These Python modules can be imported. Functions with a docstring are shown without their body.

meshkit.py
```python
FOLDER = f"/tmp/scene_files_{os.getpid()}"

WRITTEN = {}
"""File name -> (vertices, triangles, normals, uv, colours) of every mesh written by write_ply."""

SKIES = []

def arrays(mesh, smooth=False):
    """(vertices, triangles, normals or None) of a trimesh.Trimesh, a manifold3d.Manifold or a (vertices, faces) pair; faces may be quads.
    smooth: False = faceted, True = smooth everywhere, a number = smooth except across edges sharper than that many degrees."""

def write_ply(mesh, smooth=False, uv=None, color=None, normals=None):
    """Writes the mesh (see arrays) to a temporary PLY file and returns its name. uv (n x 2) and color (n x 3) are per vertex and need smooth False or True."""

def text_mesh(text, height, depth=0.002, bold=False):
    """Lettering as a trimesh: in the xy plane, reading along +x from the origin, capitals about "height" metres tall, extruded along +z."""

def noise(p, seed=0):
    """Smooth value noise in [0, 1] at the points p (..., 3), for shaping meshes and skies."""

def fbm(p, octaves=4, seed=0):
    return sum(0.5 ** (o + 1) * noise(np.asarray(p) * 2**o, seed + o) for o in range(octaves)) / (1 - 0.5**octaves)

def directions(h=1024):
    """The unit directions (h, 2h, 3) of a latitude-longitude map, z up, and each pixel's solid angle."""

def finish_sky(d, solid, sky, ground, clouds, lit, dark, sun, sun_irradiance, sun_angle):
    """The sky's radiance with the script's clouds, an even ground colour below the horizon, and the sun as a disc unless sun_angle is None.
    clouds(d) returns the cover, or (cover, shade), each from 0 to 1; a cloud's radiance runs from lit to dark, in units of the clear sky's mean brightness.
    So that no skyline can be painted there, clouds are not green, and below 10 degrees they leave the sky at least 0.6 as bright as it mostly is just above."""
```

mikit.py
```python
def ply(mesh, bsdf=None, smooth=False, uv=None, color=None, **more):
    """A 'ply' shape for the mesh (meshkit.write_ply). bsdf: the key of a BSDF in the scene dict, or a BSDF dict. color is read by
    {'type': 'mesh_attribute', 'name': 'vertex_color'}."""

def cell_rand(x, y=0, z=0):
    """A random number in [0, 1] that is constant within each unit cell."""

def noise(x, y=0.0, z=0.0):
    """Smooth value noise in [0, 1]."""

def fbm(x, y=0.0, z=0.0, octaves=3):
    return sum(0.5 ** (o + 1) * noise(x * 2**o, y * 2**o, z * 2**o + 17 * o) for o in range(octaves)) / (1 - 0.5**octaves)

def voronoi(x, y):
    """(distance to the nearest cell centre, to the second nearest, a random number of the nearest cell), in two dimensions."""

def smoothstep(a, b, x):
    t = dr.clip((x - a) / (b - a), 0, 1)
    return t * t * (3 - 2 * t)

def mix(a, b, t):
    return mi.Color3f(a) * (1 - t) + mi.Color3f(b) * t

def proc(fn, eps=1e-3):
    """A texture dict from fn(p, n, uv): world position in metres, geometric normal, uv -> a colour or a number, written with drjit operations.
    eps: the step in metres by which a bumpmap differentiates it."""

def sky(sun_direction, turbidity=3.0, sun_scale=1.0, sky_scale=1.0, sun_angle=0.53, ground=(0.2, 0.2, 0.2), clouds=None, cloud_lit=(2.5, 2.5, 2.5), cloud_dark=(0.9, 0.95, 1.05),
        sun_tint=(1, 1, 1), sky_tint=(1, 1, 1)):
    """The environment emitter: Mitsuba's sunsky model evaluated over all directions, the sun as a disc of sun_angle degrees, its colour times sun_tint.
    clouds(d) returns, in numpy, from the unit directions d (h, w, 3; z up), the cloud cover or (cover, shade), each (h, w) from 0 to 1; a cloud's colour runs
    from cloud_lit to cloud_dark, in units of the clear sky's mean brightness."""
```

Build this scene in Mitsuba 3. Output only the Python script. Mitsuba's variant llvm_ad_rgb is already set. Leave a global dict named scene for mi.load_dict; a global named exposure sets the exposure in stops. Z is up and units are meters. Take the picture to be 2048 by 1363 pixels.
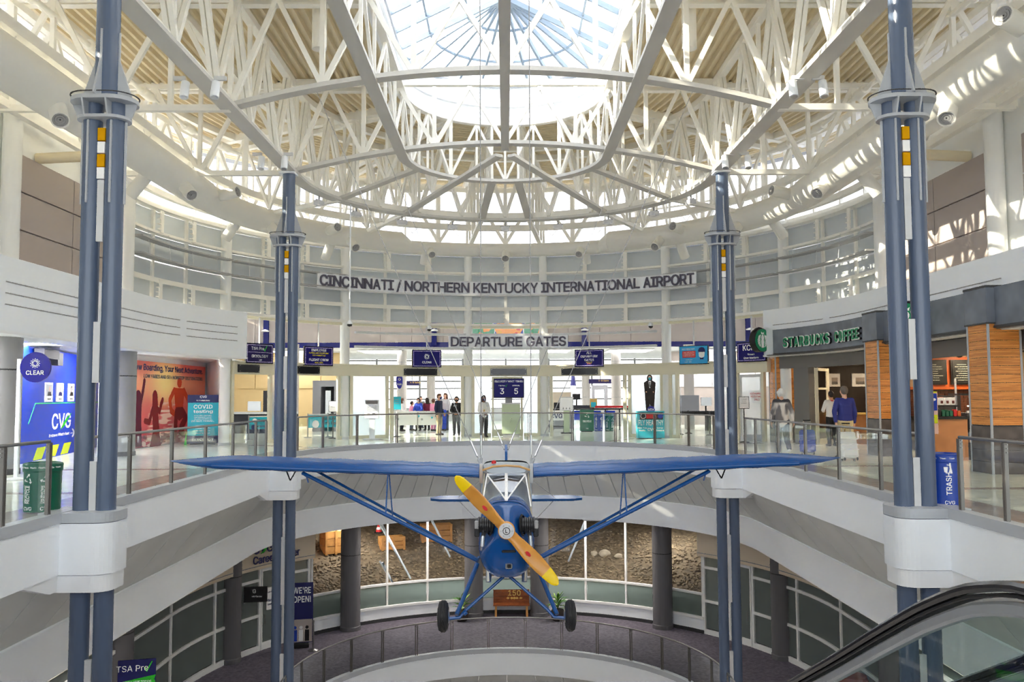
import math, random, numpy as np, trimesh, mitsuba as mi, drjit as dr, mikit, meshkit, shapely
from shapely.geometry import Polygon
from mikit import noise, fbm, smoothstep, mix, proc
T = mi.ScalarTransform4f
scene, labels, _n = {'type': 'scene'}, {}, {}
rad = math.radians
A = lambda *v: np.array(v, float)
# ---------------------------------------------------------------- camera, sky, exposure
EYE = A(0, 0, 1.67)
scene['camera'] = {'type': 'perspective', 'fov': 61.55, 'fov_axis': 'x', 'near_clip': .05, 'far_clip': 500,
    'to_world': T().look_at(origin=EYE.tolist(), target=(EYE + A(.0072544, .9978909, .0645085)).tolist(), up=[.0037, -.06455, .9979]),
    'principal_point_offset_x': 0.0}
scene['sky'] = mikit.sky([-1, -.27, .495], turbidity=3.0, sun_scale=.65, sky_scale=1.0, ground=(.5, .5, .5), sun_tint=(.84, 1, 1.22),
    clouds=lambda d: (np.clip(meshkit.fbm(d * 3.0, 3) * 1.6 + .1, 0, 1), .1), cloud_lit=(2.3, 2.34, 2.45), cloud_dark=(1.5, 1.55, 1.66))
exposure = 4.15
# ---------------------------------------------------------------- materials
def lin(c):
    c = np.asarray(c, float) / 255
    return np.where(c <= .04045, c / 12.92, ((c + .055) / 1.055) ** 2.4)
def rgbd(c): return c if isinstance(c, dict) else {'type': 'rgb', 'value': [float(x) for x in lin(c)]}
def M(name, c, rough=None, metal=0., spec=.5, **kw):
    b = {'type': 'diffuse', 'reflectance': rgbd(c)} if rough is None else {'type': 'principled', 'base_color': rgbd(c), 'roughness': float(rough), 'metallic': float(metal), 'specular': float(spec), **kw}
    scene[name] = {'type': 'twosided', 'b': b}
def tex(fn): return proc(fn)
def L(c): return mi.Color3f(*[float(x) for x in lin(c)])
def speck(c1, c2, s, o=2, z=True):
    a, b = L(c1), L(c2)
    return tex(lambda p, n, uv: mix(a, b, fbm(p.x * s, p.y * s, p.z * s if z else 0., o)))
M('white_paint', (240, 242, 245)); M('cool_white', (238, 242, 247), .45); M('post_steel', (126, 122, 118), .35, .5); M('cream_steel', (235, 233, 226), .5)
M('cream_light', (236, 237, 235)); M('deck_beige', (228, 216, 188)); M('duct_cream', (224, 223, 217), .5)
M('blue_column', (84, 98, 122), .28, 0., .6); M('steel_gray', (172, 176, 182), .35); M('stainless', (164, 162, 160), .28, .9)
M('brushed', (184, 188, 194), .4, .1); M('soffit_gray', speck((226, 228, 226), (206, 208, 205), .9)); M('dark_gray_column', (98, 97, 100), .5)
M('mid_gray', (150, 150, 152), .5); M('light_gray', (205, 206, 208), .5); M('taupe', (184, 173, 168)); M('border_stone', speck((150, 140, 134), (128, 118, 112), 6., 3), .12, 0., .6); M('tan_fascia', (222, 208, 186))
M('yellow_block', (214, 156, 20)); M('black', (18, 18, 20), .4); M('black_rubber', (26, 26, 28), .55); M('navy', (26, 28, 92), .4); M('indigo', (40, 38, 110), .4)
M('cream_frame', (222, 216, 192), .45); M('letter_gray', (78, 76, 92), .5); M('pure_white', (250, 250, 250)); M('green_clear', (60, 190, 60))
M('panel_gray', (198, 204, 208), .3); M('chord_shaded', (200, 198, 193), .5); M('shelf_gray', (160, 160, 160), .4); M('charcoal', (58, 58, 60), .5)  # bottom chord colour is greyed for the shade on the plate undersides
M('terrazzo', speck((206, 208, 198), (186, 190, 180), 7., 3), .09, 0., .6); M('carpet', speck((130, 124, 134), (82, 77, 88), 14., 3)); M('dim_floor', (120, 118, 116))
scene['glass'] = {'type': 'thindielectric', 'int_ior': 1.5, 'specular_transmittance': {'type': 'rgb', 'value': [.9, .96, .94]}}
scene['clear_glass'] = {'type': 'thindielectric', 'int_ior': 1.4, 'specular_transmittance': {'type': 'rgb', 'value': [.97, .985, .99]}}
# ---------------------------------------------------------------- helpers
def key(name, parent=None):
    b = f'{parent}__{name}' if parent else name
    n = _n.get(b, 0); _n[b] = n + 1
    return b if n == 0 else f'{b}_{n:03d}'
def say(k, label, cat=None, group=None, kind=None):
    d = labels.setdefault(k, {})
    for a, v in (('label', label), ('category', cat), ('group', group), ('kind', kind)):
        if v: d[a] = v
def thing(name, label, cat, group=None, kind=None):
    k = key(name); say(k, label, cat, group, kind); return k
def put(name, mesh, mat, parent=None, label=None, cat=None, group=None, kind=None, smooth=False, tw=None, **kw):
    k = key(name, parent)
    if isinstance(mesh, dict): d = dict(mesh)
    else: d = mikit.ply(mesh, mat, smooth=smooth, **kw)
    if tw is not None: d['to_world'] = tw
    scene[k] = d
    if label or kind: say(k, label, cat, group, kind)
    return k
def tm(v, f): return trimesh.Trimesh(np.asarray(v, float), np.asarray(f, int), process=False)
def join(*ms):
    ms = [m for x in ms for m in (x if isinstance(x, (list, tuple)) else [x])]
    o, vs, fs = 0, [], []
    for m in ms:
        vs.append(np.asarray(m.vertices)); fs.append(np.asarray(m.faces) + o); o += len(m.vertices)
    return tm(np.vstack(vs), np.vstack(fs))
_BF = np.array([[0, 2, 3], [0, 3, 1], [4, 5, 7], [4, 7, 6], [0, 1, 5], [0, 5, 4], [2, 6, 7], [2, 7, 3], [0, 4, 6], [0, 6, 2], [1, 3, 7], [1, 7, 5]])
_BV = np.array([[x, y, z] for z in (-.5, .5) for y in (-.5, .5) for x in (-.5, .5)])
def rotz(m, deg, c=(0, 0, 0)):
    a = rad(deg); r = A([math.cos(a), -math.sin(a), 0], [math.sin(a), math.cos(a), 0], [0, 0, 1]); c = A(*c)
    return tm((np.asarray(m.vertices) - c) @ r.T + c, m.faces)
def rotx(m, deg, c=(0, 0, 0)):
    a = rad(deg); r = A([1, 0, 0], [0, math.cos(a), -math.sin(a)], [0, math.sin(a), math.cos(a)]); c = A(*c)
    return tm((np.asarray(m.vertices) - c) @ r.T + c, m.faces)
def move(m, d): return tm(np.asarray(m.vertices) + A(*d), m.faces)
def box(c, s, rz=0.):
    m = tm(_BV * A(*s), _BF)
    if rz: m = rotz(m, rz)
    return move(m, c)
def box2(a, b): a, b = A(*a), A(*b); return box((a + b) / 2, np.abs(b - a))
def frame_of(d, up=(0, 0, 1)):
    d = d / np.linalg.norm(d); u = A(*up)
    if abs(d @ u) > .98: u = A(0, 1, 0)
    x = np.cross(d, u); x /= np.linalg.norm(x)
    return x, np.cross(x, d), d
def bar(p, q, w, h, up=(0, 0, 1)):
    "rectangular bar from p to q: w across, h along up"
    p, q = A(*p), A(*q); x, y, d = frame_of(q - p, up)
    v = _BV * A(w, h, np.linalg.norm(q - p))
    return tm((p + q) / 2 + v @ np.stack([x, y, d]), _BF)
def rings(P, cap=True):
    "closed rings P (m, n, 3) joined into a tube; caps have their own vertices"
    P = np.asarray(P, float); m, n = P.shape[:2]
    i = np.arange(n); j = (i + 1) % n; F = []
    for k in range(m - 1):
        a, b = k * n, (k + 1) * n
        F += [np.stack([a + i, a + j, b + j], 1), np.stack([a + i, b + j, b + i], 1)]
    V = [P.reshape(-1, 3)]; o = m * n
    if cap:
        for k, fl in ((0, 1), (m - 1, 0)):
            V += [P[k], P[k].mean(0)[None]]
            t = np.stack([o + i, o + j, np.full(n, o + n)], 1)
            F.append(t[:, ::-1] if fl else t); o += n + 1
    return tm(np.vstack(V), np.vstack(F))
def tube(p, q, r, r2=None, n=14, cap=True):
    p, q = A(*p), A(*q); x, y, d = frame_of(q - p); r2 = r if r2 is None else r2
    a = np.arange(n) * 2 * np.pi / n; c = np.cos(a)[:, None] * x + np.sin(a)[:, None] * y
    return rings([p + c * r, q + c * r2], cap)
def pipe(P, r, n=10):
    P = [A(*p) for p in P]; out = []; a = np.arange(n) * 2 * np.pi / n
    R = r if hasattr(r, '__len__') else [r] * len(P); x = None
    for i, p in enumerate(P):
        d = P[min(i + 1, len(P) - 1)] - P[max(i - 1, 0)]; d = d / np.linalg.norm(d)
        x = frame_of(d)[0] if x is None else x - d * (x @ d)
        x = x / np.linalg.norm(x); y = np.cross(d, x)
        out.append(p + R[i] * (np.cos(a)[:, None] * x + np.sin(a)[:, None] * y))
    return rings(out)
def lathe(prof, c=(0, 0, 0), n=24, axis=(0, 0, 1), cap=True):
    "prof: (radius, height) list; sharp corners by repeated points"
    ax = A(*axis); x, y, d = frame_of(ax); a = np.arange(n) * 2 * np.pi / n
    k = np.cos(a)[:, None] * x + np.sin(a)[:, None] * y
    segs = []
    P = [A(*c) + k * max(r, 1e-4) + d * h for r, h in prof]
    cut = [0] + [i for i in range(1, len(prof)) if prof[i] == prof[i - 1]] + [len(prof)]
    for s, e in zip(cut[:-1], cut[1:]):
        if e - s > 1: segs.append(rings(P[s:e], False))
    if cap:
        for i, fl in ((0, 1), (-1, 0)):
            if prof[i][0] > .002:
                q = P[i]; f = np.stack([np.arange(n), (np.arange(n) + 1) % n, np.full(n, n)], 1)
                segs.append(tm(np.vstack([q, q.mean(0)[None]]), f[:, ::-1] if fl else f))
    return join(segs)
def ext(poly, h, z=0.):
    if not isinstance(poly, (Polygon, shapely.geometry.MultiPolygon)): poly = Polygon(poly)
    ms = [trimesh.creation.extrude_polygon(g, h, engine='earcut') for g in getattr(poly, 'geoms', [poly])]
    return move(join(ms), (0, 0, z))
def plane_map(m, o, right, up):
    "local x->right, y->up, z->normal toward the viewer"
    x = A(*right) / np.linalg.norm(right); y = A(*up) / np.linalg.norm(up); z = np.cross(x, y)
    return tm(A(*o) + np.asarray(m.vertices) @ np.stack([x, y, z]), m.faces)
_tc = {}
def txt(s, h, o, right=(1, 0, 0), up=(0, 0, 1), al='c', depth=.004, bold=True, w=None, lift=.002):
    if (s, bold) not in _tc: _tc[s, bold] = meshkit.text_mesh(s, 1., 1., bold)
    m = _tc[s, bold]; v = np.asarray(m.vertices, float).copy()
    x0, x1 = v[:, 0].min(), v[:, 0].max(); sc = h
    v[:, 0] -= {'c': (x0 + x1) / 2, 'l': x0, 'r': x1}[al]
    sx = w / (x1 - x0) if w else sc
    v *= A(sx, sc, depth); v[:, 2] += lift
    return plane_map(tm(v, m.faces), o, right, up)
def rrect(w, h, r, n=4):
    return shapely.box(-w / 2 + r, -h / 2 + r, w / 2 - r, h / 2 - r).buffer(r, quad_segs=n)
def disc(r, n=24): return Polygon([(r * math.cos(a), r * math.sin(a)) for a in np.arange(n) * 2 * np.pi / n])
def rbox(c, s, r=.02, rz=0.):
    "box with rounded vertical edges and chamfered top and bottom"
    w, d, h = s; r = min(r, w / 2.1, d / 2.1)
    p = np.array(rrect(w, d, r).exterior.coords)[:-1]; e = min(r * .6, h / 3)
    q = np.array(rrect(w - 2 * e, d - 2 * e, max(r - e, .002)).exterior.coords)[:-1]
    if len(q) != len(p): q = p * A((w - 2 * e) / w, (d - 2 * e) / d)
    R = [np.c_[x, np.full(len(x), z)] for x, z in ((q, -h / 2), (p, -h / 2 + e), (p, h / 2 - e), (q, h / 2))]
    m = rings(R)
    if rz: m = rotz(m, rz)
    return move(m, c)
# stadium plan: |t| <= 90 is an angle on the far semicircle about (0, C), beyond that metres towards the camera along the straight side
def nd(C, t):
    if abs(t) <= 90: return A(0, C), A(math.sin(rad(t)), math.cos(rad(t)))
    return A(0, C - abs(t) + 90), A(math.copysign(1, t), 0)
def at(C, R, t, z=0.):
    b, n = nd(C, t); p = b + n * R
    return A(p[0], p[1], z)
def ts(t0, t1, step=3.):
    cut = [t0] + [k for k in (-90, 90) if t0 < k < t1] + [t1]; out = []
    for a, b in zip(cut[:-1], cut[1:]):
        n = max(1, int(math.ceil((b - a) / step))) if abs((a + b) / 2) < 90 else 1
        out += list(np.linspace(a, b, n + 1)[(1 if out else 0):])
    return out
def sweep(prof, C, t0, t1, step=3., cap=True, closed=True):
    "profile of (r, z) points swept along the stadium"
    T_ = ts(t0, t1, step); ms = []
    P = np.array([[at(C, r, t, z) for t in T_] for r, z in prof]); m = len(T_); i = np.arange(m - 1)
    for k in range(len(prof) if closed else len(prof) - 1):
        a, b = P[k], P[(k + 1) % len(prof)]
        ms.append(tm(np.vstack([a, b]), np.vstack([np.stack([i, i + 1, i + m + 1], 1), np.stack([i, i + m + 1, i + m], 1)])))
    if cap and closed:
        poly = Polygon(prof); v, f = trimesh.creation.triangulate_polygon(poly, engine='earcut')
        for t in (t0, t1): ms.append(tm([at(C, r, t, z) for r, z in v], f))
    return join(ms)
def rect(r0, r1, z0, z1): return [(r0, z0), (r1, z0), (r1, z1), (r0, z1)]
def stad(R, C, y0, n=72):
    return Polygon([(-R, y0)] + [tuple(at(C, R, t)[:2]) for t in np.linspace(-90, 90, n + 1)] + [(R, y0)])
def tang(C, t): b, n = nd(C, t); return A(n[1], -n[0], 0)   # left to right seen from inside
def inw(C, t): b, n = nd(C, t); return A(-n[0], -n[1], 0)
# ================================================================ the setting
CW, CO, CR, CL = 25.3, 25.4, 24.4, 23.6      # centres of the far semicircles: wall, floor opening, roof ring, lower opening
ANG = [8.2, 35.2, 62.5, 90]
def ring_slab(R, C, y0, outer, z0, z1):
    return ext(Polygon(outer).difference(stad(R, C, y0)), z1 - z0, z0)
OUT = [(-23, -9), (23, -9), (23, 78), (-23, 78)]
put('floor', ring_slab(6.5, CO, 1.5, OUT, -.28, 0), 'terrazzo', label='polished pale terrazzo floor of the upper concourse around the opening', kind='structure')
put('trim', sweep(rect(6.33, 6.52, -.10, .05), CO, -113, 113), 'brushed', label='brushed metal curb along the edge of the upper opening', kind='structure')
put('border', sweep(rect(6.52, 7.35, -.02, .004), CO, -113, 113), 'border_stone', 'floor')
for t in (-106, -100, -95, -60, -30, 0, 30, 60, 95, 100, 106): put('inlay', sweep(rect(7.35, 10.4, -.02, .003), CO, *((t - .9, t + .9) if abs(t) < 90 else (t - .15, t + .15))), 'border_stone', 'floor')
t1 = put('trim', sweep(rect(6.35, 6.5, -.83, -.104), CO, -113, 113), 'cool_white', label='white fascia band around the upper floor opening', kind='structure', smooth=True)
# sloped soffit panels under the fascia, joint by joint
sof = thing('ceiling', 'grey sloped soffit panels below the white fascia of the upper floor', None, kind='structure')
tt = ts(-113, 113, 5.2); tt = [-113, -111, -109.4, -107.8, -106.2, -104.6, -103, -101.4, -99.8, -98.2, -96.6, -95, -93.4, -91.8] + [t for t in tt if abs(t) <= 90] + [91.8, 93.4, 95, 96.6, 98.2, 99.8, 101.4, 103, 104.6, 106.2, 107.8, 109.4, 111, 113]
for a, b in zip(tt[:-1], tt[1:]):
    g = .17 if abs(a + b) / 2 < 90 else .012
    put('panel', sweep([(6.42, -.82), (7.42, -2.02), (7.46, -2.0), (6.46, -.8)], CO, a + g, b - g, 2.7), 'soffit_gray', sof)
put('joint_backing', sweep([(6.46, -.79), (7.46, -1.99), (7.5, -1.9), (6.5, -.7)], CO, -113, 113), 'light_gray', sof)
put('trim', sweep([(7.36, -2.03), (7.5, -2.03), (7.5, -2.9), (7.44, -2.9)], CO, -113, 113), 'cool_white', label='white curved band edging the lower ceiling', kind='structure', smooth=True)
put('ceiling', ring_slab(7.45, CO, 1.5, [(-15, -9), (15, -9), (15, 48), (-15, 48)], -2.9, -2.85), 'light_gray', label='pale ceiling over the lower corridor', kind='structure')
put('ceiling', box2((-23, -9, 3.1), (-10.85, 36, 3.2)), 'white_paint', label='white ceiling over the shops on the left', kind='structure')
# lower floor with its own opening
put('floor', ring_slab(5.9, CL, 6, [(-15, -9), (15, -9), (15, 36), (-15, 36)], -7.0, -6.8), 'carpet', label='grey purple carpet of the lower floor', kind='structure')
put('trim', sweep(rect(5.83, 6.0, -6.9, -6.75), CL, -105, 105), 'brushed', label='metal curb at the edge of the lower opening', kind='structure')
put('trim', sweep(rect(5.85, 6.0, -7.62, -6.904), CL, -105, 105), 'cool_white', label='white fascia band around the lower opening', kind='structure', smooth=True)
so2 = thing('ceiling', 'grey soffit panels under the lower opening', None, kind='structure')
for a, b in zip(np.arange(-90, 90, 9.), np.arange(-81, 99, 9.)):
    put('panel', sweep([(5.9, -7.6), (7.6, -9.2), (7.64, -9.16), (5.94, -7.58)], CL, a + .12, b - .12, 4.5), 'soffit_gray', so2)
put('floor', box((0, 16, -12.2), (32, 44, .2)), 'dim_floor', label='floor of the lowest level', kind='structure')
put('wall_back_low', box((0, 38, -9.5), (32, .3, 5.2)), 'light_gray', label='plain wall at the far end of the lowest level', kind='structure')
for sx, sd in ((-1, 'left'), (1, 'right')):
    put(f'wall_{sd}_low', box((sx * 15.2, 15, -7.4), (.3, 48, 9.3)), 'light_gray', label=f'plain wall closing the {sd} side of the lower levels', kind='structure')
fw = put('wall_front', join(box2((-23, -9.2, -13), (23, -9, .5)), box2((-23, -9.2, 12.4), (23, -9, 13.6)), box2((-23, -9.2, .5), (-20.8, -9, 12.4)), box2((20.8, -9.2, .5), (23, -9, 12.4))), 'white_paint', label='white wall behind the viewer around an added tall window', kind='structure')
wf = thing('window_21', 'added tall window front behind the viewer for frontal daylight', None, kind='structure')  # unseen glazing added so frontal daylight reaches the fascias and the airplane
for x in np.arange(-20.8, 20.9, 2.6):
    put('mullion', box((x, -9.1, 6.45), (.1, .12, 11.9)), 'cool_white', wf)
    if x < 20: put('pane', tm([(x, -9.1, .5), (x + 2.6, -9.1, .5), (x + 2.6, -9.1, 12.4), (x, -9.1, 12.4)], [[0, 1, 2], [0, 2, 3]]), 'clear_glass', wf)

# ---- upper perimeter wall: white band, taupe panels, plaster
for sg, sd in ((-1, 'left'), (1, 'right')):
    a, b = sorted((sg * 60.5, sg * 120))
    w = put(f'trim', sweep(rect(10.55, 10.75, 3.1, 4.68), CW, a, b), 'cool_white', label=f'white curved band above the {sd} shopfronts with three thin reveals', kind='structure', smooth=True)
    for (u, v) in ((63, 77), (79, 92.5), (93.8, 97.2), (98.5, 101.8)):
        for z in (3.66, 3.9, 4.14):
            put('reveal', sweep(rect(10.535, 10.56, z - .012, z + .012), CW, *sorted((sg * u, sg * v))), 'mid_gray', w)
    put(f'trim', sweep(rect(10.5, 11.5, 3.04, 3.1), CW, a, b), 'white_paint', label=f'white underside of the band above the {sd} shopfronts', kind='structure')
    put(f'trim', sweep(rect(10.6, 11.5, 4.64, 4.7), CW, a, b), 'white_paint', label=f'ledge on top of the {sd} white band', kind='structure')
    a, b = sorted((sg * 90.3, sg * 122))
    w = put(f'wall_{sd}', sweep(rect(11.42, 11.6, 4.6, 8.62), CW, a, b), 'cream_light', label=f'cream plaster wall with taupe panels on the {sd} side', kind='structure')
    for u, v in ((90.4, 95.4), (96.8, 101.4), (102.8, 107.4), (108.8, 113.4)):
        for i in range(2):
            for j in range(3):
                u0, u1 = u + (v - u) * i / 2 + .02, u + (v - u) * (i + 1) / 2 - .02
                put('panel', sweep(rect(11.34, 11.43, 4.7 + j * .9 + .02, 5.6 + j * .9 - .02), CW, *sorted((sg * u0, sg * u1))), 'taupe', w)
    put(f'wall_{sd}_outer', box((sg * 23, 34, 2), (.3, 88, 8)), 'taupe', label=f'outer wall on the {sd} side of the concourse', kind='structure')
# white round columns on the wall line
NAMES = {-90: 'beside the left taupe panels', -62.5: 'between the beach mural and the security entrance', -35.2: 'left of the blue member screen', -8.2: 'left of the wait times screen',
         8.2: 'right of the wait times screen', 35.2: 'just right of the suited cutout', 62.5: 'behind the coffee shop canopy', 90: 'above the middle of the coffee shop', -96: 'at the left picture edge', 96: 'between two taupe panels on the right', -102: 'nearest on the left wall', 102: 'nearest on the right wall'}
for t, s in NAMES.items():
    p = at(CW, 11.2, t)
    c = thing('round_column', f'white round column {s}', 'column', 'white round columns along the curved wall')
    r = .205 if abs(t) >= 90 else .17
    put('shaft', lathe([(r + .02, 0), (r + .02, 4.72), (r + .02, 4.72), (r, 4.72), (r, 7.9 if abs(t) < 90 else 8.6)], p, 28), 'cream_light', c, smooth=30)
    put('base_ring', lathe([(r + .035, 0), (r + .035, .1), (r + .035, .1), (r + .021, .1)], p, 28), 'light_gray', c)
    if abs(t) < 90: put('collar', lathe([(r + .04, 4.62), (r + .04, 4.76), (r + .04, 4.76), (r, 4.76)], p, 28), 'cream_light', c)

# ---- translucent grid wall between the columns
RW = 11.35
def gridwall(t0, t1, mull, shelves, where):
    g = .2
    w = thing('wall_grid', f'grid of grey translucent panels in a cream steel frame {where}', None, kind='structure')
    cuts = [t0 + g] + list(mull) + [t1 - g]
    for z0, z1 in ((4.8, 5.36), (5.46, 6.0), (6.04, 6.84), (6.96, 7.62)):
        for a, b in zip(cuts[:-1], cuts[1:]):
            put('panel', sweep(rect(RW, RW + .03, z0, z1), CW, a + .25, b - .25, 4), 'panel_gray', w)
    for z, h, d in ((4.7, .1, .34), (5.41, .09, .26), (6.9, .08, .26), (7.7, .12, .3)):
        put('beam', sweep(rect(RW - d, RW + .06, z - h / 2, z + h / 2), CW, t0 + g, t1 - g, 3), 'cream_steel', w)
    put('rail', sweep(rect(RW - .3, RW - .27, 5.30, 5.36), CW, t0 + g, t1 - g, 3), 'cream_steel', w)
    for m in list(mull) + [t0 + g + .2, t1 - g - .2]:
        q = at(CW, RW - .06, m, 6.2); n = inw(CW, m)
        put('mullion', bar(at(CW, RW - .02, m, 4.7), at(CW, RW - .02, m, 7.7), .12, .1, n), 'cream_steel', w)
    for m in mull:
        for z0, z1 in ((4.86, 5.3), (7.0, 7.5)):
            k = put('bracket', bar(at(CW, RW - .3, m + .35, z0 - .1), at(CW, RW - .3, m + .35, z1 + .1), .16, .04, inw(CW, m)), 'cream_steel', w)
            for i in range(4):
                z = z0 + (z1 - z0) * i / 3
                put('rung', bar(at(CW, RW - .28, m - .5, z), at(CW, RW - .28, m + .3, z), .1, .025), 'cream_steel', k)
    if shelves:
        s = thing('light_shelf', f'two grey louvre shelves on rods {where}', 'shelf', 'grey louvre shelves on the curved wall')
        for z in (5.98, 6.5):
            f = put('shelf', sweep(rect(10.78, 11.12, z, z + .05), CW, t0 + g + .3, t1 - g - .3, 3), 'shelf_gray', s)
        for m in np.linspace(t0 + 4, t1 - 4, 4):
            put('rod', tube(at(CW, 10.85, m, 5.98), at(CW, 10.95, m, 6.86), .008, n=6), 'light_gray', s)
gridwall(-90, -62.5, (-81, -72), True, 'above the beach mural')
gridwall(-62.5, -35.2, (-53.5, -44.5), True, 'behind the first letters of the airport name')
gridwall(-35.2, -8.2, (-26.2, -17.2), False, 'behind the left half of the airport name')
gridwall(-8.2, 8.2, (0,), False, 'over the departure gates sign')
gridwall(8.2, 35.2, (17.2, 26.2), False, 'behind the right half of the airport name')
gridwall(35.2, 62.5, (44.5, 53.5), True, 'to the right of the airport name')
gridwall(62.5, 90, (72, 81), True, 'above the coffee shop canopy')

# ---- clerestory glazing
ZT = 10.72
def clerestory(n, t0, t1, where):
    w = thing(f'window_{n}', f'tall clerestory glazing under the roof {where}', None, kind='structure')
    N = max(2, int(round((t1 - t0) / (7 if abs(t0 + t1) / 2 < 90 else 1.5)))); c = np.linspace(t0, t1, N + 1)
    zs = 7.95 if abs(t0 + t1) / 2 < 90 else 8.6
    put('sill', sweep(rect(11.3, 11.6, zs - .15, zs), CW, t0, t1), 'cream_steel', w)
    put('head', sweep(rect(11.3, 11.6, ZT - .16, ZT), CW, t0, t1), 'cream_steel', w)
    put('transom', sweep(rect(11.4, 11.47, 9.3, 9.37), CW, t0, t1), 'cream_steel', w)
    for a in c[:-1]: put('mullion', bar(at(CW, 11.43, a, zs), at(CW, 11.43, a, ZT - .1), .07, .1, inw(CW, a)), 'cream_steel', w)
    for a, b in zip(c[:-1], c[1:]):
        for z0, z1 in ((zs, 9.3), (9.37, ZT - .16)):
            P = [at(CW, 11.44, a, z0), at(CW, 11.44, b, z0), at(CW, 11.44, b, z1), at(CW, 11.44, a, z1)]
            put('pane', tm(P, [[0, 1, 2], [0, 2, 3]]), 'clear_glass', w)
BAYS = [-123, -114, -108, -102, -96, -90, -62.5, -35.2, -8.2, 8.2, 35.2, 62.5, 90, 96, 102, 108, 114, 123]
WH = ['behind the viewer on the left', 'far out on the left', 'nearest on the left side', 'above the left picture edge', 'above the left taupe panels', 'over the beach mural', 'left of the blue column head', 'left of the middle bay', 'in the middle bay',
      'right of the middle bay', 'right of the blue column head', 'over the coffee shop sign', 'above the right taupe panels', 'above the right picture edge', 'nearest on the right side', 'far out on the right', 'behind the viewer on the right']
for i, (a, b) in enumerate(zip(BAYS[:-1], BAYS[1:])): clerestory(i + 1, a, b, WH[i])
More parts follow.
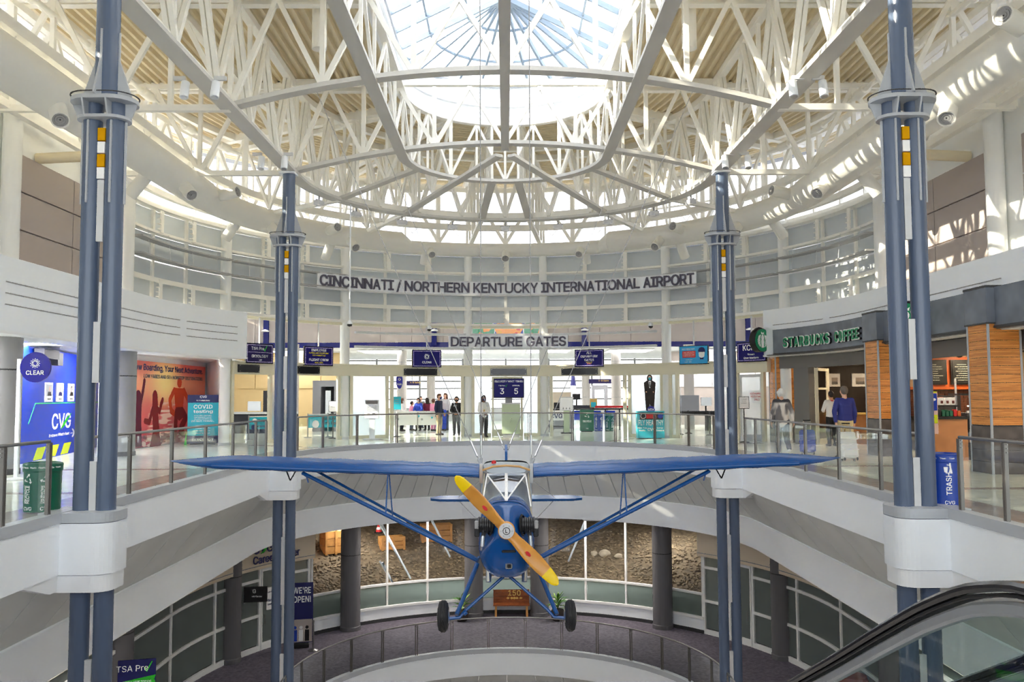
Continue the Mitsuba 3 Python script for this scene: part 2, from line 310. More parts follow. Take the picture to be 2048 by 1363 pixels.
# ---- roof deck of corrugated sheets
M('roof_top', (150, 150, 150))
deck = thing('ceiling', 'beige corrugated metal roof deck', None, kind='structure')
def deck_panel(P, r0, r1, pitch=.24, z=10.8, d=.12):
    "P(r, s): point at distance r from the axis, s = -1 or 1 the two ends"
    rr = np.arange(r0, r1, pitch); V, F = [], []
    for r in rr:
        prof = [(r, 0), (r + pitch * .42, 0), (r + pitch * .55, -d), (r + pitch * .87, -d), (r + pitch, 0)]
        for q, h in prof:
            for s in (-1, 1): p = P(q, s); V.append((p[0], p[1], z + h))
    n = len(V) // 2; F = [f for i in range(n - 1) for f in ([2 * i, 2 * i + 1, 2 * i + 3], [2 * i, 2 * i + 3, 2 * i + 2])]
    return tm(V, F)
SEC = [(-90, -62.5), (-62.5, -35.2), (-35.2, -8.2), (-8.2, 8.2), (8.2, 35.2), (35.2, 62.5), (62.5, 90)]
for a, b in SEC:
    mid, ha = (a + b) / 2, rad((b - a) / 2); n = A(math.sin(rad(mid)), math.cos(rad(mid))); q = A(n[1], -n[0])
    put('deck_panel', deck_panel(lambda r, s: A(0, CR) + n * r + q * s * r * math.tan(ha), 3.1, 12.9), 'deck_beige', deck)
for sg in (-1, 1):
    for y0, y1 in ((18.9, CR), (13.4, 18.9), (8, 13.4), (-9, 8)):
        put('deck_panel', deck_panel(lambda r, s: A(sg * r, y0 if s < 0 else y1), 3.1, 12.1), 'deck_beige', deck)
put('roof_sheet', ext(Polygon([(-14, -9)] + [tuple(at(CR, 14, t)[:2]) for t in np.linspace(-90, 90, 40)] + [(14, -9)]).difference(stad(3.1, CR, 7)), .15, 10.86), 'roof_top', deck)
# rafters under the deck
for t in [-62.5, -35.2, -8.2, 8.2, 35.2, 62.5]:
    put('rafter', bar(at(CR, 3.1, t, 10.6), at(CR, 12, t, 10.6), .22, .26), 'cream_steel', deck)
for sg in (-1, 1):
    for y in (CR, 18.9, 13.4, 8.): put('rafter', bar((sg * 3.1, y, 10.6), (sg * 11.4, y, 10.6), .22, .26), 'cream_steel', deck)
for R in (7.4, 10.4): put('ring_beam', sweep(rect(R, R + .2, 10.5, 10.72), CR, -107, 107, 5), 'cream_steel', deck)
# ---- skylight drum and glazing
dr_ = thing('trim', 'white drum ring below the skylight', None, kind='structure')
put('lower_ring', sweep(rect(2.98, 3.16, 10.45, 11.05), CR, -107, 107), 'white_paint', dr_, smooth=True)
put('upper_ring', sweep(rect(3.05, 3.2, 11.05, 11.8), CR, -107, 107), 'white_paint', dr_, smooth=True)
put('step', sweep(rect(2.9, 3.1, 11.02, 11.1), CR, -107, 107), 'white_paint', dr_)
put('end_wall', box((0, 7.3, 11.2), (6.3, .2, 1.4)), 'white_paint', dr_)
M('sky_bar', (148, 164, 180), .5)
sk = thing('window_18', 'ridge skylight of clear glass with a fan shaped end', None, kind='structure')
ZE, ZR, RE = 11.75, 13.3, 3.1
fan = np.linspace(-90, 90, 13)
def skp(s, t): return A(0, min(CR, nd(CR, t)[0][1]), ZR) * (1 - s) + at(CR, RE, t, ZE) * s
side = [90 + 1.15 * k for k in range(15)]
bars = [-t for t in side[::-1]] + list(fan[1:-1]) + side
for t in bars: put('glazing_bar', bar(skp(.0 if abs(t) >= 90 else .03, t), skp(1, t), .07, .14), 'sky_bar', sk)
for a, b in zip(bars[:-1], bars[1:]):
    for s0, s1 in ((0, .5), (.5, 1)):
        P = [skp(s0, a), skp(s1, a), skp(s1, b), skp(s0, b)]
        put('pane', tm(A(*P).reshape(4, 3) + A(0, 0, .08), [[0, 1, 2], [0, 2, 3]]), 'clear_glass', sk)
put('ridge_beam', bar((0, CR + .1, ZR), (0, 7.4, ZR), .14, .2), 'sky_bar', sk)
for s in (.35, .7):
    P = [skp(s, t) for t in bars]
    for p, q in zip(P[:-1], P[1:]): put('purlin', bar(p, q, .05, .06), 'sky_bar', sk)
put('purlin', sweep(rect(3.0, 3.1, ZE - .06, ZE + .05), CR, -107, 107), 'steel_gray', sk)
# ================================================================ roof steel: trusses, ring chord, blue columns, ducts
def truss(nm, label, B, U, w=.16, hb=None, web='N', wr=.09, upb=None, bm='cream_steel', skip=(), double=False):
    "bottom nodes B and top nodes U, bar by bar"
    t = thing(nm, label, 'truss', 'cream steel roof trusses')
    wb, hh = hb or (w, w)
    for a, b in zip(B[:-1], B[1:]): put('bottom_chord', bar(a, b, wb, hh), bm, t)
    for a, b in zip(U[:-1], U[1:]): put('top_chord', bar(a, b, w, w), 'cream_steel', t)
    for i in range(len(B)):
        if i in skip: continue
        put('vertical', member(B[i], U[i], wr, double), 'cream_steel', t)
        if i < len(B) - 1:
            p, q = (B[i], U[i + 1]) if (i % 2 == 0) == (web == 'N') else (U[i], B[i + 1])
            put('diagonal', member(p, q, wr, double), 'cream_steel', t)
    return t
def member(p, q, w, double):
    if not double: return bar(p, q, w, w * 1.1)
    d = frame_of(A(*q) - A(*p))[0] * w * .7
    return join(bar(p - d, q - d, w * 1.05, w * 1.3), bar(p + d, q + d, w * 1.05, w * 1.3))
ZB, ZU = 7.97, 10.45
RT = 6.0
# outer ring: wide flat bottom chord
tl = [-110.7 + 2.3 * k for k in range(9)] + [-90] + list(np.linspace(-90, 90, 13))[1:-1] + [90] + [110.7 - 2.3 * k for k in range(8, -1, -1)]
ring = thing('ring_truss', 'U shaped ring truss with a wide flat bottom chord standing on the blue columns', 'truss', 'cream steel roof trusses')
put('bottom_chord', sweep(rect(RT - .19, RT + .19, ZB - .05, ZB + .03), CR, -112, 112, 3), 'chord_shaded', ring)
put('chord_web', sweep(rect(RT - .02, RT + .02, ZB + .03, ZB + .25), CR, -112, 112, 3), 'cream_steel', ring)
put('top_chord', sweep(rect(RT - .1, RT + .1, ZU, ZU + .18), CR, -112, 112, 3), 'cream_steel', ring)
for i, t in enumerate(tl):
    a, b = at(CR, RT, t, ZB + .1), at(CR, RT, t, ZU)
    if i % 2: put('vertical', member(a, b, .09, False), 'cream_steel', ring)
    if i < len(tl) - 1:
        m = (t + tl[i + 1]) / 2 if (t + tl[i + 1]) != 0 else .01
        put('diagonal', member(a, at(CR, RT, m, ZU), .085, True), 'cream_steel', ring)
        put('diagonal', member(at(CR, RT, m, ZU), at(CR, RT, tl[i + 1], ZB + .1), .085, True), 'cream_steel', ring)
# inner ring
RI, ZI = 2.95, 8.6
inner = thing('inner_ring_truss', 'small U shaped ring truss directly under the skylight drum', 'truss', 'cream steel roof trusses')
put('bottom_chord', sweep(rect(RI - .15, RI + .15, ZI - .05, ZI + .04), CR, -109, 109, 3), 'chord_shaded', inner)
put('top_chord', sweep(rect(RI - .1, RI + .1, ZU - .05, ZU + .15), CR, -109, 109, 3), 'cream_steel', inner)
ti = [-108 + 1.8 * k for k in range(10)] + [-90] + list(np.linspace(-90, 90, 11))[1:-1] + [90] + [108 - 1.8 * k for k in range(9, -1, -1)]
for i, t in enumerate(ti):
    a, b = at(CR, RI, t, ZI), at(CR, RI, t, ZU)
    put('vertical', member(a, b, .075, False), 'cream_steel', inner)
    if i < len(ti) - 1:
        p, q = (a, at(CR, RI, ti[i + 1], ZU)) if i % 2 else (b, at(CR, RI, ti[i + 1], ZI))
        put('diagonal', member(p, q, .07, False), 'cream_steel', inner)
# centre ridge truss
yn = [24.2 - 1.5 * k for k in range(13)]
ctr = thing('ridge_truss', 'straight truss with a flat bottom chord greyed for shade along the centre line', 'truss', 'cream steel roof trusses')
put('bottom_chord', box2((-.11, 5.5, 8.68), (.11, 24.2, 8.8)), 'chord_shaded', ctr)
for i, y in enumerate(yn[1::2]):
    put('hanger', bar((0, y, 8.8), (0, y, 10.5), .06, .06), 'cream_steel', ctr)
    if i % 2: put('diagonal', bar((0, y, 8.8), (0, y + 3, 10.5), .06, .06), 'cream_steel', ctr)
put('top_chord', box2((-.06, 5.5, 10.45), (.06, 24.2, 10.55)), 'cream_steel', ctr)
# arched transverse trusses
def arch_z(x): return 8.0 + .82 * (1 - (x / RT) ** 2)
for y, s in ((23.9, 'through the second pair of blue columns'), (18.45, 'arching between the near and the second pair of blue columns'), (12.8, 'through the near pair of blue columns')):
    xs = np.linspace(-RT, RT, 13)
    t = thing('arched_truss', f'arched cross truss {s}', 'truss', 'cream steel roof trusses')
    fx = np.linspace(-RT, RT, 25)
    for a, b in zip(fx[:-1], fx[1:]): put('bottom_chord', bar((a, y, arch_z(a)), (b, y, arch_z(b)), .3, .1), 'chord_shaded', t)
    put('top_chord', box2((-RT, y - .08, ZU + .02), (RT, y + .08, ZU + .2)), 'cream_steel', t)
    for i, x in enumerate(xs):
        if i % 2 == 0 and 0 < i < 12: put('vertical', bar((x, y, arch_z(x)), (x, y, ZU), .11, .11), 'cream_steel', t)
        if i < 12:
            p, q = ((x, y, arch_z(x)), (xs[i + 1], y, ZU)) if i % 2 == 0 else ((x, y, ZU), (xs[i + 1], y, arch_z(xs[i + 1])))
            put('diagonal', bar(p, q, .11, .11), 'cream_steel', t)
# radial trusses of the round end
for t in (-62.5, -35.2, -8.2, 8.2, 35.2, 62.5):
    sd = 'left' if t < 0 else 'right'; w_ = {8.2: 'nearest the centre line', 35.2: 'in the middle of its side', 62.5: 'towards the blue columns'}[abs(t)]
    r0 = .3 if abs(t) == 35.2 else RI
    k = thing('radial_truss', f'radial truss {w_} on the {sd} of the round end', 'truss', 'cream steel roof trusses')
    z0 = 8.68 if r0 < 1 else ZI
    put('bottom_chord', bar(at(CR, r0, t, z0), at(CR, RT, t, ZB), .26, .09), 'chord_shaded', k)
    put('bottom_chord', bar(at(CR, RT, t, ZB), at(CW, 10.9, t, 7.95), .16, .14), 'cream_steel', k)
    put('top_chord', bar(at(CR, 3.1, t, ZU), at(CW, 11.2, t, ZU), .16, .14), 'cream_steel', k)
    R = np.linspace(RI, 11.3, 8); Z = [ZI + (ZB - ZI) * min(1, (r - RI) / (RT - RI)) for r in R]
    for i in range(8):
        put('vertical', member(at(CR, R[i], t, Z[i]), at(CR, R[i], t, ZU), .08, i in (2, 3, 4)), 'cream_steel', k)
        if i < 7:
            p, q = (at(CR, R[i], t, Z[i]), at(CR, R[i + 1], t, ZU)) if i % 2 else (at(CR, R[i], t, ZU), at(CR, R[i + 1], t, Z[i + 1]))
            put('diagonal', member(p, q, .08, False), 'cream_steel', k)
# cross trusses from the ring out to the side walls
for sg, sd in ((-1, 'left'), (1, 'right')):
    for y, s in ((23.9, 'behind the second blue column'), (18.45, 'between the blue columns'), (12.8, 'beside the near blue column')):
        B = [A(sg * x, y, 7.97) for x in np.linspace(RT, 11.2, 5)]; U = [A(b[0], y, ZU) for b in B]
        truss('side_truss', f'short truss from the ring to the {sd} wall {s}', B, U, .14, None, 'N', .1)
# clerestory ring truss in front of the glass
cr = thing('clerestory_truss', 'zigzag truss ring standing in front of the clerestory glass', 'truss', 'cream steel roof trusses')
tc = [-110.4 + 1.7 * k for k in range(12)] + list(np.linspace(-90, 90, 25)) + [110.4 - 1.7 * k for k in range(11, -1, -1)]
put('bottom_chord', sweep(rect(10.75, 10.93, 7.95, 8.13), CW, -111, 111, 4), 'cream_steel', cr)
put('top_chord', sweep(rect(10.75, 10.93, 10.3, 10.48), CW, -111, 111, 4), 'cream_steel', cr)
for i, t in enumerate(tc):
    if i % 2 == 0: put('vertical', bar(at(CW, 10.84, t, 8.1), at(CW, 10.84, t, 10.4), .15, .13), 'cream_steel', cr)
    if i < len(tc) - 1:
        a, b = (8.1, 10.4) if i % 2 == 0 else (10.4, 8.1)
        put('diagonal', bar(at(CW, 10.84, t, a), at(CW, 10.84, tc[i + 1], b), .15, .13), 'cream_steel', cr)
# sun shade outside the glass
M('shade_blue', (70, 116, 190), .4)  # blue is brightened in the colour to stand for reflected sky
sh = thing('sun_shade', 'blue grid sun shade shelf, colour brightened for reflected sky, outside the clerestory', 'sunshade')
for t0, t1 in ((-112, -90), (-90, -45), (-45, 0), (0, 45), (45, 90), (90, 112)):
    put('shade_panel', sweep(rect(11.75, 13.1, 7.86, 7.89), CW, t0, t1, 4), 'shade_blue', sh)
for R in (11.75, 12.2, 12.65, 13.1): put('shade_rail', sweep(rect(R - .03, R + .03, 7.8, 7.95), CW, -112, 112, 4), 'steel_gray', sh)
# square lighting rail above the duct
rl = thing('lighting_rail', 'cream square rail following the duct around the hall', 'rail')
put('tube', sweep(rect(8.9, 9.1, 8.33, 8.55), CW, -112, 112, 4), 'cream_steel', rl)
for t in [-109, -106, -103, -100, -97, -94, -91] + list(range(-84, 85, 12)) + [91, 94, 97, 100, 103, 106, 109]:
    a, b = at(CW, 9, t, 8.33), at(CW, 9, t, 8.1); d = tang(CW, t) * .22
    put('hanger', join(tube(a - d, b, .012, n=6), tube(a + d, b, .012, n=6)), 'cream_steel', rl)
# ---- the round duct, larger on the sides, with jet nozzles
ZD = 7.7
du = thing('air_duct', 'big cream round air duct sweeping around the hall', 'duct')
def duct_piece(t0, t1, r0, r1=None, z0=ZD, z1=ZD):
    T_ = ts(t0, t1, 3); r1 = r1 or r0; a = np.arange(24) * 2 * np.pi / 24; P = []
    for i, t in enumerate(T_):
        f = i / (len(T_) - 1); r = r0 + (r1 - r0) * f; z = z0 + (z1 - z0) * f
        P.append([at(CW, 9 + r * math.cos(x), t, z + r * math.sin(x)) for x in a])
    return rings(P)
ZS = ZD - .16
for sg in (-1, 1):
    for a, b, r in ((27, 58, .4), (58, 90, .42), (90, 97, .45), (97, 113, .47)):
        put('duct_section', duct_piece(*sorted((sg * a, sg * b)), r), 'duct_cream', du, smooth=40)
        put('band', duct_piece(*sorted((sg * (b - .25), sg * b)), r + .012), 'duct_cream', du, smooth=40)
    put('reducer', duct_piece(sg * 27, sg * 24.5, .4, .26, ZD, ZS), 'duct_cream', du, smooth=40)
put('duct_section', duct_piece(-24.5, 24.5, .26, z0=ZS, z1=ZS), 'duct_cream', du, smooth=40)
def nozzle(t, dirn, ln=.62, r=.17, rd=.4, z=ZD):
    c = at(CW, 9, t, z); n, ta = inw(CW, t), tang(CW, t)
    d = n * dirn[0] + ta * dirn[1] + A(0, 0, dirn[2]); d /= np.linalg.norm(d)
    b, e = c + d * rd * .75, c + d * (rd + ln)
    k = put('nozzle', lathe([(r, 0), (r, np.linalg.norm(e - b)), (r, np.linalg.norm(e - b)), (r * .86, np.linalg.norm(e - b)), (r * .86, np.linalg.norm(e - b)), (r * .8, np.linalg.norm(e - b) - .12)], b, 22, d, cap=False), 'duct_cream', du, smooth=30)
    for q in (.72, .46, .2):
        put('louvre_ring', lathe([(r * q, 0), (r * q + .02, .035), (r * q + .02, .035), (r * q - .02, .03), (r * q - .02, .03), (r * q, 0)], e - d * .06, 18, d, cap=False), 'mid_gray', k)
    put('throat', lathe([(.001, 0), (r * .84, 0)], e - d * .1, 18, d, cap=False), 'charcoal', k)
for sg in (-1, 1):
    for t, dd, rr in ((98.4, (.5, sg * .7, -.75), .47), (102.6, (-.65, sg * .2, -.7), .47), (101.2 if sg > 0 else 106, (.8, sg * .5, .1), .47), (92, (.55, sg * .5, -.55), .45), (87, (.8, sg * .2, .1), .42), (93.4, (-.6, 0, -.75), .45),
                      (65, (.65, sg * .25, -.55), .42), (73, (-.6, 0, -.75), .42), (48, (.9, sg * .1, .05), .4), (41.5, (.75, sg * .1, -.5), .4), (45, (-.55, 0, -.8), .4)):
        nozzle(sg * t, dd, rd=rr)
    nozzle(sg * 19.5, (.75, sg * .05, -.5), .36, .15, .26, ZS); nozzle(sg * 20.5, (-.5, 0, -.8), .4, .15, .26, ZS)
nozzle(0, (.75, 0, -.6), .42, .16, .26, ZS)
for sg, sd in ((-1, 'left'), (1, 'right')): put('branch_duct', tube((sg * 11.4, 20.7, 7.5), (sg * 9.3, 20.7, 7.6), .13, n=18), 'deck_beige', label=f'short cream branch pipe between the {sd} wall and the round duct', cat='duct', smooth=30)
# ---- blue twin columns
def pill(w, d, n=8): return shapely.LineString([(-w / 2 + d / 2, 0), (w / 2 - d / 2, 0)]).buffer(d / 2, quad_segs=n)
COLS = ((-6.05, 12.8, 'nearest on the left'), (6.05, 12.8, 'nearest on the right'), (-6.05, 23.7, 'at the far left, in front of the security entrance'), (6.05, 23.7, 'at the far right, left of the coffee shop'))
for x, y, s in COLS:
    c = thing('twin_column', f'blue steel twin tube column with flared head, {s}', 'column', 'blue twin columns')
    at_ = lambda m, z: move(m, (x, y, z))
    for q in (-1, 1):
        put('tube', tube((x + q * .172, y, -12.2), (x + q * .172, y, 6.1), .135, n=28), 'blue_column', c, smooth=30)
    put('upper_tube', tube((x + .02, y, 6.14), (x + .02, y, 7.95), .17, n=28), 'blue_column', c, smooth=30)
    put('lower_plate', at_(ext(pill(.78, .5), .045), 5.84), 'steel_gray', c)
    put('upper_plate', at_(ext(pill(.98, .66), .06), 6.1), 'steel_gray', c)
    put('cable_rail', at_(ext(pill(1.0, .68).difference(pill(.96, .64)), .012), 6.2), 'charcoal', c)
    for q in (-1, 1):
        for e in (-1, 1):
            g = Polygon([(0, 0), (.11, 0), (.2, .24), (0, .24)])
            for dx in (-.03,): put('gusset', plane_map(ext(g, .025), (x + q * .172 - .012, y + e * .13, 5.87), (0, e, 0), (0, 0, 1)), 'steel_gray', c)
        put('gusset', plane_map(ext(Polygon([(0, 0), (.09, 0), (.19, .24), (0, .24)]), .025), (x + q * .31, y + .012, 5.87), (q, 0, 0), (0, 0, 1)), 'steel_gray', c)
        put('wing_plate', plane_map(ext(Polygon([(0, 0), (.24, 0), (.03, .62), (.03, 1.05), (0, 1.05)]), .03), (x + .02 + q * .16, y + .015, 6.16), (q, 0, 0), (0, 0, 1)), 'steel_gray', c)
        put('wing_plate', plane_map(ext(Polygon([(0, 0), (.24, 0), (.03, .62), (.03, 1.05), (0, 1.05)]), .03), (x + .02, y + q * .16, 6.16), (0, q, 0), (0, 0, 1)), 'steel_gray', c)
        for e in (-1, 1): put('stiffener', box((x + q * .172 + e * .005, y - .145 if e < 0 else y + .145, 5.2), (.028, .03, 1.25)), 'steel_gray', c)
        put('stiffener', box((x + q * .325, y, 5.2), (.03, .028, 1.25)), 'steel_gray', c)
    for z, m in ((5.62, 'yellow_block'), (5.22, 'yellow_block'), (5.42, 'pure_white'), (5.03, 'pure_white')):
        put('spacer_block', box((x, y - .02, z), (.11, .16, .19 if m[0] == 'y' else .17)), m, c, 'yellow block' if m[0] == 'y' else 'white block')
    for z0, z1 in ((4.0, 4.93), (1.9, 2.8), (-.02, .75), (-3.9, -2.1), (-7.6, -5.2), (-10, -9)):
        put('filler_plate', box((x, y - .05, (z0 + z1) / 2), (.1, .06, z1 - z0)), 'light_gray', c)
    put('cap_plate', box((x, y, 7.9), (.44, .44, .05)), 'cool_white', c)
    # white collar of the fascia around the column
    sx = 1 if x > 0 else -1
    P = Polygon([(-.62, -.12), (.14, -.12), (.14, .12), (-.62, .12)]).buffer(.27, quad_segs=7).intersection(shapely.box(-.62, -1, 1, 1))
    k = thing('trim', f'white rounded collar where the floor edge meets the blue column {s}', None, kind='structure')
    mk = lambda pp, h, z: move(plane_map(ext(pp, h), (0, 0, 0), (-sx, 0, 0), (0, sx * -1., 0)) if 0 else tm(np.asarray(ext(pp, h).vertices) * A(-sx, 1, 1), ext(pp, h).faces), (x, y, z))
    hole = Polygon()
    put('metal_cap', mk(P, .14, -.10), 'brushed', k); put('drum', mk(P, .72, -.83), 'cool_white', k); put('bracket', mk(P.buffer(-.03), .24, -1.08), 'white_paint', k)
    put('wedge', tm(np.asarray(ext(Polygon([(-1.25, -.02), (1.25, -.02), (.55, -.24), (-.55, -.24)]), .1).vertices)[:, [2, 0, 1]] * A(sx, 1, 1) + A(x + sx * .33, y, -.82), ext(Polygon([(-1.25, -.02), (1.25, -.02), (.55, -.24), (-.55, -.24)]), .1).faces), 'white_paint', k)
# ================================================================ railings
def railing(C, R, brk, z0, h, label, posts=True, double=()):
    r = thing('glass_railing', label, 'railing')
    put('handrail', pipe([at(C, R, t, z0 + h) for t in ts(brk[0], brk[-1], 2.5)], .024, 10), 'stainless', r, smooth=40)
    for i, (a, b) in enumerate(zip(brk[:-1], brk[1:])):
        g = .5 if abs(a + b) / 2 < 90 else .05
        V = sweep([(R, z0 + .0), (R, z0 + h - .06)], C, a + g, b - g, 3, closed=False)
        put('pane', V, 'glass', r, smooth=True)
    for i, t in enumerate(brk):
        if i in (0, len(brk) - 1) and not posts: continue
        n, q = inw(C, t), tang(C, t)
        k = put('post', join(*[bar(at(C, R, t, z0) + q * s - n * .0, at(C, R, t, z0 + h - .02) + q * s, .016, .05, n) for s in (-.032, .032)]), 'post_steel', r)
        for z in (.86, .91, .96): put('clamp', bar(at(C, R, t, z0 + h * z) - q * .07, at(C, R, t, z0 + h * z) + q * .07, .012, .012), 'stainless', k)
railing(CO, 6.42, [-81.5, -67, -52, -37, -22, -7.5, 7.5, 22, 37, 52, 67, 81.5], .05, 1.02, 'curved glass railing on the round far end of the upper opening')
S = lambda ys, s: sorted(s * (90 + CO - y) for y in ys)
railing(CO, 6.42, S([23.15, 22.2, 20.35, 18.5, 16.65, 14.8, 13.4], -1), .05, 1.02, 'straight glass railing between the two blue columns on the left')
railing(CO, 6.42, S([23.15, 22.2, 20.35, 18.5, 16.65, 14.8, 13.4], 1), .05, 1.02, 'straight glass railing between the two blue columns on the right')
railing(CO, 6.42, S([12.2, 11.1, 9.3, 7.5, 5.7, 3.9], -1), .05, 1.02, 'glass railing nearest the viewer on the left, before the green bin')
railing(CO, 6.42, S([12.2, 11.1, 9.3, 7.5, 5.7, 3.9], 1), .05, 1.02, 'glass railing nearest the viewer on the right, before the blue bin')
railing(CL, 5.92, [-103, -101.5, -100, -98.5, -97, -95.5, -94, -92, -90] + list(range(-78, 79, 12)) + [90, 92, 94, 95.5, 97, 98.5, 100, 101.5, 103], -6.75, 1.0, 'glass railing around the lower opening on the carpeted floor')
# ================================================================ security entrance
M('frost_top', (225, 235, 245)); M('hall_tan', (196, 172, 128)); M('wall_white', (232, 232, 234)); M('screen_black', (22, 24, 28), .15); M('band_blue', (40, 44, 110))
scene['frosted'] = {'type': 'principledthin', 'base_color': {'type': 'rgb', 'value': [.86, .92, .95]}, 'roughness': .35, 'spec_trans': .75, 'diff_trans': .7, 'eta': 1.3}
M('hall_column', (190, 184, 180), .5); M('red', (200, 30, 34), .5); M('dark_equipment', (46, 46, 52), .5); M('gray_equipment', (150, 150, 156), .45)
RS = 11.12
ent = thing('wall_entrance', 'cream framed glass storefront of the security entrance', None, kind='structure')
put('header', sweep(rect(RS - .12, RS + .14, 2.52, 2.95), CW, -61.5, 59, 3), 'cream_frame', ent)
put('header_cap', sweep(rect(RS - .2, RS + .2, 2.93, 2.99), CW, -61.5, 59, 3), 'cream_frame', ent)
put('top_rail', sweep(rect(RS - .02, RS + .1, 4.55, 4.66), CW, -61.5, 59, 3), 'cream_frame', ent)
for t in (-61.2, -52.2, -46.6, -36.7, -33.9, -26.0, -24.9, -9.5, -7.2, 7.2, 9.9, 26.0, 27.1, 34.3, 36.2, 37.7, 47, 51.4, 57.5):
    put('jamb', bar(at(CW, RS, t, 0), at(CW, RS, t, 2.55), .12, .14, inw(CW, t)), 'cream_frame', ent)
def glazed(a, b, mat='frosted', z0=.14, z1=2.52, base=True):
    p, q = at(CW, RS, a), at(CW, RS, b)
    P = [p + A(0, 0, z0), q + A(0, 0, z0), q + A(0, 0, z1), p + A(0, 0, z1)]
    put('pane', tm(P, [[0, 1, 2], [0, 2, 3]]), mat, ent)
    if base: put('base_rail', bar(p + A(0, 0, .07), q + A(0, 0, .07), .1, .14), 'cream_frame', ent)
for a, b in ((-52, -46.8), (-36.4, -34.1), (-33.6, -26.2), (-7, -3.3), (3.9, 7), (27.3, 34.1), (36.4, 37.6), (38.4, 38.5), (47.2, 51.2)): glazed(a, b)
for a, b in ((-61, -52), (-52, -44), (-44, -35.4), (-34.9, -26), (-26, -17.5), (-17.5, -8.4), (-8, 8), (8.4, 17.5), (17.5, 26), (26, 34.9), (35.4, 44), (44, 52), (52, 59)):
    glazed(a, b, 'clear_glass', 2.99, 4.55, False)
# centre sliding doors
d1 = thing('door_1', 'cream framed glass sliding doors behind the wait times screen', None, kind='structure')
for a, b in ((-3.1, .25), (.25, 3.7)):
    p, q = at(CW, RS, a), at(CW, RS, b); u = (q - p) / np.linalg.norm(q - p)
    k = put('leaf', join(bar(p + u * .05, p + u * .05 + A(0, 0, 2.5), .07, .09), bar(q - u * .05, q - u * .05 + A(0, 0, 2.5), .07, .09), bar(p + A(0, 0, .15), q + A(0, 0, .15), .06, .28), bar(p + A(0, 0, 2.46), q + A(0, 0, 2.46), .06, .1)), 'cream_frame', d1)
    P = [p + A(0, 0, .28), q + A(0, 0, .28), q + A(0, 0, 2.42), p + A(0, 0, 2.42)]
    put('glass', tm(P, [[0, 1, 2], [0, 2, 3]]), 'clear_glass', k)
d2 = thing('door_2', 'glass door left of the coffee shop with a notice for staff', None, kind='structure')
p, q = at(CW, RS, 51.9), at(CW, RS, 57.2); u = (q - p) / np.linalg.norm(q - p)
put('leaf', join(bar(p + u * .05, p + u * .05 + A(0, 0, 2.45), .07, .09), bar(q - u * .05, q - u * .05 + A(0, 0, 2.45), .07, .09), bar(p + A(0, 0, .12), q + A(0, 0, .12), .06, .24), bar(p + A(0, 0, 2.4), q + A(0, 0, 2.4), .06, .1)), 'light_gray', d2)
put('glass', tm([p + A(0, 0, .24), q + A(0, 0, .24), q + A(0, 0, 2.38), p + A(0, 0, 2.38)], [[0, 1, 2], [0, 2, 3]]), 'frosted', d2)
o = (p + q) / 2 + u * .3 + inw(CW, 54.5) * .03
nt = put('notice', plane_map(ext(rrect(.5, .46, .04), .008), o + A(0, 0, 1.62), u, (0, 0, 1)), 'pure_white', d2, 'white notice')
for s, z in (('AUTHORIZED', 1.74), ('PERSONNEL', 1.63), ('ONLY', 1.52)): put('lettering', txt(s, .07, o + A(0, 0, z - .03) + inw(CW, 54.5) * .009, u, bold=False), 'red', nt)
# black message displays in the header
for n, (a, b, z0, z1, s) in enumerate(((-60.5, -55.5, 2.58, 2.86, 'under the check mark screen'), (-46.4, -41.5, 2.58, 2.86, 'under the employee screen'), (-22.5, -15.2, 2.57, 2.84, 'under the screen with the ring of dots'), (-3.4, 4.6, 2.58, 2.85, 'over the centre doors'), (12.3, 20.3, 2.57, 2.84, 'under the all gates screen'))):
    k = thing('message_display', f'black unlit message display {s}', 'display', 'black message displays over the entrance')
    p, q = at(CW, RS - .17, a), at(CW, RS - .17, b)
    put('case', bar(p + A(0, 0, (z0 + z1) / 2), q + A(0, 0, (z0 + z1) / 2), .07, z1 - z0), 'screen_black', k)
    u = (q - p) / np.linalg.norm(q - p)
    for e, m in ((p, 1), (q, -1)):
        for z in (z0 + .04, z1 - .04): put('bolt', tube(e + u * m * .05 + A(0, 0, z) + inw(CW, (a + b) / 2) * .03, e + u * m * .05 + A(0, 0, z) + inw(CW, (a + b) / 2) * .045, .016, n=8), 'stainless', k)
# ---- hall behind
put('wall_hall_left', box((-16, 48.5, 3.4), (.2, 24, 7)), 'wall_white', label='white side wall of the security hall on the left', kind='structure')
put('wall_hall_right', box((16, 48.5, 3.4), (.2, 24, 7)), 'wall_white', label='pale side wall of the security hall on the right', kind='structure')
for sg, sd in ((-1, 'left'), (1, 'right')):
    if sg > 0: put('wall_return', join(bar((9.65, 30.9, 1.55), (10.9, 33.1, 1.55), .12, 3.1)), 'wall_white', label='white return wall between the entrance and the coffee shop', kind='structure')
    w = put('wall_bay', box((sg * 12.6, 50, 2.1), (6.4, .2, 4.3)), 'hall_tan' if sg < 0 else 'taupe', label='tan panelled wall far inside on the left' if sg < 0 else 'taupe wall far inside on the right', kind='structure')
    for i in range(5): put('panel', box((sg * 12.6 - 2.52 + 1.26 * i, 49.87, 2.95), (1.22, .06, 1.5)), 'hall_tan' if sg < 0 else 'wall_white', w)
put('ceiling', box((0, 52, 4.36), (32, 16.4, .12)), 'wall_white', label='white ceiling deep inside the security hall', kind='structure')
put('ceiling', ext(Polygon([(-16, 32), (-16, 44), (16, 44), (16, 32)]).difference(stad(11.5, CW, 20)), .1, 7.05), 'wall_white', label='white ceiling just inside the entrance', kind='structure')
w = put('wall_upper', box((0, 44, 5.7), (32, .2, 2.9)), 'taupe', label='taupe panelled wall above the security hall', kind='structure')
for i in range(20): put('panel', box((-15.2 + 1.6 * i, 43.87, 5.75), (1.57, .05, 2.6)), 'taupe', w)
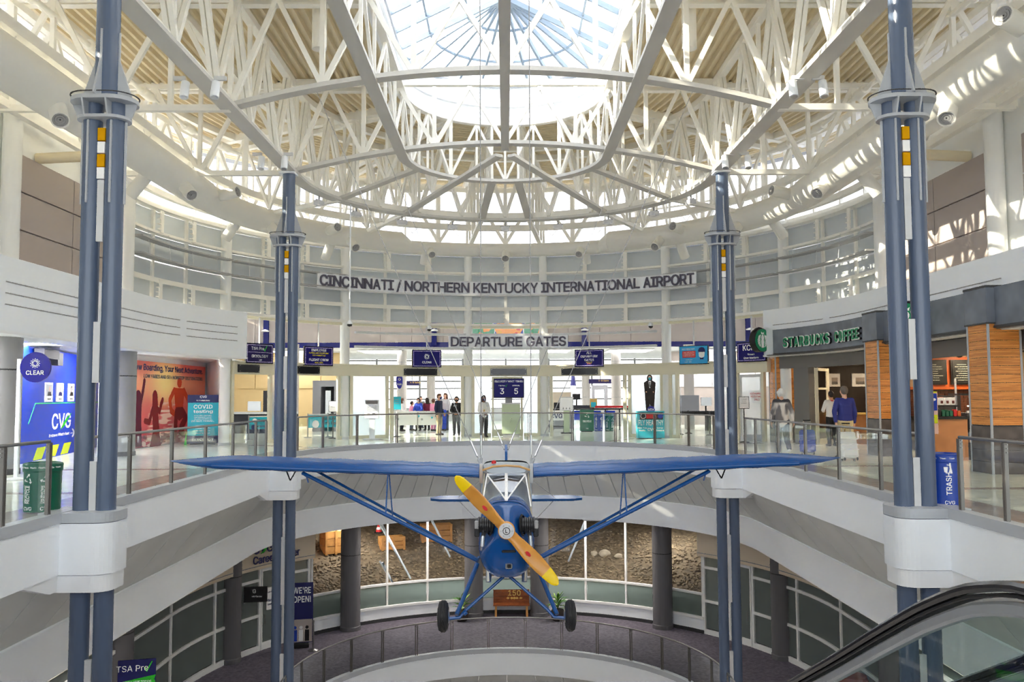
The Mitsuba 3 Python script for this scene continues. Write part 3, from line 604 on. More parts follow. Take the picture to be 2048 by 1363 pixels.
put('blue_band', box((0, 43.85, 4.32), (32, .12, .26)), 'band_blue', w)
for x in (-12.2, -3.65, 4.0, 12.4):
    k = put('blue_pilaster', box((x, 43.75, 5.65), (.24, .2, 2.7)), 'band_blue', w)
    put('lamp_head', lathe([(.02, .12), (.2, .05), (.2, .05), (.2, 0)], (x + .02, 43.5, 5.0), 16), 'pure_white', k)
win = thing('window_19', 'tall far window wall at the end of the security hall', None, kind='structure')
for x in np.arange(-15, 15.1, 3.0): put('mullion', box((x, 60, 2.15), (.12, .14, 4.3)), 'mid_gray', win)
for z in (.85, 1.5, 2.25, 2.75, 4.2): put('transom', box((0, 60, z), (31, .12, .09)), 'mid_gray', win)
for i in range(10):
    x = -15 + 3 * i
    for z0, z1 in ((.9, 2.25), (2.25, 4.2)): put('pane', tm([(x, 60, z0), (x + 3, 60, z0), (x + 3, 60, z1), (x, 60, z1)], [[0, 1, 2], [0, 2, 3]]), 'clear_glass', win)
put('wall_sill', box((0, 60, .4), (32, .2, .85)), 'light_gray', label='low sill wall under the far windows', kind='structure')
for x, y, r, s in ((-5.8, 48, .27, 'just right of the oval purple sign'), (-5.0, 57.5, .27, 'behind the queue of people'), (5.35, 57.5, .27, 'left of the metal detector arch'), (6.15, 48, .27, 'right of the metal detector arch'), (-10.25, 41.6, .25, 'behind the employee screen'), (9.2, 43.2, .25, 'behind the member screen')):
    k = thing('hall_column', f'grey round column inside the security hall, {s}', 'column', 'grey columns inside the security hall')
    put('shaft', lathe([(r, 0), (r, 4.25)], (x, y, 0), 22), 'hall_column', k, smooth=30)
    for z in (1.6, 3.6): put('joint', lathe([(r + .004, z), (r + .004, z + .02)], (x, y, 0), 22), 'mid_gray', k)
k = thing('display_column', 'pale round pillar with a dark blue tapered top inside the right opening', 'pillar')
put('shaft', lathe([(.16, 0), (.16, 2.1), (.17, 2.3)], (3.95, 50.5, 0), 18), 'frost_top', k, smooth=30); put('top', lathe([(.17, 2.3), (.17, 2.3), (.06, 3.1)], (3.95, 50.5, 0), 18), 'navy', k, smooth=30)
# colourful globe mural panel
gm = thing('mural', 'colourful globe mural high above the departure gates sign', 'mural')
M('mural_blue', (24, 60, 170), .5); M('mural_green', (20, 130, 84), .5); M('mural_orange', (226, 140, 40), .5)
def gp(sh, x, z, m, d=.02): put('shape', plane_map(ext(sh, d), (x, 43.7, z), (1, 0, 0), (0, 0, 1)), m, gm)
put('board', box((.12, 43.75, 5.2), (3.7, .08, 1.6)), 'mural_blue', gm)
for x in (-1.15, 1.5):
    gp(disc(.62, 28), x, 5.06, 'pure_white', .016); gp(disc(.58, 28), x, 5.06, 'mural_green')
random.seed(3)
def blob(r, n=14, j=.35, s=1): 
    rs = random.Random(s); return Polygon([(r * (1 - j * rs.random()) * math.cos(a), r * (1 - j * rs.random()) * math.sin(a)) for a in np.arange(n) * 2 * np.pi / n]).buffer(0)
gp(blob(.78, 20, .2, 4), .15, 5.12, 'mural_orange', .03)
for x, z, r, s in ((-1.0, 5.12, .27, 1), (-1.3, 4.8, .18, 2), (1.35, 5.26, .24, 3), (1.75, 4.92, .2, 5), (1.3, 4.78, .15, 8)): gp(blob(r, 10, .5, s), x, z, 'mural_orange', .03)
for i in range(9):
    a = i * .7; gp(blob(.14, 7, .3, 30 + i), .15 + .48 * math.cos(a), 5.12 + .48 * math.sin(a), 'yellow_block' if i % 2 else 'red', .04)
# ---- airport name in raised letters along the curve
def letters_on_arc(s, t0, t1, R, z, h, parent, mat='letter_gray'):
    from PIL import ImageFont
    import glob as _g
    f = ImageFont.truetype(_g.glob('/opt/blender-*/*/datafiles/fonts/Inter.woff2')[0], 96)
    W = f.getlength(s); k = (t1 - t0) / W
    for i, ch in enumerate(s):
        if ch == ' ': continue
        x = f.getlength(s[:i]) + f.getlength(ch) / 2; t = t0 + x * k
        m = meshkit.text_mesh(ch, h, .05, True); v = np.asarray(m.vertices); wd = rad(k) * R * f.getlength(ch) * .93
        sx = wd / (v[:, 0].max() - v[:, 0].min()) if ch not in 'I/' else 1.1
        v = (v - A((v[:, 0].max() + v[:, 0].min()) / 2, 0, 0)) * A(min(sx, 1.9), 1, 1)
        put('letter', plane_map(tm(v, m.faces), at(CW, R, t, z), tang(CW, t), (0, 0, 1)), mat, parent)
nm = thing('airport_sign', 'long curved white sign with the airport name in raised grey letters', 'sign')
for a, b in ((-42.6, -34.6), (-34.5, -25.8), (-25.7, -8.6), (-8.5, 8.3), (8.4, 25.6), (25.7, 34.8), (34.9, 43.3)):
    put('board', sweep(rect(10.80, 10.84, 5.97, 6.49), CW, a, b, 3), 'cool_white', nm)
put('lower_rail', sweep(rect(10.72, 10.92, 5.9, 5.96), CW, -42.6, 43.3, 3), 'light_gray', nm); put('upper_rail', sweep(rect(10.78, 10.92, 6.49, 6.53), CW, -42.6, 43.3, 3), 'light_gray', nm)
letters_on_arc('CINCINNATI / NORTHERN KENTUCKY INTERNATIONAL AIRPORT', -42.2, 43.0, 10.79, 6.04, .4, nm)
dg = thing('gates_sign', 'white sign reading departure gates in raised grey letters between two round columns', 'sign')
put('board', sweep(rect(10.76, 10.8, 3.72, 4.22), CW, -12.8, 13.9, 3), 'cool_white', dg)
letters_on_arc('DEPARTURE GATES', -12.4, 13.6, 10.75, 3.78, .38, dg)
for sd, a, b in (('left', -33.5, -8.9), ('right', 8.9, 33.5), ('middle', -7.6, 7.6)):
    k = thing('louvre_rail', f'pair of slim grey rails at the height of the gates sign in the {sd} bay', 'rail', 'slim grey rails beside the gates sign')
    for z in (4.26, 3.68): put('rail', sweep(rect(10.85, 11.05, z - .03, z + .06), CW, a, b, 3), 'light_gray', k)
# ---- hanging screens
M('screen_navy', (20, 14, 104), .45, 0., .25); M('screen_dark', (34, 26, 78), .45, 0., .25); M('screen_edge', (214, 200, 240), .4); M('screen_cyan', (40, 160, 216), .3); M('text_yellow', (240, 214, 40)); M('skin_pink', (232, 196, 180), .6)
def screen(t, w, h, z, label, face, R=10.9, edge='screen_edge', cat='screen'):
    k = thing('hanging_screen', label, cat)
    o, u, n = at(CW, R, t, z), tang(CW, t), inw(CW, t)
    put('case', plane_map(move(ext(rrect(w + .05, h + .05, .02), .07), (0, 0, -.07)), o, u, (0, 0, 1)), 'black', k)
    put('face', plane_map(ext(rrect(w, h, .005), .006), o, u, (0, 0, 1)), face, k)
    if edge: put('border', plane_map(move(ext(rrect(w - .05, h - .05, .01).difference(rrect(w - .085, h - .085, .01)), .003), (0, 0, .006)), o, u, (0, 0, 1)), edge, k)
    put('hanger', bar(o - n * .04 + A(0, 0, h / 2), o - n * .04 + A(0, 0, 4.6 - z), .05, .05), 'light_gray', k)
    def line(s, x, y, hh, mat='pure_white', w_=None, bold=True): put('lettering', txt(s, hh, o + u * x + A(0, 0, y) + n * .007, u, w=w_, bold=bold), mat, k)
    def shp(p, x, y, mat, lift=.007, nm_='emblem'): put(nm_, plane_map(move(ext(p, .003), (x, y, lift)), o, u, (0, 0, 1)), mat, k)
    return k, line, shp
def burst(r): # ring of dots
    return shapely.unary_union([shapely.Point(q * r * math.cos(a), q * r * math.sin(a)).buffer(r * s) for q, s, d in ((.5, .1, 0), (.74, .12, .26), (1, .1, 0)) for a in np.arange(12) * np.pi / 6 + d])
CHECK = Polygon([(-.5, .05), (-.35, .12), (-.15, -.2), (.35, .7), (.5, .72), (-.1, -.5), (-.2, -.5)])
sc = lambda p, s: shapely.affinity.scale(p, s, s, origin=(0, 0))
k, ln, sp = screen(-55.6, 1.2, .68, 3.28, 'dark violet hanging screen with a green check mark, left end of the row', 'screen_dark')
ln('TSA Pre', -.1, .13, .11, bold=False); sp(sc(CHECK, .18), .25, .17, 'green_clear'); sp(shapely.box(-.57, -.006, .57, .006), 0, .04, 'screen_edge'); ln('SKYOLOGY', 0, -.15, .1, bold=False); ln('LAB', .02, -.26, .05)
k, ln, sp = screen(-41.8, 1.22, .7, 3.27, 'navy hanging screen with yellow lines for employees and flight crew', 'screen_navy')
for s, y, h, m in (('EMPLOYEE', .18, .09, 'pure_white'), ('FLYING AND ESCORTING', .09, .05, 'text_yellow'), ('NOT PERMITTED', 0, .05, 'text_yellow'), ('FLIGHT CREW', -.19, .09, 'pure_white'), ('NON-KCM', -.28, .05, 'text_yellow')): ln(s, 0, y, h, m)
k, ln, sp = screen(-17.5, 1.18, .68, 3.26, 'navy hanging screen with a white ring of dots left of the gates sign', 'screen_navy')
sp(burst(.11), 0, .08, 'pure_white'); ln('CLEAR', 0, -.2, .09)
k, ln, sp = screen(18.5, 1.18, .68, 3.25, 'navy hanging screen listing all departure gates right of the gates sign', 'screen_navy')
for s, y in (('ALL', .18), ('DEPARTURE', .03), ('GATES', -.12)): ln(s, 0, y, .09)
ln('EMPLOYEE', 0, -.19, .035, 'text_yellow'); ln('ACCESS', 0, -.25, .035, 'mural_orange')
k, ln, sp = screen(42.1, 1.22, .68, 3.26, 'bright blue hanging screen showing a masked face and a red box', 'screen_cyan', edge=None)
ln('FLY HEALTHY', -.22, .2, .06); sp(shapely.box(-.29, -.13, .29, .13), -.2, .03, 'red')
for y in (.1, .05, 0, -.05): ln('The health and safety of travelers', -.2, y, .022, w_=.5)
sp(disc(.15), .36, .14, 'navy'); sp(Polygon([(-.13, .08), (.13, .08), (.11, -.1), (0, -.15), (-.11, -.1)]), .36, .02, 'pure_white', .009); sp(shapely.box(-.08, -.2, .08, -.14), .36, .02, 'navy'); ln('FlyHealthy.com', -.2, -.2, .03); ln('CVG', -.32, -.29, .045); ln('FLY', -.14, -.29, .045)
k, ln, sp = screen(55.7, 1.28, .68, 3.27, 'navy hanging sign for known crew members beside the coffee shop', 'screen_navy')
ln('KCM', -.08, .06, .2); ln('Known', 0, -.12, .07); ln('Crew Members', 0, -.25, .07)
k = thing('wait_times_screen', 'large navy screen showing security wait times before the centre doors', 'screen')
o = A(.12, 35.55, 2.02); put('case', box(o, (1.26, .08, .8)), 'black', k); put('face', box(o + A(0, -.045, 0), (1.2, .01, .74)), 'screen_navy', k)
put('stand', box2((-.02, 35.6, .3), (.26, 35.66, 1.7)), 'mid_gray', k)
for s, x, z, h, m in (('SECURITY WAIT TIMES', 0, .24, .075, 'pure_white'), ('TSA Pre', -.3, .08, .05, 'pure_white'), ('GENERAL', .3, .08, .05, 'pure_white'), ('3', -.28, -.24, .23, 'pure_white'), ('5', .3, -.24, .23, 'pure_white')):
    put('lettering', txt(s, h, o + A(x, -.052, z)), m, k)
put('check_mark', plane_map(ext(sc(CHECK, .1), .003), o + A(-.1, -.052, .1), (1, 0, 0), (0, 0, 1)), 'green_clear', k)
# ================================================================ lower floor: windows, gravel bed, frosted shopfronts
RLW, CB = 9.55, 24.9
M('gravel', speck((128, 112, 88), (60, 52, 42), 9., 3), .9); M('wood_crate', speck((214, 160, 92), (178, 122, 62), 6., 2), .6); M('stone_pale', speck((206, 196, 176), (150, 138, 118), 5., 3), .9)
M('pale_strut', (196, 206, 214), .4); M('exhibit_wall', (132, 122, 108)); M('frost_film', (150, 168, 166), .5); M('plant_green', (70, 120, 46), .5); M('plant_light', (150, 186, 90), .5); M('pot_brown', (48, 42, 38), .5)
M('bench_wood', speck((150, 82, 42), (112, 56, 28), 8., 2), .4); M('gold', (206, 170, 96), .4); M('brown_top', (104, 48, 40), .5)
scene['frosted_low'] = {'type': 'principledthin', 'base_color': {'type': 'rgb', 'value': [.36, .45, .41]}, 'roughness': .4, 'spec_trans': .5, 'diff_trans': .8, 'eta': 1.4}
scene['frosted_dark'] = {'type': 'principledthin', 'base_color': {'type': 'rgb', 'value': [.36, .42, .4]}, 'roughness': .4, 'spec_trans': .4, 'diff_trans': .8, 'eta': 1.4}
lw = put('wall_back', sweep(rect(RLW - .06, RLW + .1, -6.8, -6.3), CB, -47.5, 47.9), 'cool_white', label='white knee wall under the lower curved windows', kind='structure')
put('sill', sweep(rect(RLW - .12, RLW + .12, -6.3, -6.22), CB, -47.5, 47.9), 'cream_light', lw)
put('baseboard_back', sweep(rect(RLW - .09, RLW - .05, -6.8, -6.68), CB, -47.5, 47.9), 'charcoal', label='dark baseboard under the white knee wall', kind='structure')
lwin = thing('window_20', 'lower curved windows looking onto the gravel bed', None, kind='structure')
for z in (-5.43, -2.95): put('rail', sweep(rect(RLW - .06, RLW + .04, z - .04, z + .04), CB, -47.5, 47.9), 'cream_light', lwin)
MB = [-47.2, -38.2, -28.5, -18.8, -8, 8, 18.8, 28.5, 38.2, 47.6]
for t in MB: put('mullion', bar(at(CB, RLW, t, -6.25), at(CB, RLW, t, -2.9), .07, .1, inw(CB, t)), 'cream_light', lwin)
for a, b in zip(MB[:-1], MB[1:]):
    for z0, z1, m in ((-6.22, -5.47, 'frosted_low'), (-5.39, -2.95, 'clear_glass')):
        put('frosted_pane' if m == 'frosted_low' else 'pane', sweep([(RLW, z0), (RLW, z1)], CB, a + .3, b - .3, 4, closed=False), m, lwin)
LN = {-93.2: 'at the left picture edge beside the blue checkmark sign', -69: 'left of the career office door', -38.5: 'beside the navy open sign', -8: 'left of the bench', 8: 'right of the bench', 38.5: 'behind the right wing strut', 69: 'right of the lower glass door', 93.2: 'behind the escalator handrail'}
for t, s in LN.items():
    k = thing('dark_column', f'dark grey round column on the lower floor {s}', 'column', 'dark columns on the lower floor')
    p = at(CB, 9.2 if abs(t) < 60 else 9.58, t); r = .36
    put('shaft', lathe([(r, -6.8), (r, -2.9)], p, 26), 'dark_gray_column', k, smooth=30)
    put('base_ring', lathe([(r + .02, -6.8), (r + .02, -6.66), (r + .02, -6.66), (r, -6.64)], p, 26), 'dark_gray_column', k)
    put('joint', lathe([(r + .004, -4.1), (r + .004, -4.07)], p, 26), 'charcoal', k)
# gravel slope, built as one heap of stones on a bank
def bank(r): return -5.55 + .42 * max(0, r - 9.75) - .04 * max(0, r - 11.85) ** 2
g = []
RR = np.linspace(9.67, 14.7, 16); TT = np.linspace(-56, 56, 90)
V = np.array([[at(CB, r, t, bank(r)) for t in TT] for r in RR]); V[..., 2] += .12 * (meshkit.fbm(V * 2.2, 3) - .5)
n0, m0 = V.shape[:2]; F = [f for i in range(n0 - 1) for j in range(m0 - 1) for f in ([i * m0 + j, i * m0 + j + 1, (i + 1) * m0 + j + 1], [i * m0 + j, (i + 1) * m0 + j + 1, (i + 1) * m0 + j])]
put('gravel_bank', tm(V.reshape(-1, 3), F), 'gravel', label='brown gravel bank behind the lower windows', kind='stuff', cat='gravel', smooth=True)
rs = np.random.default_rng(7); ico = trimesh.creation.icosahedron(); st = []
for i in range(5200):
    r, t = 9.75 + 3.6 * rs.random() ** 1.3, rs.uniform(-57, 57); s = rs.uniform(.025, .075)
    v = np.asarray(ico.vertices) * (.7 + .6 * rs.random((12, 1))) * s * A(1, 1, .7); st.append(tm(v + at(CB, r, t, bank(r) + .02), ico.faces))
M('gravel_stone', speck((158, 140, 112), (70, 62, 52), 6., 2), .85)
put('gravel_stones', join(st), 'gravel_stone', label='loose small stones covering the gravel bank', kind='stuff', cat='gravel')
for i, (r, t, s, w) in enumerate(((10.3, -46, .3, 'large pale boulder at the left end of the gravel'), (9.8, -47.5, .12, 'small pale stone low on the left of the gravel'), (11.5, 20.5, .2, 'pale boulder with a hollow right of the plane'), (11.4, 23.5, .14, 'pale boulder farther right on the gravel'), (11.5, 18.3, .13, 'small pale boulder just right of the plane'))):
    m = trimesh.creation.icosphere(2, s); v = np.asarray(m.vertices) * (1 + .5 * (meshkit.noise(np.asarray(m.vertices) * 5 / s * .3, i) - .5))[:, None] * A(1.2, 1, .8)
    put('boulder', tm(v + at(CB, r, t, bank(r) + s * .3), m.faces), 'stone_pale', label=w, cat='boulder', smooth=25)
put('wall_exhibit', sweep(rect(14.75, 14.95, -6.8, -2.9), CB, -60, 60, 5), 'exhibit_wall', label='dull brown wall behind the gravel bed', kind='structure')
def crate(c, w, d, h, rz, label):
    k = thing('wooden_crate', label, 'crate')
    for i in range(3): put('board', box((c[0], c[1], c[2] + h * (i + .5) / 3), (w, d, h / 3 - .02), rz), 'wood_crate', k)
    for sx in (-.5, 0, .5):
        o = A(sx * (w - .1), -d / 2 - .02, h / 2); a = rad(rz); o = A(o[0] * math.cos(a) - o[1] * math.sin(a), o[0] * math.sin(a) + o[1] * math.cos(a), o[2])
        put('batten', box(A(*c) + o, (.09, .05, h + .04), rz), 'wood_crate', k)
for (t, r, w, h, rz, s) in ((-43.5, 12.2, 1.7, .75, 40, 'long low wooden crate behind the left lower window'), (-34.5, 12.3, .9, .9, 30, 'upright wooden crate beside the left dark column'), (-13.8, 12.6, 1.3, .7, 12, 'wooden crate just left of the plane nose'), (-23, 12.2, 1.0, .5, 20, 'wooden board crate behind the pale leaning struts')):
    p = at(CB, r, t, bank(r) - .05); crate(p, w, .7, h, rz, s)
for i, (t0, t1, r, z0, z1, s) in enumerate(((-30, -22.5, 9.75, -3.0, -5.35, 'pale strut leaning down to the right in the second left window'), (-29.5, -26.8, 9.6, -4.6, -5.5, 'short pale strut low in the second left window'), (-17.5, -12.8, 10.2, -3.0, -4.7, 'pale strut leaning just left of the plane nose'), (18.5, 14, 10.2, -3.0, -4.9, 'pale strut leaning just right of the plane'))):
    put('leaning_strut', join(bar(at(CB, r, t0, z0), at(CB, r, t1, z1), .1, .06), bar(at(CB, r + .3, t0, z0), at(CB, r, t1, z1), .05, .05)), 'pale_strut', label=s, cat='strut')
k = thing('traffic_cone', 'small red and white cone on the gravel behind the left wing strut', 'cone'); p = at(CB, 12.6, -25, bank(12.6))
for a, b, m in ((0, .1, 'red'), (.1, .2, 'pure_white'), (.2, .3, 'red'), (.3, .38, 'pure_white')): put('band', lathe([(.13 - .28 * a, a), (.13 - .28 * b, b)], p + A(0, 0, .45), 14), m, k)
put('base', box(p + A(0, 0, .43), (.32, .32, .05)), 'black', k)
# tan fascias and frosted shopfronts on both sides
for sg, sd in ((-1, 'left'), (1, 'right')):
    w = put('wall_fascia', sweep(rect(9.3, 9.65, -4.05, -2.9), CB, *sorted((sg * 47.3, sg * 112)), 3), 'tan_fascia', label=f'tan fascia over the lower shopfront on the {sd}', kind='structure', smooth=True)
    put('groove', sweep(rect(9.29, 9.31, -3.95, -3.92), CB, *sorted((sg * 47.3, sg * 112)), 3), 'mid_gray', w)
    f = thing('window_front', f'frosted glass shopfront in cream frames on the lower floor, {sd} side', None, kind='structure')
    cuts = [48, 52.5, 54.5, 61, 66.5, 74, 89.9, 92.7, 95.5, 98.3, 101, 104, 107]
    for i, (a, b) in enumerate(zip(cuts[:-1], cuts[1:])):
        if a == 54.5: continue
        g_ = .35 if b <= 90 else .05
        for z0, z1 in ((-6.6, -5.68), (-5.6, -4.5), (-4.42, -4.1)):
            put('pane', sweep([(RLW, z0), (RLW, z1)], CB, *sorted((sg * (a + g_), sg * (b - g_))), 4, closed=False), 'frosted_dark', f)
        for z in (-6.68, -5.64, -4.46): put('rail', sweep(rect(RLW - .06, RLW + .03, z - .045 if z > -6 else -6.8, z + .045), CB, *sorted((sg * a, sg * b)), 4), 'cream_light', f)
    for t in cuts: put('mullion', bar(at(CB, RLW, sg * t, -6.8), at(CB, RLW, sg * t, -4.05), .08, .1, inw(CB, sg * t)), 'cream_light', f)
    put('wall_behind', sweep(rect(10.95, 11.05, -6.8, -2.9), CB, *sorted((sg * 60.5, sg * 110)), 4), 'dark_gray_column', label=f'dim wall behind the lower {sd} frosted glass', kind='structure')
    d = thing('door_3' if sg < 0 else 'door_4', f'glass door of the lower {sd} shopfront with a bow handle', None, kind='structure')
    p, q = at(CB, RLW - .02, sg * 54.8), at(CB, RLW - .02, sg * 60.7); u = (q - p) / np.linalg.norm(q - p)
    put('frame', join(bar(p + u * .05 + A(0, 0, -6.8), p + u * .05 + A(0, 0, -4.1), .06, .1), bar(q - u * .05 + A(0, 0, -6.8), q - u * .05 + A(0, 0, -4.1), .06, .1), bar(p + A(0, 0, -6.68), q + A(0, 0, -6.68), .06, .24), bar(p + A(0, 0, -4.15), q + A(0, 0, -4.15), .06, .1)), 'cream_light', d)
    put('glass', tm([p + A(0, 0, -6.56), q + A(0, 0, -6.56), q + A(0, 0, -4.2), p + A(0, 0, -4.2)], [[0, 1, 2], [0, 2, 3]]), 'frosted_dark', d)
    n = inw(CB, sg * 57.7); h = q - u * .14 + n * .08
    put('handle', pipe([h + A(0, 0, -5.95) - n * .06, h + A(0, 0, -5.95), h + A(0, 0, -5.65), h + A(0, 0, -5.65) - n * .06], .014, 8), 'stainless', d)
    if sg < 0:
        o = (p + q) / 2 + n * .03 + A(0, 0, -5.15); k = put('notice', plane_map(ext(rrect(.5, .75, .05), .006), o, tang(CB, -57.7), (0, 0, 1)), 'pure_white', d, 'white office notice')
        for s, y, hh in (('Kentucky', -.1, .08), ('Career Center', -.22, .06), ('3', .02, .08), ('open weekdays', .2, .04)): put('lettering', txt(s, hh, o + n * .007 + A(0, 0, y), tang(CB, -57.7), w=.4 if len(s) > 6 else None), 'navy', k)
        t_ = -58.2; o = at(CB, 9.2, t_, -3.5); k = thing('office_sign', 'navy lettering with a green leaf on the tan fascia over the career office', 'sign'); u2 = tang(CB, t_)
        put('lettering', txt('CVG', .3, o - u2 * .62 + A(0, 0, .0), u2, depth=.02), 'navy', k, 'three big navy letters'); put('lettering', txt('Career Center', .24, o + A(0, 0, -.33), u2, depth=.02, w=2.1), 'navy', k)
        put('leaf', plane_map(ext(Polygon([(-.1, -.05), (.05, 0), (.3, .3), (.1, .2)]), .03), o - u2 * .62 + A(0, 0, .02), u2, (0, 0, 1)), 'green_clear', k)
k = thing('blade_sign', 'small black sign projecting from the dark column by the office door', 'sign'); p = at(CB, 9.2, -64.2, -4.8)
put('plate', box(p, (.75, .05, .5), 8), 'black', k); put('bracket', box(p + A(-.42, 0, 0), (.12, .08, .6), 8), 'mid_gray', k); put('lettering', txt('CVG', .12, p + A(-.15, -.035, .05)), 'pure_white', k); put('lettering', txt('Career Center', .05, p + A(0, -.035, -.08)), 'pure_white', k)
# open sign, stanchion, blue enrol sign, round kiosk, bench, plants
k = thing('open_sign', 'navy and photo banner sign announcing that the office is open', 'sign'); p = A(-7.0, 29.95, -6.8); r = 12
put('board', box(p + A(0, 0, 1.15), (.75, .05, 2.0), r), 'navy', k); put('foot', box(p + A(0, 0, .06), (.5, .4, .08), r), 'black', k)
u2 = A(math.cos(rad(r)), math.sin(rad(r)), 0); nn = A(u2[1], -u2[0], 0)
put('lettering', txt("WE'RE", .2, p + A(0, 0, 1.8) + nn * .03, u2, w=.6), 'pure_white', k); put('lettering', txt('OPEN!', .2, p + A(0, 0, 1.5) + nn * .03, u2, w=.6), 'pure_white', k); put('photo', box(p + A(0, 0, .55) + nn * .03, (.7, .01, .75), r), 'taupe', k, 'photo strip with people')
for i in range(3):
    o = p + u2 * (-.22 + .2 * i) + nn * .037; put('figure', plane_map(ext(shapely.union_all([shapely.box(-.07, 0, .07, .38), shapely.Point(0, .46).buffer(.055)]), .004), o + A(0, 0, .2), u2, (0, 0, 1)), ('mural_blue', 'pure_white', 'black')[i], k)
def stanchion(p, label, cat='barrier post', h=1.0, m='stainless', base=.17, group=None):
    k = thing('stanchion', label, cat, group)
    put('base', lathe([(base, 0), (base, .02), (base, .02), (.05, .06)], p, 20), m, k); put('post', lathe([(.028, .04), (.028, h - .08), (.028, h - .08), (.036, h - .08), (.036, h), (.036, h), (.001, h)], p, 14), m, k, smooth=30); return k
stanchion((-6.5, 29.5, -6.8), 'silver post with a round base in front of the open sign')
k = thing('enrol_sign', 'dark blue and green enrolment sign standing at the lower left', 'sign'); p = A(-9.0, 21.45, -6.8); r = 14
u2 = A(math.cos(rad(r)), math.sin(rad(r)), 0); nn = A(u2[1], -u2[0], 0); o = p + nn * .03
put('board', box(p + A(0, 0, 1.15), (.86, .05, 1.95), r), 'navy', k); put('foot', box(p + A(0, 0, .08), (.6, .5, .1), r), 'black', k)
put('lettering', txt('TSA Pre', .14, o + A(0, 0, 1.86) - u2 * .1, u2, bold=False), 'pure_white', k); put('check_mark', plane_map(ext(sc(CHECK, .2), .004), o + A(0, 0, 1.93) + u2 * .26, u2, (0, 0, 1)), 'green_clear', k)
put('ribbon', plane_map(ext(Polygon([(-.44, -.12), (-.3, -.1), (.44, 0), (.4, .1), (.44, .2), (-.44, .06), (-.38, -.02)]), .004), o + A(0, 0, 1.55), u2, (0, 0, 1)), 'green_clear', k); put('lettering', txt('ENROLL HERE TODAY!', .07, o + A(0, 0, 1.56) + nn * .006, u2, up=(.0, 0, 1), w=.66), 'pure_white', k)
for i, s in enumerate(('Keep those', 'shoes on.', 'You busy')): put('lettering', txt(s, .08, o + A(0, 0, 1.25 - .13 * i) + u2 * .12, u2, bold=False), 'pure_white', k)
for e in (0, 1): put('shoe_sole', plane_map(ext(shapely.affinity.rotate(shapely.union_all([shapely.affinity.scale(disc(.08), .7, 1.5), shapely.affinity.translate(disc(.055), 0, -.16)]), -25 - 20 * e), .004), o + A(0, 0, 1.12 - .12 * e) + u2 * (-.25 + .05 * e), u2, (0, 0, 1)), 'pure_white', k)
k = thing('round_kiosk', 'white round kiosk with a brown top seen through the escalator glass', 'kiosk'); p = A(8.6, 21.9, -6.8)
put('body', lathe([(.34, 0), (.34, 1.3)], p, 28), 'cool_white', k, smooth=30); put('top', lathe([(.38, 1.3), (.4, 1.36), (.4, 1.36), (.36, 1.5), (.36, 1.5), (.0, 1.52)], p, 28), 'brown_top', k, smooth=30); put('lettering', txt('CVG', .2, p + A(-.08, -.345, .8), w=.4), 'navy', k)
k = thing('bench', 'brown wooden bench with a gold anniversary emblem between the two plants', 'bench'); p = A(.18, 33.95, -6.8)
for i in range(4): put('slat', box(p + A(0, .2, .52 + .125 * i), (1.4, .04, .115)), 'bench_wood', k)
for i in range(4): put('seat_slat', box(p + A(0, -.22 + .11 * i, .45), (1.4, .1, .04)), 'bench_wood', k)
for sx in (-.6, .6): put('leg', box(p + A(sx, 0, .21), (.08, .45, .43)), 'wood_crate', k)
put('lettering', txt('150', .2, p + A(.12, .175, .73)), 'gold', k)
put('emblem', plane_map(ext(shapely.union_all([Polygon([(x - .07, 0), (x, .05), (x + .07, 0), (x, -.05)]) for x in (-.25, -.1, .1, .25)] + [disc(.05)]), .004), p + A(.12, .175, .63), (1, 0, 0), (0, 0, 1)), 'gold', k)
def plant(p, label, s):
    k = thing('potted_plant', label, 'plant', 'potted plants beside the bench'); rs = random.Random(s)
    put('pot', lathe([(.16, 0), (.24, .1), (.26, .32), (.22, .42), (.22, .42), (.18, .42)], p, 20), 'pot_brown', k, smooth=30)
    for i in range(34):
        a, e, ln = rs.uniform(0, 6.28), rs.uniform(.1, 1.3), rs.uniform(.35, .62); d = A(math.cos(a) * math.cos(e), math.sin(a) * math.cos(e), math.sin(e)); q = A(-math.sin(a), math.cos(a), 0)
        b = A(*p) + A(0, 0, .45 + .35 * rs.random()); P = [b + d * ln * f + A(0, 0, -.22 * f * f * math.cos(e)) for f in (0, .4, .75, 1)]; W = (.012, .05, .04, 0)
        V = [x + q * w * sg for x, w in zip(P, W) for sg in (-1, 1)]
        put('leaf', tm(V, [[0, 1, 3], [0, 3, 2], [2, 3, 5], [2, 5, 4], [4, 5, 7]]), 'plant_light' if i % 3 == 0 else 'plant_green', k)
plant(A(-1.7, 33.2, -6.8), 'leafy potted plant left of the bench', 1); plant(A(1.93, 33.2, -6.8), 'leafy potted plant right of the bench', 2)
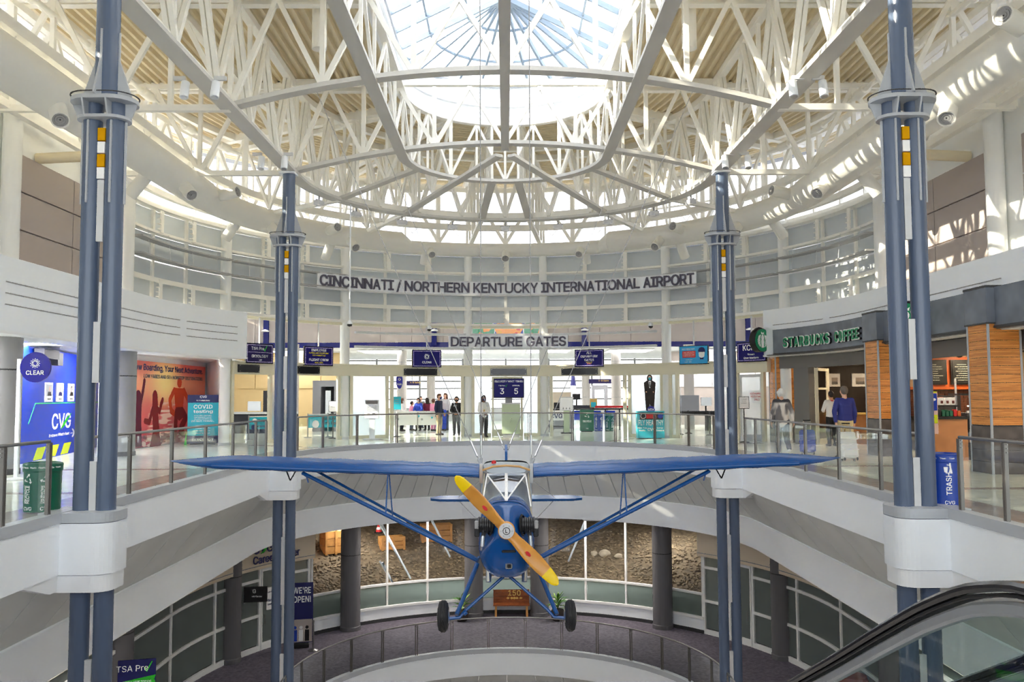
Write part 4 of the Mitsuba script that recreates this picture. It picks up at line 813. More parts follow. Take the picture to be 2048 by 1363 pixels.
# unseen fill lamps added to brighten the interiors
M('lamp_case', (230, 230, 230)); scene['black_diffuse'] = {'type': 'diffuse', 'reflectance': {'type': 'rgb', 'value': .1}}
def lamp(name, c, w, d, power, label, grp, rgb=(1, .95, .88), down=True, kind_=None):
    k = thing(name, label, 'ceiling lamp', grp)
    put('case', box(A(*c) + A(0, 0, .02), (w + .06, d + .06, .04)), 'lamp_case', k)
    v = [(-w / 2, -d / 2, 0), (w / 2, -d / 2, 0), (w / 2, d / 2, 0), (-w / 2, d / 2, 0)]
    m = tm([A(*c) + A(*q) - A(0, 0, .006) for q in v], [[0, 2, 1], [0, 3, 2]])
    kk = key('diffuser', k); scene[kk] = mikit.ply(m, 'black_diffuse', emitter={'type': 'area', 'radiance': {'type': 'rgb', 'value': [power * x for x in rgb]}})
LP_ = 1.6
for i, t in enumerate((-34, 0, 34)):
    p = at(CW, 11.4, t, -3.0) if abs(t) < 50 else at(CW, 9.75, t, -3.0); lamp('gravel_lamp', p, 1.2, 1.2, LP_ * .8, 'added square fill lamp above the gravel bed', 'added fill lamps above the gravel bed')  # added to light the gravel through the lower windows
for t in (-108, -98, -24, 24, 98, 108): lamp('corridor_lamp', at(CW, 8.25, t, -2.96), .9, .9, LP_ * 1.7, 'added square fill lamp of the lower corridor', 'added fill lamps of the lower corridor', (1, .93, .84))  # added emitters that bounce light up onto the soffit and bands
for x in (-12, -7, -2.4, 2.4, 7, 12): lamp('hall_lamp', (x, 49, 4.24), 2.4, 3.0, LP_ * .45, 'added wide fill lamp inside the security hall', 'added fill lamps inside the security hall', (1, .97, .93))  # added emitters filling the deep hall
for y in (13, 17.5, 22, 26.5): lamp('shop_front_lamp', (-12.1, y, 3.06), 1.1, 1.1, LP_ * 1.4, 'added square white fill lamp over the shops on the left', 'added fill lamps over the left shops', (1, .98, .96))  # added to make up for daylight cut off by the left ceiling
for x in (-11, -5.5, 0, 5.5, 11): lamp('entry_lamp', (x, 40.8, 7.005), 1.5, 1.5, LP_ * .4, 'added fill lamp just inside the entrance', 'added fill lamps just inside the entrance', (1, .97, .93))  # added emitters filling the zone behind the storefront
for y in (3, 12, 20, 27): 
    for x in (-3.5, 3.5): lamp('basement_lamp', (x, y, -9.35) if y < 27 else (x, 33, -7.2), 1.2, 1.2, LP_ * 3, 'added fill lamp of the lowest level', 'added fill lamps of the lowest level')  # unseen emitters added to throw light up into the lower opening
# ---- escalator at the lower right
es = thing('escalator', 'escalator with a black handrail and glass sides going down at the lower right corner', 'escalator')
M('handrail_black', (20, 20, 26), .18, 0., .7); M('alu', (170, 174, 180), .3, .6); scene['green_glass'] = {'type': 'thindielectric', 'int_ior': 1.5, 'specular_transmittance': {'type': 'rgb', 'value': [.74, .9, .86]}}
PY = [(1.6, 1.03), (2.5, 1.05), (2.85, 1.035), (3.15, .975), (3.5, .84), (3.9, .645), (4.5, .335), (5.5, -.17), (8, -1.46), (12, -3.5)]
yy = np.concatenate([np.arange(1.6, 5.6, .1), [6, 8, 10, 12]]); from scipy.interpolate import PchipInterpolator
zz = PchipInterpolator([a for a, b in PY], [b for a, b in PY])(yy)
def rail_prof(x, w, h, off, bev):
    P = []
    for i, (y, z) in enumerate(zip(yy, zz)):
        j0, j1 = max(i - 1, 0), min(i + 1, len(yy) - 1); d = A(0, yy[j1] - yy[j0], zz[j1] - zz[j0]); d /= np.linalg.norm(d); nrm = A(0, -d[2], d[1])
        c = A(x, y, z) + nrm * off
        P.append([c + A(1, 0, 0) * a + nrm * b for a, b in ((-w / 2, -h / 2 + bev), (-w / 2 + bev, -h / 2), (w / 2 - bev, -h / 2), (w / 2, -h / 2 + bev), (w / 2, h / 2 - bev), (w / 2 - bev, h / 2), (-w / 2 + bev, h / 2), (-w / 2, h / 2 - bev))])
    return rings(P)
for x, sd in ((1.72, 'near'), (2.74, 'far')):
    put('handrail', rail_prof(x, .085, .036, 0, .012), 'handrail_black', es, smooth=40)
    put('guide', rail_prof(x, .055, .014, -.03, .003), 'black', es); put('balustrade_band', rail_prof(x, .05, .05, -.075, .01), 'alu', es, smooth=40)
    for a, b in ((1.6, 3.0), (3.02, 5.0), (5.02, 8), (8.02, 12)):
        s = [i for i in range(len(yy)) if a - .06 <= yy[i] <= b + .06]
        V = [(x, yy[i], zz[i] - o_) for i in s for o_ in (.1, .95)]; put('glass_panel', tm(V, [f for i in range(len(s) - 1) for f in ([2 * i, 2 * i + 1, 2 * i + 3], [2 * i, 2 * i + 3, 2 * i + 2])]), 'green_glass', es)
    put('skirt', rail_prof(x, .3, .16, -.98, .02), 'alu', es)
yy_s = np.arange(2.6, 12, .4)
for y in yy_s: put('step', box((2.23, y, float(np.interp(y, yy, zz)) - 1.12), (.9, .4, .2)), 'charcoal', es)
put('truss_underside', rail_prof(2.23, 1.5, .5, -1.75, .05), 'light_gray', es)
# ================================================================ the airplane
M('plane_blue', (16, 76, 142), .22, 0., .6); M('plane_blue_dull', (44, 84, 150), .4); M('prop_wood', speck((226, 164, 78), (200, 132, 52), 5., 2), .25, 0., .6); M('prop_yellow', (250, 212, 10), .35); M('chrome', (214, 216, 220), .18, .95)
M('engine_black', (34, 34, 36), .4); M('silver_fabric', (176, 184, 192), .35, .35); M('tire', (38, 38, 42), .6); M('wood_trim', (200, 156, 100), .5)
scene['windshield'] = {'type': 'thindielectric', 'int_ior': 1.6, 'specular_transmittance': {'type': 'rgb', 'value': [.8, .84, .9]}}
PL = thing('airplane', 'vintage blue high wing airplane with a wooden propeller hanging in the opening', 'airplane')
def P_(name, mesh, mat, parent=PL, label=None, smooth=30): return put(name, mesh, mat, parent, label, smooth=smooth)
# egg shaped sections: (y, z centre, half width, half height, roundness)
def sec(y, zc, hw, hh, p=2.3, n=36, low=1.0, lw=0):
    a = np.arange(n) * 2 * np.pi / n; c, s = np.cos(a), np.sin(a)
    return np.stack([np.where(s < .1, hw + lw * np.clip((.1 - s) * 2.2, 0, 1), hw) * np.sign(c) * np.abs(c) ** (2 / p), np.full(n, y), zc + hh * np.sign(s) * np.abs(s) ** (2 / p) * np.where(s < 0, low, 1)], 1)
COWL = rings([sec(11.82, -.2, .1, .12), sec(11.84, -.25, .14, .2, lw=.08), sec(11.9, -.29, .17, .3, lw=.15, low=1.25), sec(12.0, -.3, .19, .38, lw=.18, low=1.3), sec(12.13, -.3, .22, .43, 2.4, lw=.16, low=1.25), sec(12.22, -.3, .36, .47, 2.7, lw=.02, low=1.18), sec(12.32, -.33, .385, .49, 2.8, low=1.1), sec(12.6, -.33, .39, .52, 2.8, low=1.06), sec(12.9, -.33, .39, .53, 2.8, low=1.06)])
P_('cowling', COWL, 'plane_blue', smooth=50)
P_('fuselage', rings([sec(12.88, -.33, .388, .56, 2.6), sec(13.6, -.2, .4, .6, 3), sec(14.4, -.2, .36, .56, 3), sec(15.6, -.25, .22, .36, 3), sec(16.8, -.3, .1, .18, 3), sec(17.7, -.32, .03, .06, 2)]), 'silver_fabric', smooth=50)
# chin slot and lower inlet
def front_y(x, z):
    v, f = np.asarray(COWL.vertices), COWL.faces; t = v[f][:, :, [0, 2]]; a, b, c = t[:, 0], t[:, 1], t[:, 2]; d = (b - a)[:, 0] * (c - a)[:, 1] - (c - a)[:, 0] * (b - a)[:, 1] + 1e-12; p = A(x, z) - a
    s = (p[:, 0] * (c - a)[:, 1] - (c - a)[:, 0] * p[:, 1]) / d; u = ((b - a)[:, 0] * p[:, 1] - p[:, 0] * (b - a)[:, 1]) / d; k = (s >= 0) & (u >= 0) & (s + u <= 1); y = v[f][:, :, 1]
    return float(np.min((y[:, 0] + s * (y[:, 1] - y[:, 0]) + u * (y[:, 2] - y[:, 0]))[k]))
P_('chin_slot', rbox((.03, front_y(.03, -.425) + .015, -.425), (.19, .06, .035), .015), 'black'); 
k = P_('lower_inlet', rbox((.03, front_y(.03, -.63) + .01, -.63), (.1, .06, .08), .02), 'chrome'); put('opening', rbox((.035, front_y(.03, -.63) - .015, -.63), (.05, .03, .05), .01), 'black', k)
P_('cowl_lip', rings([sec(12.42, -.33, .392, .51, 2.8, low=1.08), sec(12.46, -.33, .4, .52, 2.8, low=1.08), sec(12.5, -.33, .392, .515, 2.8, low=1.07)], False), 'plane_blue_dull')
# windshield, frames and cabin
def w(x, y, z): return A(x, y, z)
TL, TR, BL, BR, TC, BC = w(-.29, 13.15, .49), w(.29, 13.15, .49), w(-.36, 12.75, .06), w(.36, 12.75, .06), w(0, 13.12, .51), w(0, 12.42, .19)
ws = P_('windshield', tm([TL, TC, TR, BC, BL, BR], [[0, 1, 3], [1, 2, 3], [0, 3, 4], [2, 5, 3]]), 'windshield', smooth=False)
for p, q, wd in ((TC, BC, .045), (TL, BC, .02), (TR, BC, .02), (TL, TR, .035), (TL, BL, .02), (TR, BR, .02)): put('frame', bar(p, q, wd, .016, (0, -1, .4)), 'pure_white', ws)
for sx in (-1, 1): 
    P_('side_window', tm([w(sx * .29, 13.15, .49), w(sx * .36, 12.75, .06), w(sx * .4, 13.9, .1), w(sx * .37, 13.9, .48)], [[0, 1, 2], [0, 2, 3]]), 'windshield', smooth=False)
    P_('cabin_post', bar((sx * .38, 12.85, -.2), (sx * .33, 13.2, .5), .025, .03), 'chrome'); P_('cabin_post', bar((sx * .4, 13.9, -.1), (sx * .38, 13.9, .5), .025, .03), 'silver_fabric')
P_('cabin_roof', rings([sec(13.12, .56, .3, .05, 3), sec(13.3, .59, .37, .055, 3), sec(14.6, .54, .36, .06, 3), sec(15, .3, .3, .12, 3)]), 'silver_fabric')
P_('roof_trim', pipe([(-.36, 13.12, .56), (-.2, 13.1, .615), (0, 13.1, .63), (.2, 13.1, .615), (.36, 13.12, .56)], .016, 8), 'wood_trim')
P_('beacon', lathe([(.035, 0), (.035, .025), (.03, .045), (.001, .05)], (-.19, 13.25, .65), 14), 'red', label='small red lamp')
# wings
def airfoil(c, th):
    x = np.array([0, .012, .05, .12, .25, .4, .6, .8, 1.0]); yt = th * (1.4845 * np.sqrt(x) - .63 * x - 1.758 * x ** 2 + 1.4215 * x ** 3 - .5075 * x ** 4) * 1.0
    up = np.stack([x, yt * 1.25], 1); lo = np.stack([x, -yt * .72], 1)[::-1]; q = np.vstack([up, lo[:-1]]); return q * c
for sx, sd in ((-1, 'left'), (1, 'right')):
    R_ = []
    for i, s in enumerate(np.r_[np.linspace(0, .8, 17), [.86, .91, .95, .98, 1.0]]):
        x = .42 + s * 4.98; c = 1.5 if s < .8 else 1.5 * max(.14, 1 - ((s - .8) / .2) ** 2 * .86); zc = .47 + .19 * s + (.012 if i % 2 else 0) * (s < .85); off = (1.5 - c) * .5
        q = airfoil(c, .14 if s < .8 else .14 * max(.35, 1 - (s - .8) * 3)); R_.append([(sx * x, 13.3 + off + a, zc + b) for a, b in q])
    wg = P_('wing', rings(R_), 'plane_blue', smooth=40)
    put('leading_edge', pipe([(sx * (.42 + s * 4.98), 13.3 + (0 if s < .8 else .1 * (s - .8)), .47 + .19 * s + .004) for s in np.linspace(0, .82, 9)], .034, 10), 'plane_blue', wg, smooth=True)
    put('pitot' if sx < 0 else 'tie_down', bar((sx * 3.15, 13.6, .5), (sx * 3.1, 13.6, .34), .02, .02), 'plane_blue_dull', wg)
    put('aileron_horn', join(bar((sx * 3.5, 13.8, .52), (sx * 3.42, 13.75, .36), .015, .015), bar((sx * 3.35, 13.8, .5), (sx * 3.42, 13.75, .36), .015, .015)), 'black', wg)
    hp = (sx * .4, 13.28, .3); put('root_plate', box((sx * .385, 13.3, .5), (.05, .07, .3)), 'chrome', wg)
    def strut(p, q, r):
        p, q = A(*p), A(*q); X, Y, D = frame_of(q - p, (0, 1, 0)); a = np.arange(16) * 2 * np.pi / 16
        pr = np.cos(a)[:, None] * Y * r * 2.0 + np.sin(a)[:, None] * X * r; return rings([p + pr, q + pr])
    P_('wing_strut', strut((sx * .42, 12.75, -.72), (sx * 3.15, 13.45, .5), .028), 'plane_blue'); P_('rear_strut', strut((sx * .42, 12.85, -.72), (sx * 3.2, 14.3, .5), .02), 'plane_blue')
    P_('jury_strut', bar((sx * 1.82, 13.12, -.1), (sx * 1.82, 13.35, .52), .018, .03), 'plane_blue'); P_('jury_strut', bar((sx * 1.76, 13.45, -.16), (sx * 1.84, 13.6, .52), .014, .02), 'plane_blue')
    # engine cylinder, exhaust, valve gear
    cy = P_('cylinder', lathe([(.11, 0), (.115, .02), (.115, .02), (.1, .03), (.1, .05), (.115, .06), (.115, .08), (.1, .09), (.1, .11), (.115, .12), (.115, .14), (.1, .15), (.1, .17), (.115, .18), (.115, .2)], (sx * .19, 12.02, -.1), 20, (sx, 0, 0)), 'engine_black')
    put('rocker_box', rbox((sx * .405, 12.02, -.13), (.07, .15, .24), .02), 'engine_black', cy); put('rocker_cover', rbox((sx * .41, 11.93, -.08), (.055, .06, .11), .015), 'mid_gray', cy)
    P_('exhaust_pipe', pipe([(sx * .31, 12.0, -.2), (sx * .32, 11.93, -.24), (sx * .33, 11.92, -.36), (sx * .34, 12.0, -.42)], .03, 10), 'chrome'); P_('exhaust_stub', tube((sx * .255, 12.35, -.7), (sx * .25, 12.25, -.92), .04), 'chrome')
    P_('cowl_opening', lathe([(.13, 0), (.15, .012), (.13, .03)], (sx * .21, 12.02, -.1), 22, (sx, -.3, .1), cap=False), 'black')
    # landing gear
    P_('gear_leg', strut((sx * .42, 12.6, -.74), (sx * .7, 12.22, -1.36), .03), 'plane_blue'); P_('gear_leg_rear', strut((sx * .42, 13.1, -.74), (sx * .7, 12.3, -1.37), .022), 'plane_blue'); P_('gear_brace', pipe([(0, 12.5, -.86), (sx * .58, 12.28, -1.32), (sx * .66, 12.22, -1.4), (sx * .82, 12.2, -1.41)], .022, 10), 'plane_blue')
    c0 = (sx * .81, 12.2, -1.375)
    wh = P_('wheel', lathe([(.1, 0), (.12, .0), (.175, .012), (.205, .035), (.215, .07), (.205, .11), (.19, .133), (.19, .133), (.12, .15), (.1, .14)], c0, 36, (sx, 0, 0), cap=False), 'tire', smooth=True)
    for q in (.05, .07, .09): put('tread_groove', lathe([(.2165, q), (.2185, q + .004), (.2165, q + .008)], c0, 36, (sx, 0, 0), cap=False), 'black', wh)
    put('hub', lathe([(.001, -.012), (.06, -.012), (.115, .005), (.115, .13), (.05, .16), (.001, .165)], c0, 26, (sx, 0, 0)), 'chrome', wh, smooth=30)
    # tail plane
    s_ = Polygon([(0, 0), (1.3, .06), (1.48, .2), (1.5, .4), (1.35, .62), (0, .7)]).buffer(.03).simplify(.005); m = ext(s_, .045); v = np.asarray(m.vertices)
    tp = P_('tailplane', tm(np.c_[sx * v[:, 0], 17.1 + v[:, 1], -.39 + v[:, 2]], m.faces), 'plane_blue')
    put('tail_wire', tube((sx * .05, 17.5, .35), (sx * 1.0, 17.4, -.37), .006, n=6), 'mid_gray', tp); put('tail_wire', tube((sx * .35, 16.4, -.85), (sx * .95, 17.3, -.39), .006, n=6), 'mid_gray', tp)
P_('axle_fairing', tube((-.6, 12.25, -1.36), (-.56, 12.25, -1.33), .03), 'plane_blue')
P_('fin', plane_map(ext(Polygon([(0, -.4), (.8, -.4), (.85, .3), (.7, .55), (.5, .62), (.3, .5), (.1, 0)]).buffer(.02), .05), (-.025, 17.1, .06), (0, 1, 0), (0, 0, 1)), 'plane_blue')
# propeller
def prop():
    L_ = 1.0; R_ = []
    for s in np.linspace(-1, 1, 61):
        r = s * L_; a = abs(s); ch = .105 * (.55 + 1.1 * a * (1.35 - a) if a > .12 else .82) * (1 if a < .45 else 1 - .42 * ((a - .45) / .55) ** 1.6) * (1 if a < .9 else math.sqrt(max(.02, 1 - ((a - .9) / .105) ** 2))); th = .075 * (1 - a) ** 1.3 + .012
        if a < .16: ch = .085 + .0 * a; th = .07
        ang = rad(38 - 26 * a) * (1 if s > 0 else -1) if a > .05 else rad(36) * s / .05
        q = np.arange(14) * 2 * np.pi / 14; loc = np.stack([ch * np.cos(q), th * .5 * np.sin(q)], 1); c, n = math.cos(ang), math.sin(ang)
        R_.append([(r, loc[i, 0] * n + loc[i, 1] * c, loc[i, 0] * c - loc[i, 1] * n) for i in range(14)])
    return np.array(R_)
PA = rad(-46.5); HUB = A(.0, 11.72, -.125)
def pm(V): V = np.asarray(V); x, y, z = V[..., 0], V[..., 1], V[..., 2]; return np.stack([x * math.cos(PA) - z * math.sin(PA), y, x * math.sin(PA) + z * math.cos(PA)], -1) + HUB
PR = pm(prop())
pp = P_('propeller', rings(PR[7:54]), 'prop_wood', smooth=50); put('tip', rings(PR[:8]), 'prop_yellow', pp, 'yellow painted tip', smooth=50); put('tip', rings(PR[53:]), 'prop_yellow', pp, 'yellow painted tip', smooth=50)
put('hub_block', lathe([(.115, -.05), (.115, .05)], HUB, 24, (0, 1, 0)), 'prop_wood', pp, smooth=30); k = put('hub_plate', lathe([(.105, .0), (.105, .015), (.1, .02), (.001, .022)], HUB - A(0, .05, 0), 28, (0, -1, 0)), 'light_gray', pp)
put('hub_ring', plane_map(ext(disc(.05).difference(disc(.042)), .004), HUB + A(0, -.072, 0), (1, 0, 0), (0, 0, 1)), 'black', k); put('letter', txt('L', .045, HUB + A(0, -.073, -.022)), 'black', k)
for i in range(6): a = i * 1.047; put('bolt', tube(HUB + A(.075 * math.cos(a), -.07, .075 * math.sin(a)), HUB + A(.075 * math.cos(a), -.082, .075 * math.sin(a)), .01, n=6), 'steel_gray', k)
for s in (-.42, .42):
    d = pm(A(s, 0, 0)); put('decal', plane_map(ext(shapely.affinity.scale(disc(.045), 1, .5), .003), d + A(0, -.06 if s > 0 else -.06, 0), (math.cos(PA), 0, math.sin(PA)), (-math.sin(PA), 0, math.cos(PA))), 'red', pp)
P_('prop_shaft', tube(HUB, HUB + A(0, .16, -.02), .06), 'chrome')
# suspension cables, one thing each
def cable(p, q, label, r=.007, fit=None):
    k = thing('suspension_cable', label, 'cable'); p, q = A(*p), A(*q); d = (q - p) / np.linalg.norm(q - p)
    put('wire', tube(p, q, r, n=6), 'mid_gray', k)
    put('turnbuckle', tube(p + d * .12, p + d * .42, .016, n=8), 'chrome', k); put('shackle', tube(p - d * .02, p + d * .07, .022, n=8), 'steel_gray', k)
for sx, sd in ((-1, 'left'), (1, 'right')):
    cable((sx * .385, 13.3, .66), (sx * .39, 13.3, 8.0), f'thin upright steel cable holding the {sd} wing root')
    cable((sx * .4, 13.3, .66), (sx * 4.1, 18.4, 8.3), f'steel cable slanting up from the {sd} wing root to the roof')
    cable((sx * .04, 17.5, .62), (sx * 3.35, 23.85, 8.5), f'thin cable slanting up to the {sd} from the tail')
# ================================================================ left side of the upper concourse
M('mural_royal', (24, 62, 190), .4); M('lime', (222, 232, 40), .5); M('recycle_green', (18, 96, 70), .3, 0., .6); M('trash_blue', (22, 62, 158), .3, 0., .6); M('clear_blue', (26, 24, 150), .3); M('cyan_board', (36, 176, 196), .4); M('mint_line', (60, 200, 150), .5)
for t in (-96, -90):
    k = thing('clad_column', 'grey clad round column ' + ('at the left picture edge under the white band' if t < -91 else 'left of the beach mural under the white band'), 'column', 'grey clad columns on the left')
    p = at(CW, 11.3, t); put('shaft', lathe([(.44, 0), (.44, 3.05)], p, 30), 'mid_gray', k, smooth=30); put('joint', lathe([(.444, 2.3), (.444, 2.33)], p, 30), 'charcoal', k); put('base_ring', lathe([(.46, 0), (.46, .12), (.46, .12), (.44, .13)], p, 30), 'charcoal', k)
BW0, BU = A(-12.45, 22.4, 0), A(-.21, .977, 0); BN = A(.977, .21, 0)
bw = put('wall_mural', box((0, 0, 0), (1, 1, 1)), 'mural_royal', label='bright blue graphic wall panel with portraits and airport lettering', kind='structure')
def slab(o, u, n, s0, s1, z0, z1, th, lift=0.): return plane_map(move(ext(shapely.box(s0, z0, s1, z1), th), (0, 0, lift)), o, u, (0, 0, 1))
scene[bw] = mikit.ply(slab(BW0, BU, BN, -1.2, 8.5, 0, 3.04, .1, -.1), 'mural_royal')
for i, s in enumerate((1.9, 2.95, 4.1)):
    k = put('portrait', slab(BW0, BU, BN, s - .33, s + .33, 1.58, 2.12, .03, .002), 'pure_white', bw, ('portrait of a woman in black', 'portrait of a man in a dark suit', 'portrait of a woman with long dark hair')[i])
    put('photo', slab(BW0, BU, BN, s - .25, s + .25, 1.74, 2.06, .004, .033), 'light_gray', k); put('caption', slab(BW0, BU, BN, s - .15, s + .15, 1.64, 1.67, .004, .033), 'charcoal', k)
    o = BW0 + BU * s; put('torso', plane_map(move(ext(Polygon([(-.18, 1.75), (.18, 1.75), (.12, 1.86), (-.12, 1.86)]), .003), (0, 0, .038)), o, BU, (0, 0, 1)), 'black' if i != 1 else 'navy', k)
    put('hair', plane_map(move(ext(shapely.affinity.scale(disc(.1 if i != 1 else .075), 1, .95), .003), (0, 1.95, .038)), o, BU, (0, 0, 1)), ('light_gray', 'mid_gray', 'black')[i], k); put('face', plane_map(move(ext(shapely.affinity.scale(disc(.065), .9, 1.1), .003), (0, 1.94, .042)), o, BU, (0, 0, 1)), 'skin_pink', k)
put('lettering', txt('CVG', .42, BW0 + BU * 3.28 + A(0, 0, .8), BU, w=1.9), 'pure_white', bw); put('leaf', plane_map(ext(Polygon([(-.35, -.08), (0, 0), (.75, .38), (.2, .22)]), .012), BW0 + BU * 3.5 + A(0, 0, .84), BU, (0, 0, 1)), 'green_clear', bw)
put('lettering', txt("Embrace What's Next", .08, BW0 + BU * 3.1 + A(0, 0, .58), BU, w=2.), 'pure_white', bw); put('arrow', plane_map(ext(Polygon([(0, 0), (.3, 0), (.15, .12), (.25, .12), (.5, -.01), (.25, -.14), (.15, -.14), (.3, -.02), (0, -.02)]), .005), BW0 + BU * 4.25 + A(0, 0, .62), BU, (0, 0, 1)), 'pure_white', bw)
for p, q in (((.3, 1.0), (.83, 1.54)), ((.83, 1.54), (8.3, 1.54))): put('green_line', bar(BW0 + BU * p[0] + A(0, 0, p[1]) + BN * .004, BW0 + BU * q[0] + A(0, 0, q[1]) + BN * .004, .008, .035), 'mint_line', bw)
for i in range(3): s = .75 + 1.25 * i; put('stripe', plane_map(ext(Polygon([(s, .02), (s + .75, .02), (s + 1.1, .34), (s + .35, .34)]), .006), BW0, BU, (0, 0, 1)), 'lime', bw)
k = thing('monitor_box', 'dark grey double monitor box high on the blue graphic wall', 'monitor')
put('case', slab(BW0, BU, BN, .4, 1.75, 2.75, 3.0, .25, .06), 'charcoal', k); put('side_case', slab(BW0, BU, BN, 1.8, 2.3, 2.6, 2.96, .2, .06), 'dark_gray_column', k)
k = thing('round_sign', 'round royal blue sign with a ring of white dots on a tall white pole', 'sign'); o = A(-9.79, 18.0, 2.32)
put('disc', plane_map(ext(disc(.315, 40), .05), o, (1, 0, 0), (0, 0, 1)), 'clear_blue', k, smooth=False)
put('lettering', txt('CLEAR', .085, o + A(0, -.055, -.155)), 'pure_white', k); put('dot_ring', plane_map(ext(burst(.095), .004), o + A(0, -.054, .08), (1, 0, 0), (0, 0, 1)), 'pure_white', k)
put('pole', box2((-10.2, 18.0, 0), (-10.12, 18.05, 2.5)), 'cool_white', k); put('arm', box2((-10.13, 18.0, 2.42), (-10.0, 18.04, 2.46)), 'light_gray', k); put('arm', box2((-10.13, 18.0, 2.2), (-10.0, 18.04, 2.24)), 'light_gray', k); put('foot', lathe([(.26, 0), (.26, .02), (.26, .02), (.05, .05)], (-10.16, 18.03, 0), 24), 'light_gray', k)
# beach mural
def beach(p, n, uv):
    y, z = p.y, p.z; v = z / 2.9; c = mix(L((196, 60, 84)), L((226, 110, 104)), smoothstep(0, .45, v)); c = mix(c, L((246, 168, 130)), smoothstep(.4, .75, v)); c = mix(c, L((226, 110, 100)), smoothstep(.75, 1.02, v))
    d = dr.sqrt(dr.square((y - 31.0) * .55) + dr.square((z - 2.3) * .9)); c = mix(c, L((255, 226, 150)), smoothstep(1.1, .1, d))
    g = noise(y * 2.2, z * 14.) * smoothstep(1.95, 1.2, z) * smoothstep(2.6, .3, dr.abs(y - 30.8)); c = mix(c, L((255, 214, 196)), smoothstep(.34, .62, g))
    w = fbm(y * 2.5, z * 9., 0., 3) * smoothstep(.9, .3, z); c = mix(c, L((120, 22, 50)), smoothstep(.5, .62, w) * .8)
    return mix(c, L((255, 236, 226)), smoothstep(.46, .4, w) * smoothstep(.5, .2, z) * .8)
M('beach_print', tex(beach), .5); M('silhouette', (132, 30, 32), .5); M('silhouette_dark', (92, 14, 40), .5); M('silhouette_sun', (206, 66, 34), .5)
bm_ = thing('beach_mural', 'sunset beach mural with silhouettes of jumping people and a boarding slogan', 'mural'); BX = -12.2
put('print', box2((BX - .06, 28.0, .02), (BX, 35.0, 2.92)), 'beach_print', bm_)
MO, MR = A(BX + .003, 0, 0), (0, 1, 0)
def fig(parts, mat, lift=0): put('figure', plane_map(move(ext(shapely.union_all(parts).buffer(.03).simplify(.008), .004), (0, 0, lift)), MO, MR, (0, 0, 1)), mat, bm_)
def limb(*q): return shapely.LineString([(a, b) for a, b, *_ in q]).buffer(q[0][2], quad_segs=4)
S_ = lambda x, z, a, b: shapely.affinity.scale(shapely.affinity.translate(disc(1, 16), x, z), a, b)
fig([S_(32.25, 2.24, .2, .16), Polygon([(31.75, 2.02), (32.75, 2.0), (32.6, 1.25), (31.95, 1.2)]), limb((31.75, 1.95, .09), (31.35, 1.6), (31.5, 1.2), (31.75, 1.12)), limb((32.7, 1.95, .09), (33.2, 1.55), (33.6, 1.2), (33.68, 1.08))], 'silhouette_sun')
fig([Polygon([(31.95, 1.3), (32.6, 1.3), (32.85, 1.05), (32.3, .85), (31.85, 1.05)]), limb((32.0, 1.1, .13), (31.95, .7), (31.9, .32)), limb((32.6, 1.15, .14), (32.95, .9), (32.5, .6), (32.45, .45), (32.65, .38))], 'silhouette', .001)
fig([S_(30.02, 1.72, .17, .2), Polygon([(29.85, 1.8), (30.2, 1.8), (30.3, 1.1), (30.45, .4), (30.6, -.0), (29.7, .02), (29.95, .5), (29.85, 1.2)]), limb((30.15, 1.35, .07), (30.45, 1.2), (30.6, 1.5), (30.7, 1.6)), limb((29.85, 1.3, .07), (29.6, .85), (29.25, .9))], 'silhouette')
fig([S_(28.66, 1.75, .18, .16), Polygon([(28.45, 1.65), (28.9, 1.65), (28.9, .9), (29.0, .1), (28.35, .1), (28.4, .9)]), limb((28.85, 1.5, .06), (29.02, 1.9), (29.12, 2.25))], 'silhouette_dark')
put('lettering', txt('Now Boarding, Your Next Adventure.', .2, MO + A(.0, 34.65, 2.62), MR, al='r', w=6.55), 'navy', bm_); put('lettering', txt('LOW FARES AND 50+ NONSTOP DESTINATIONS', .12, MO + A(.0, 34.65, 2.36), MR, al='r', w=5.6), 'letter_gray', bm_)
put('wall_left_inner', box2((-12.5, 26.5, 0), (-12.27, 36, 3.1)), 'wall_white', label='white wall carrying the beach mural', kind='structure')
put('wall_pier', join(bar((-12.3, 35.6, 1.55), (-10.75, 32.4, 1.55), .14, 3.1), bar((-10.75, 32.4, 1.55), (-9.85, 30.75, 1.55), .14, 3.1)), 'wall_white', label='white pier between the beach mural and the entrance', kind='structure')
def board_sign(p, w, h, rz, mat, label, z0=.04, th=.05):
    k = thing('standing_sign', label, 'sign'); r = rad(rz); u = A(math.cos(r), math.sin(r), 0); n = A(u[1], -u[0], 0)
    put('board', box(A(*p) + A(0, 0, z0 + h / 2), (w, th, h), rz), mat, k); put('foot', box(A(*p) + A(0, 0, .03) - n * .05, (w * .8, .35, .06), rz), 'charcoal', k)
    o = A(*p) + n * (th / 2 + .001) + A(0, 0, z0)
    def ln(s, x, y, hh, m='pure_white', w_=None, b=True): put('lettering', txt(s, hh, o + u * x + A(0, 0, y) + n * .003, u, w=w_, bold=b), m, k)
    def pn(x, y, a, b, m, nm='field', l=.002): put(nm, plane_map(move(ext(shapely.box(-a / 2, -b / 2, a / 2, b / 2), .003), (x, y, l - .002)), o, u, (0, 0, 1)), m, k)
    def sh(pg, x, y, m, nm='emblem', l=.004): put(nm, plane_map(move(ext(pg, .003), (x, y, l)), o, u, (0, 0, 1)), m, k)
    return k, ln, pn, sh
k, ln, pn, sh = board_sign((-10.93, 31.2, 0), 1.04, 1.74, 18, 'cyan_board', 'tall turquoise health test sign with dark top and bottom bands before the beach mural')
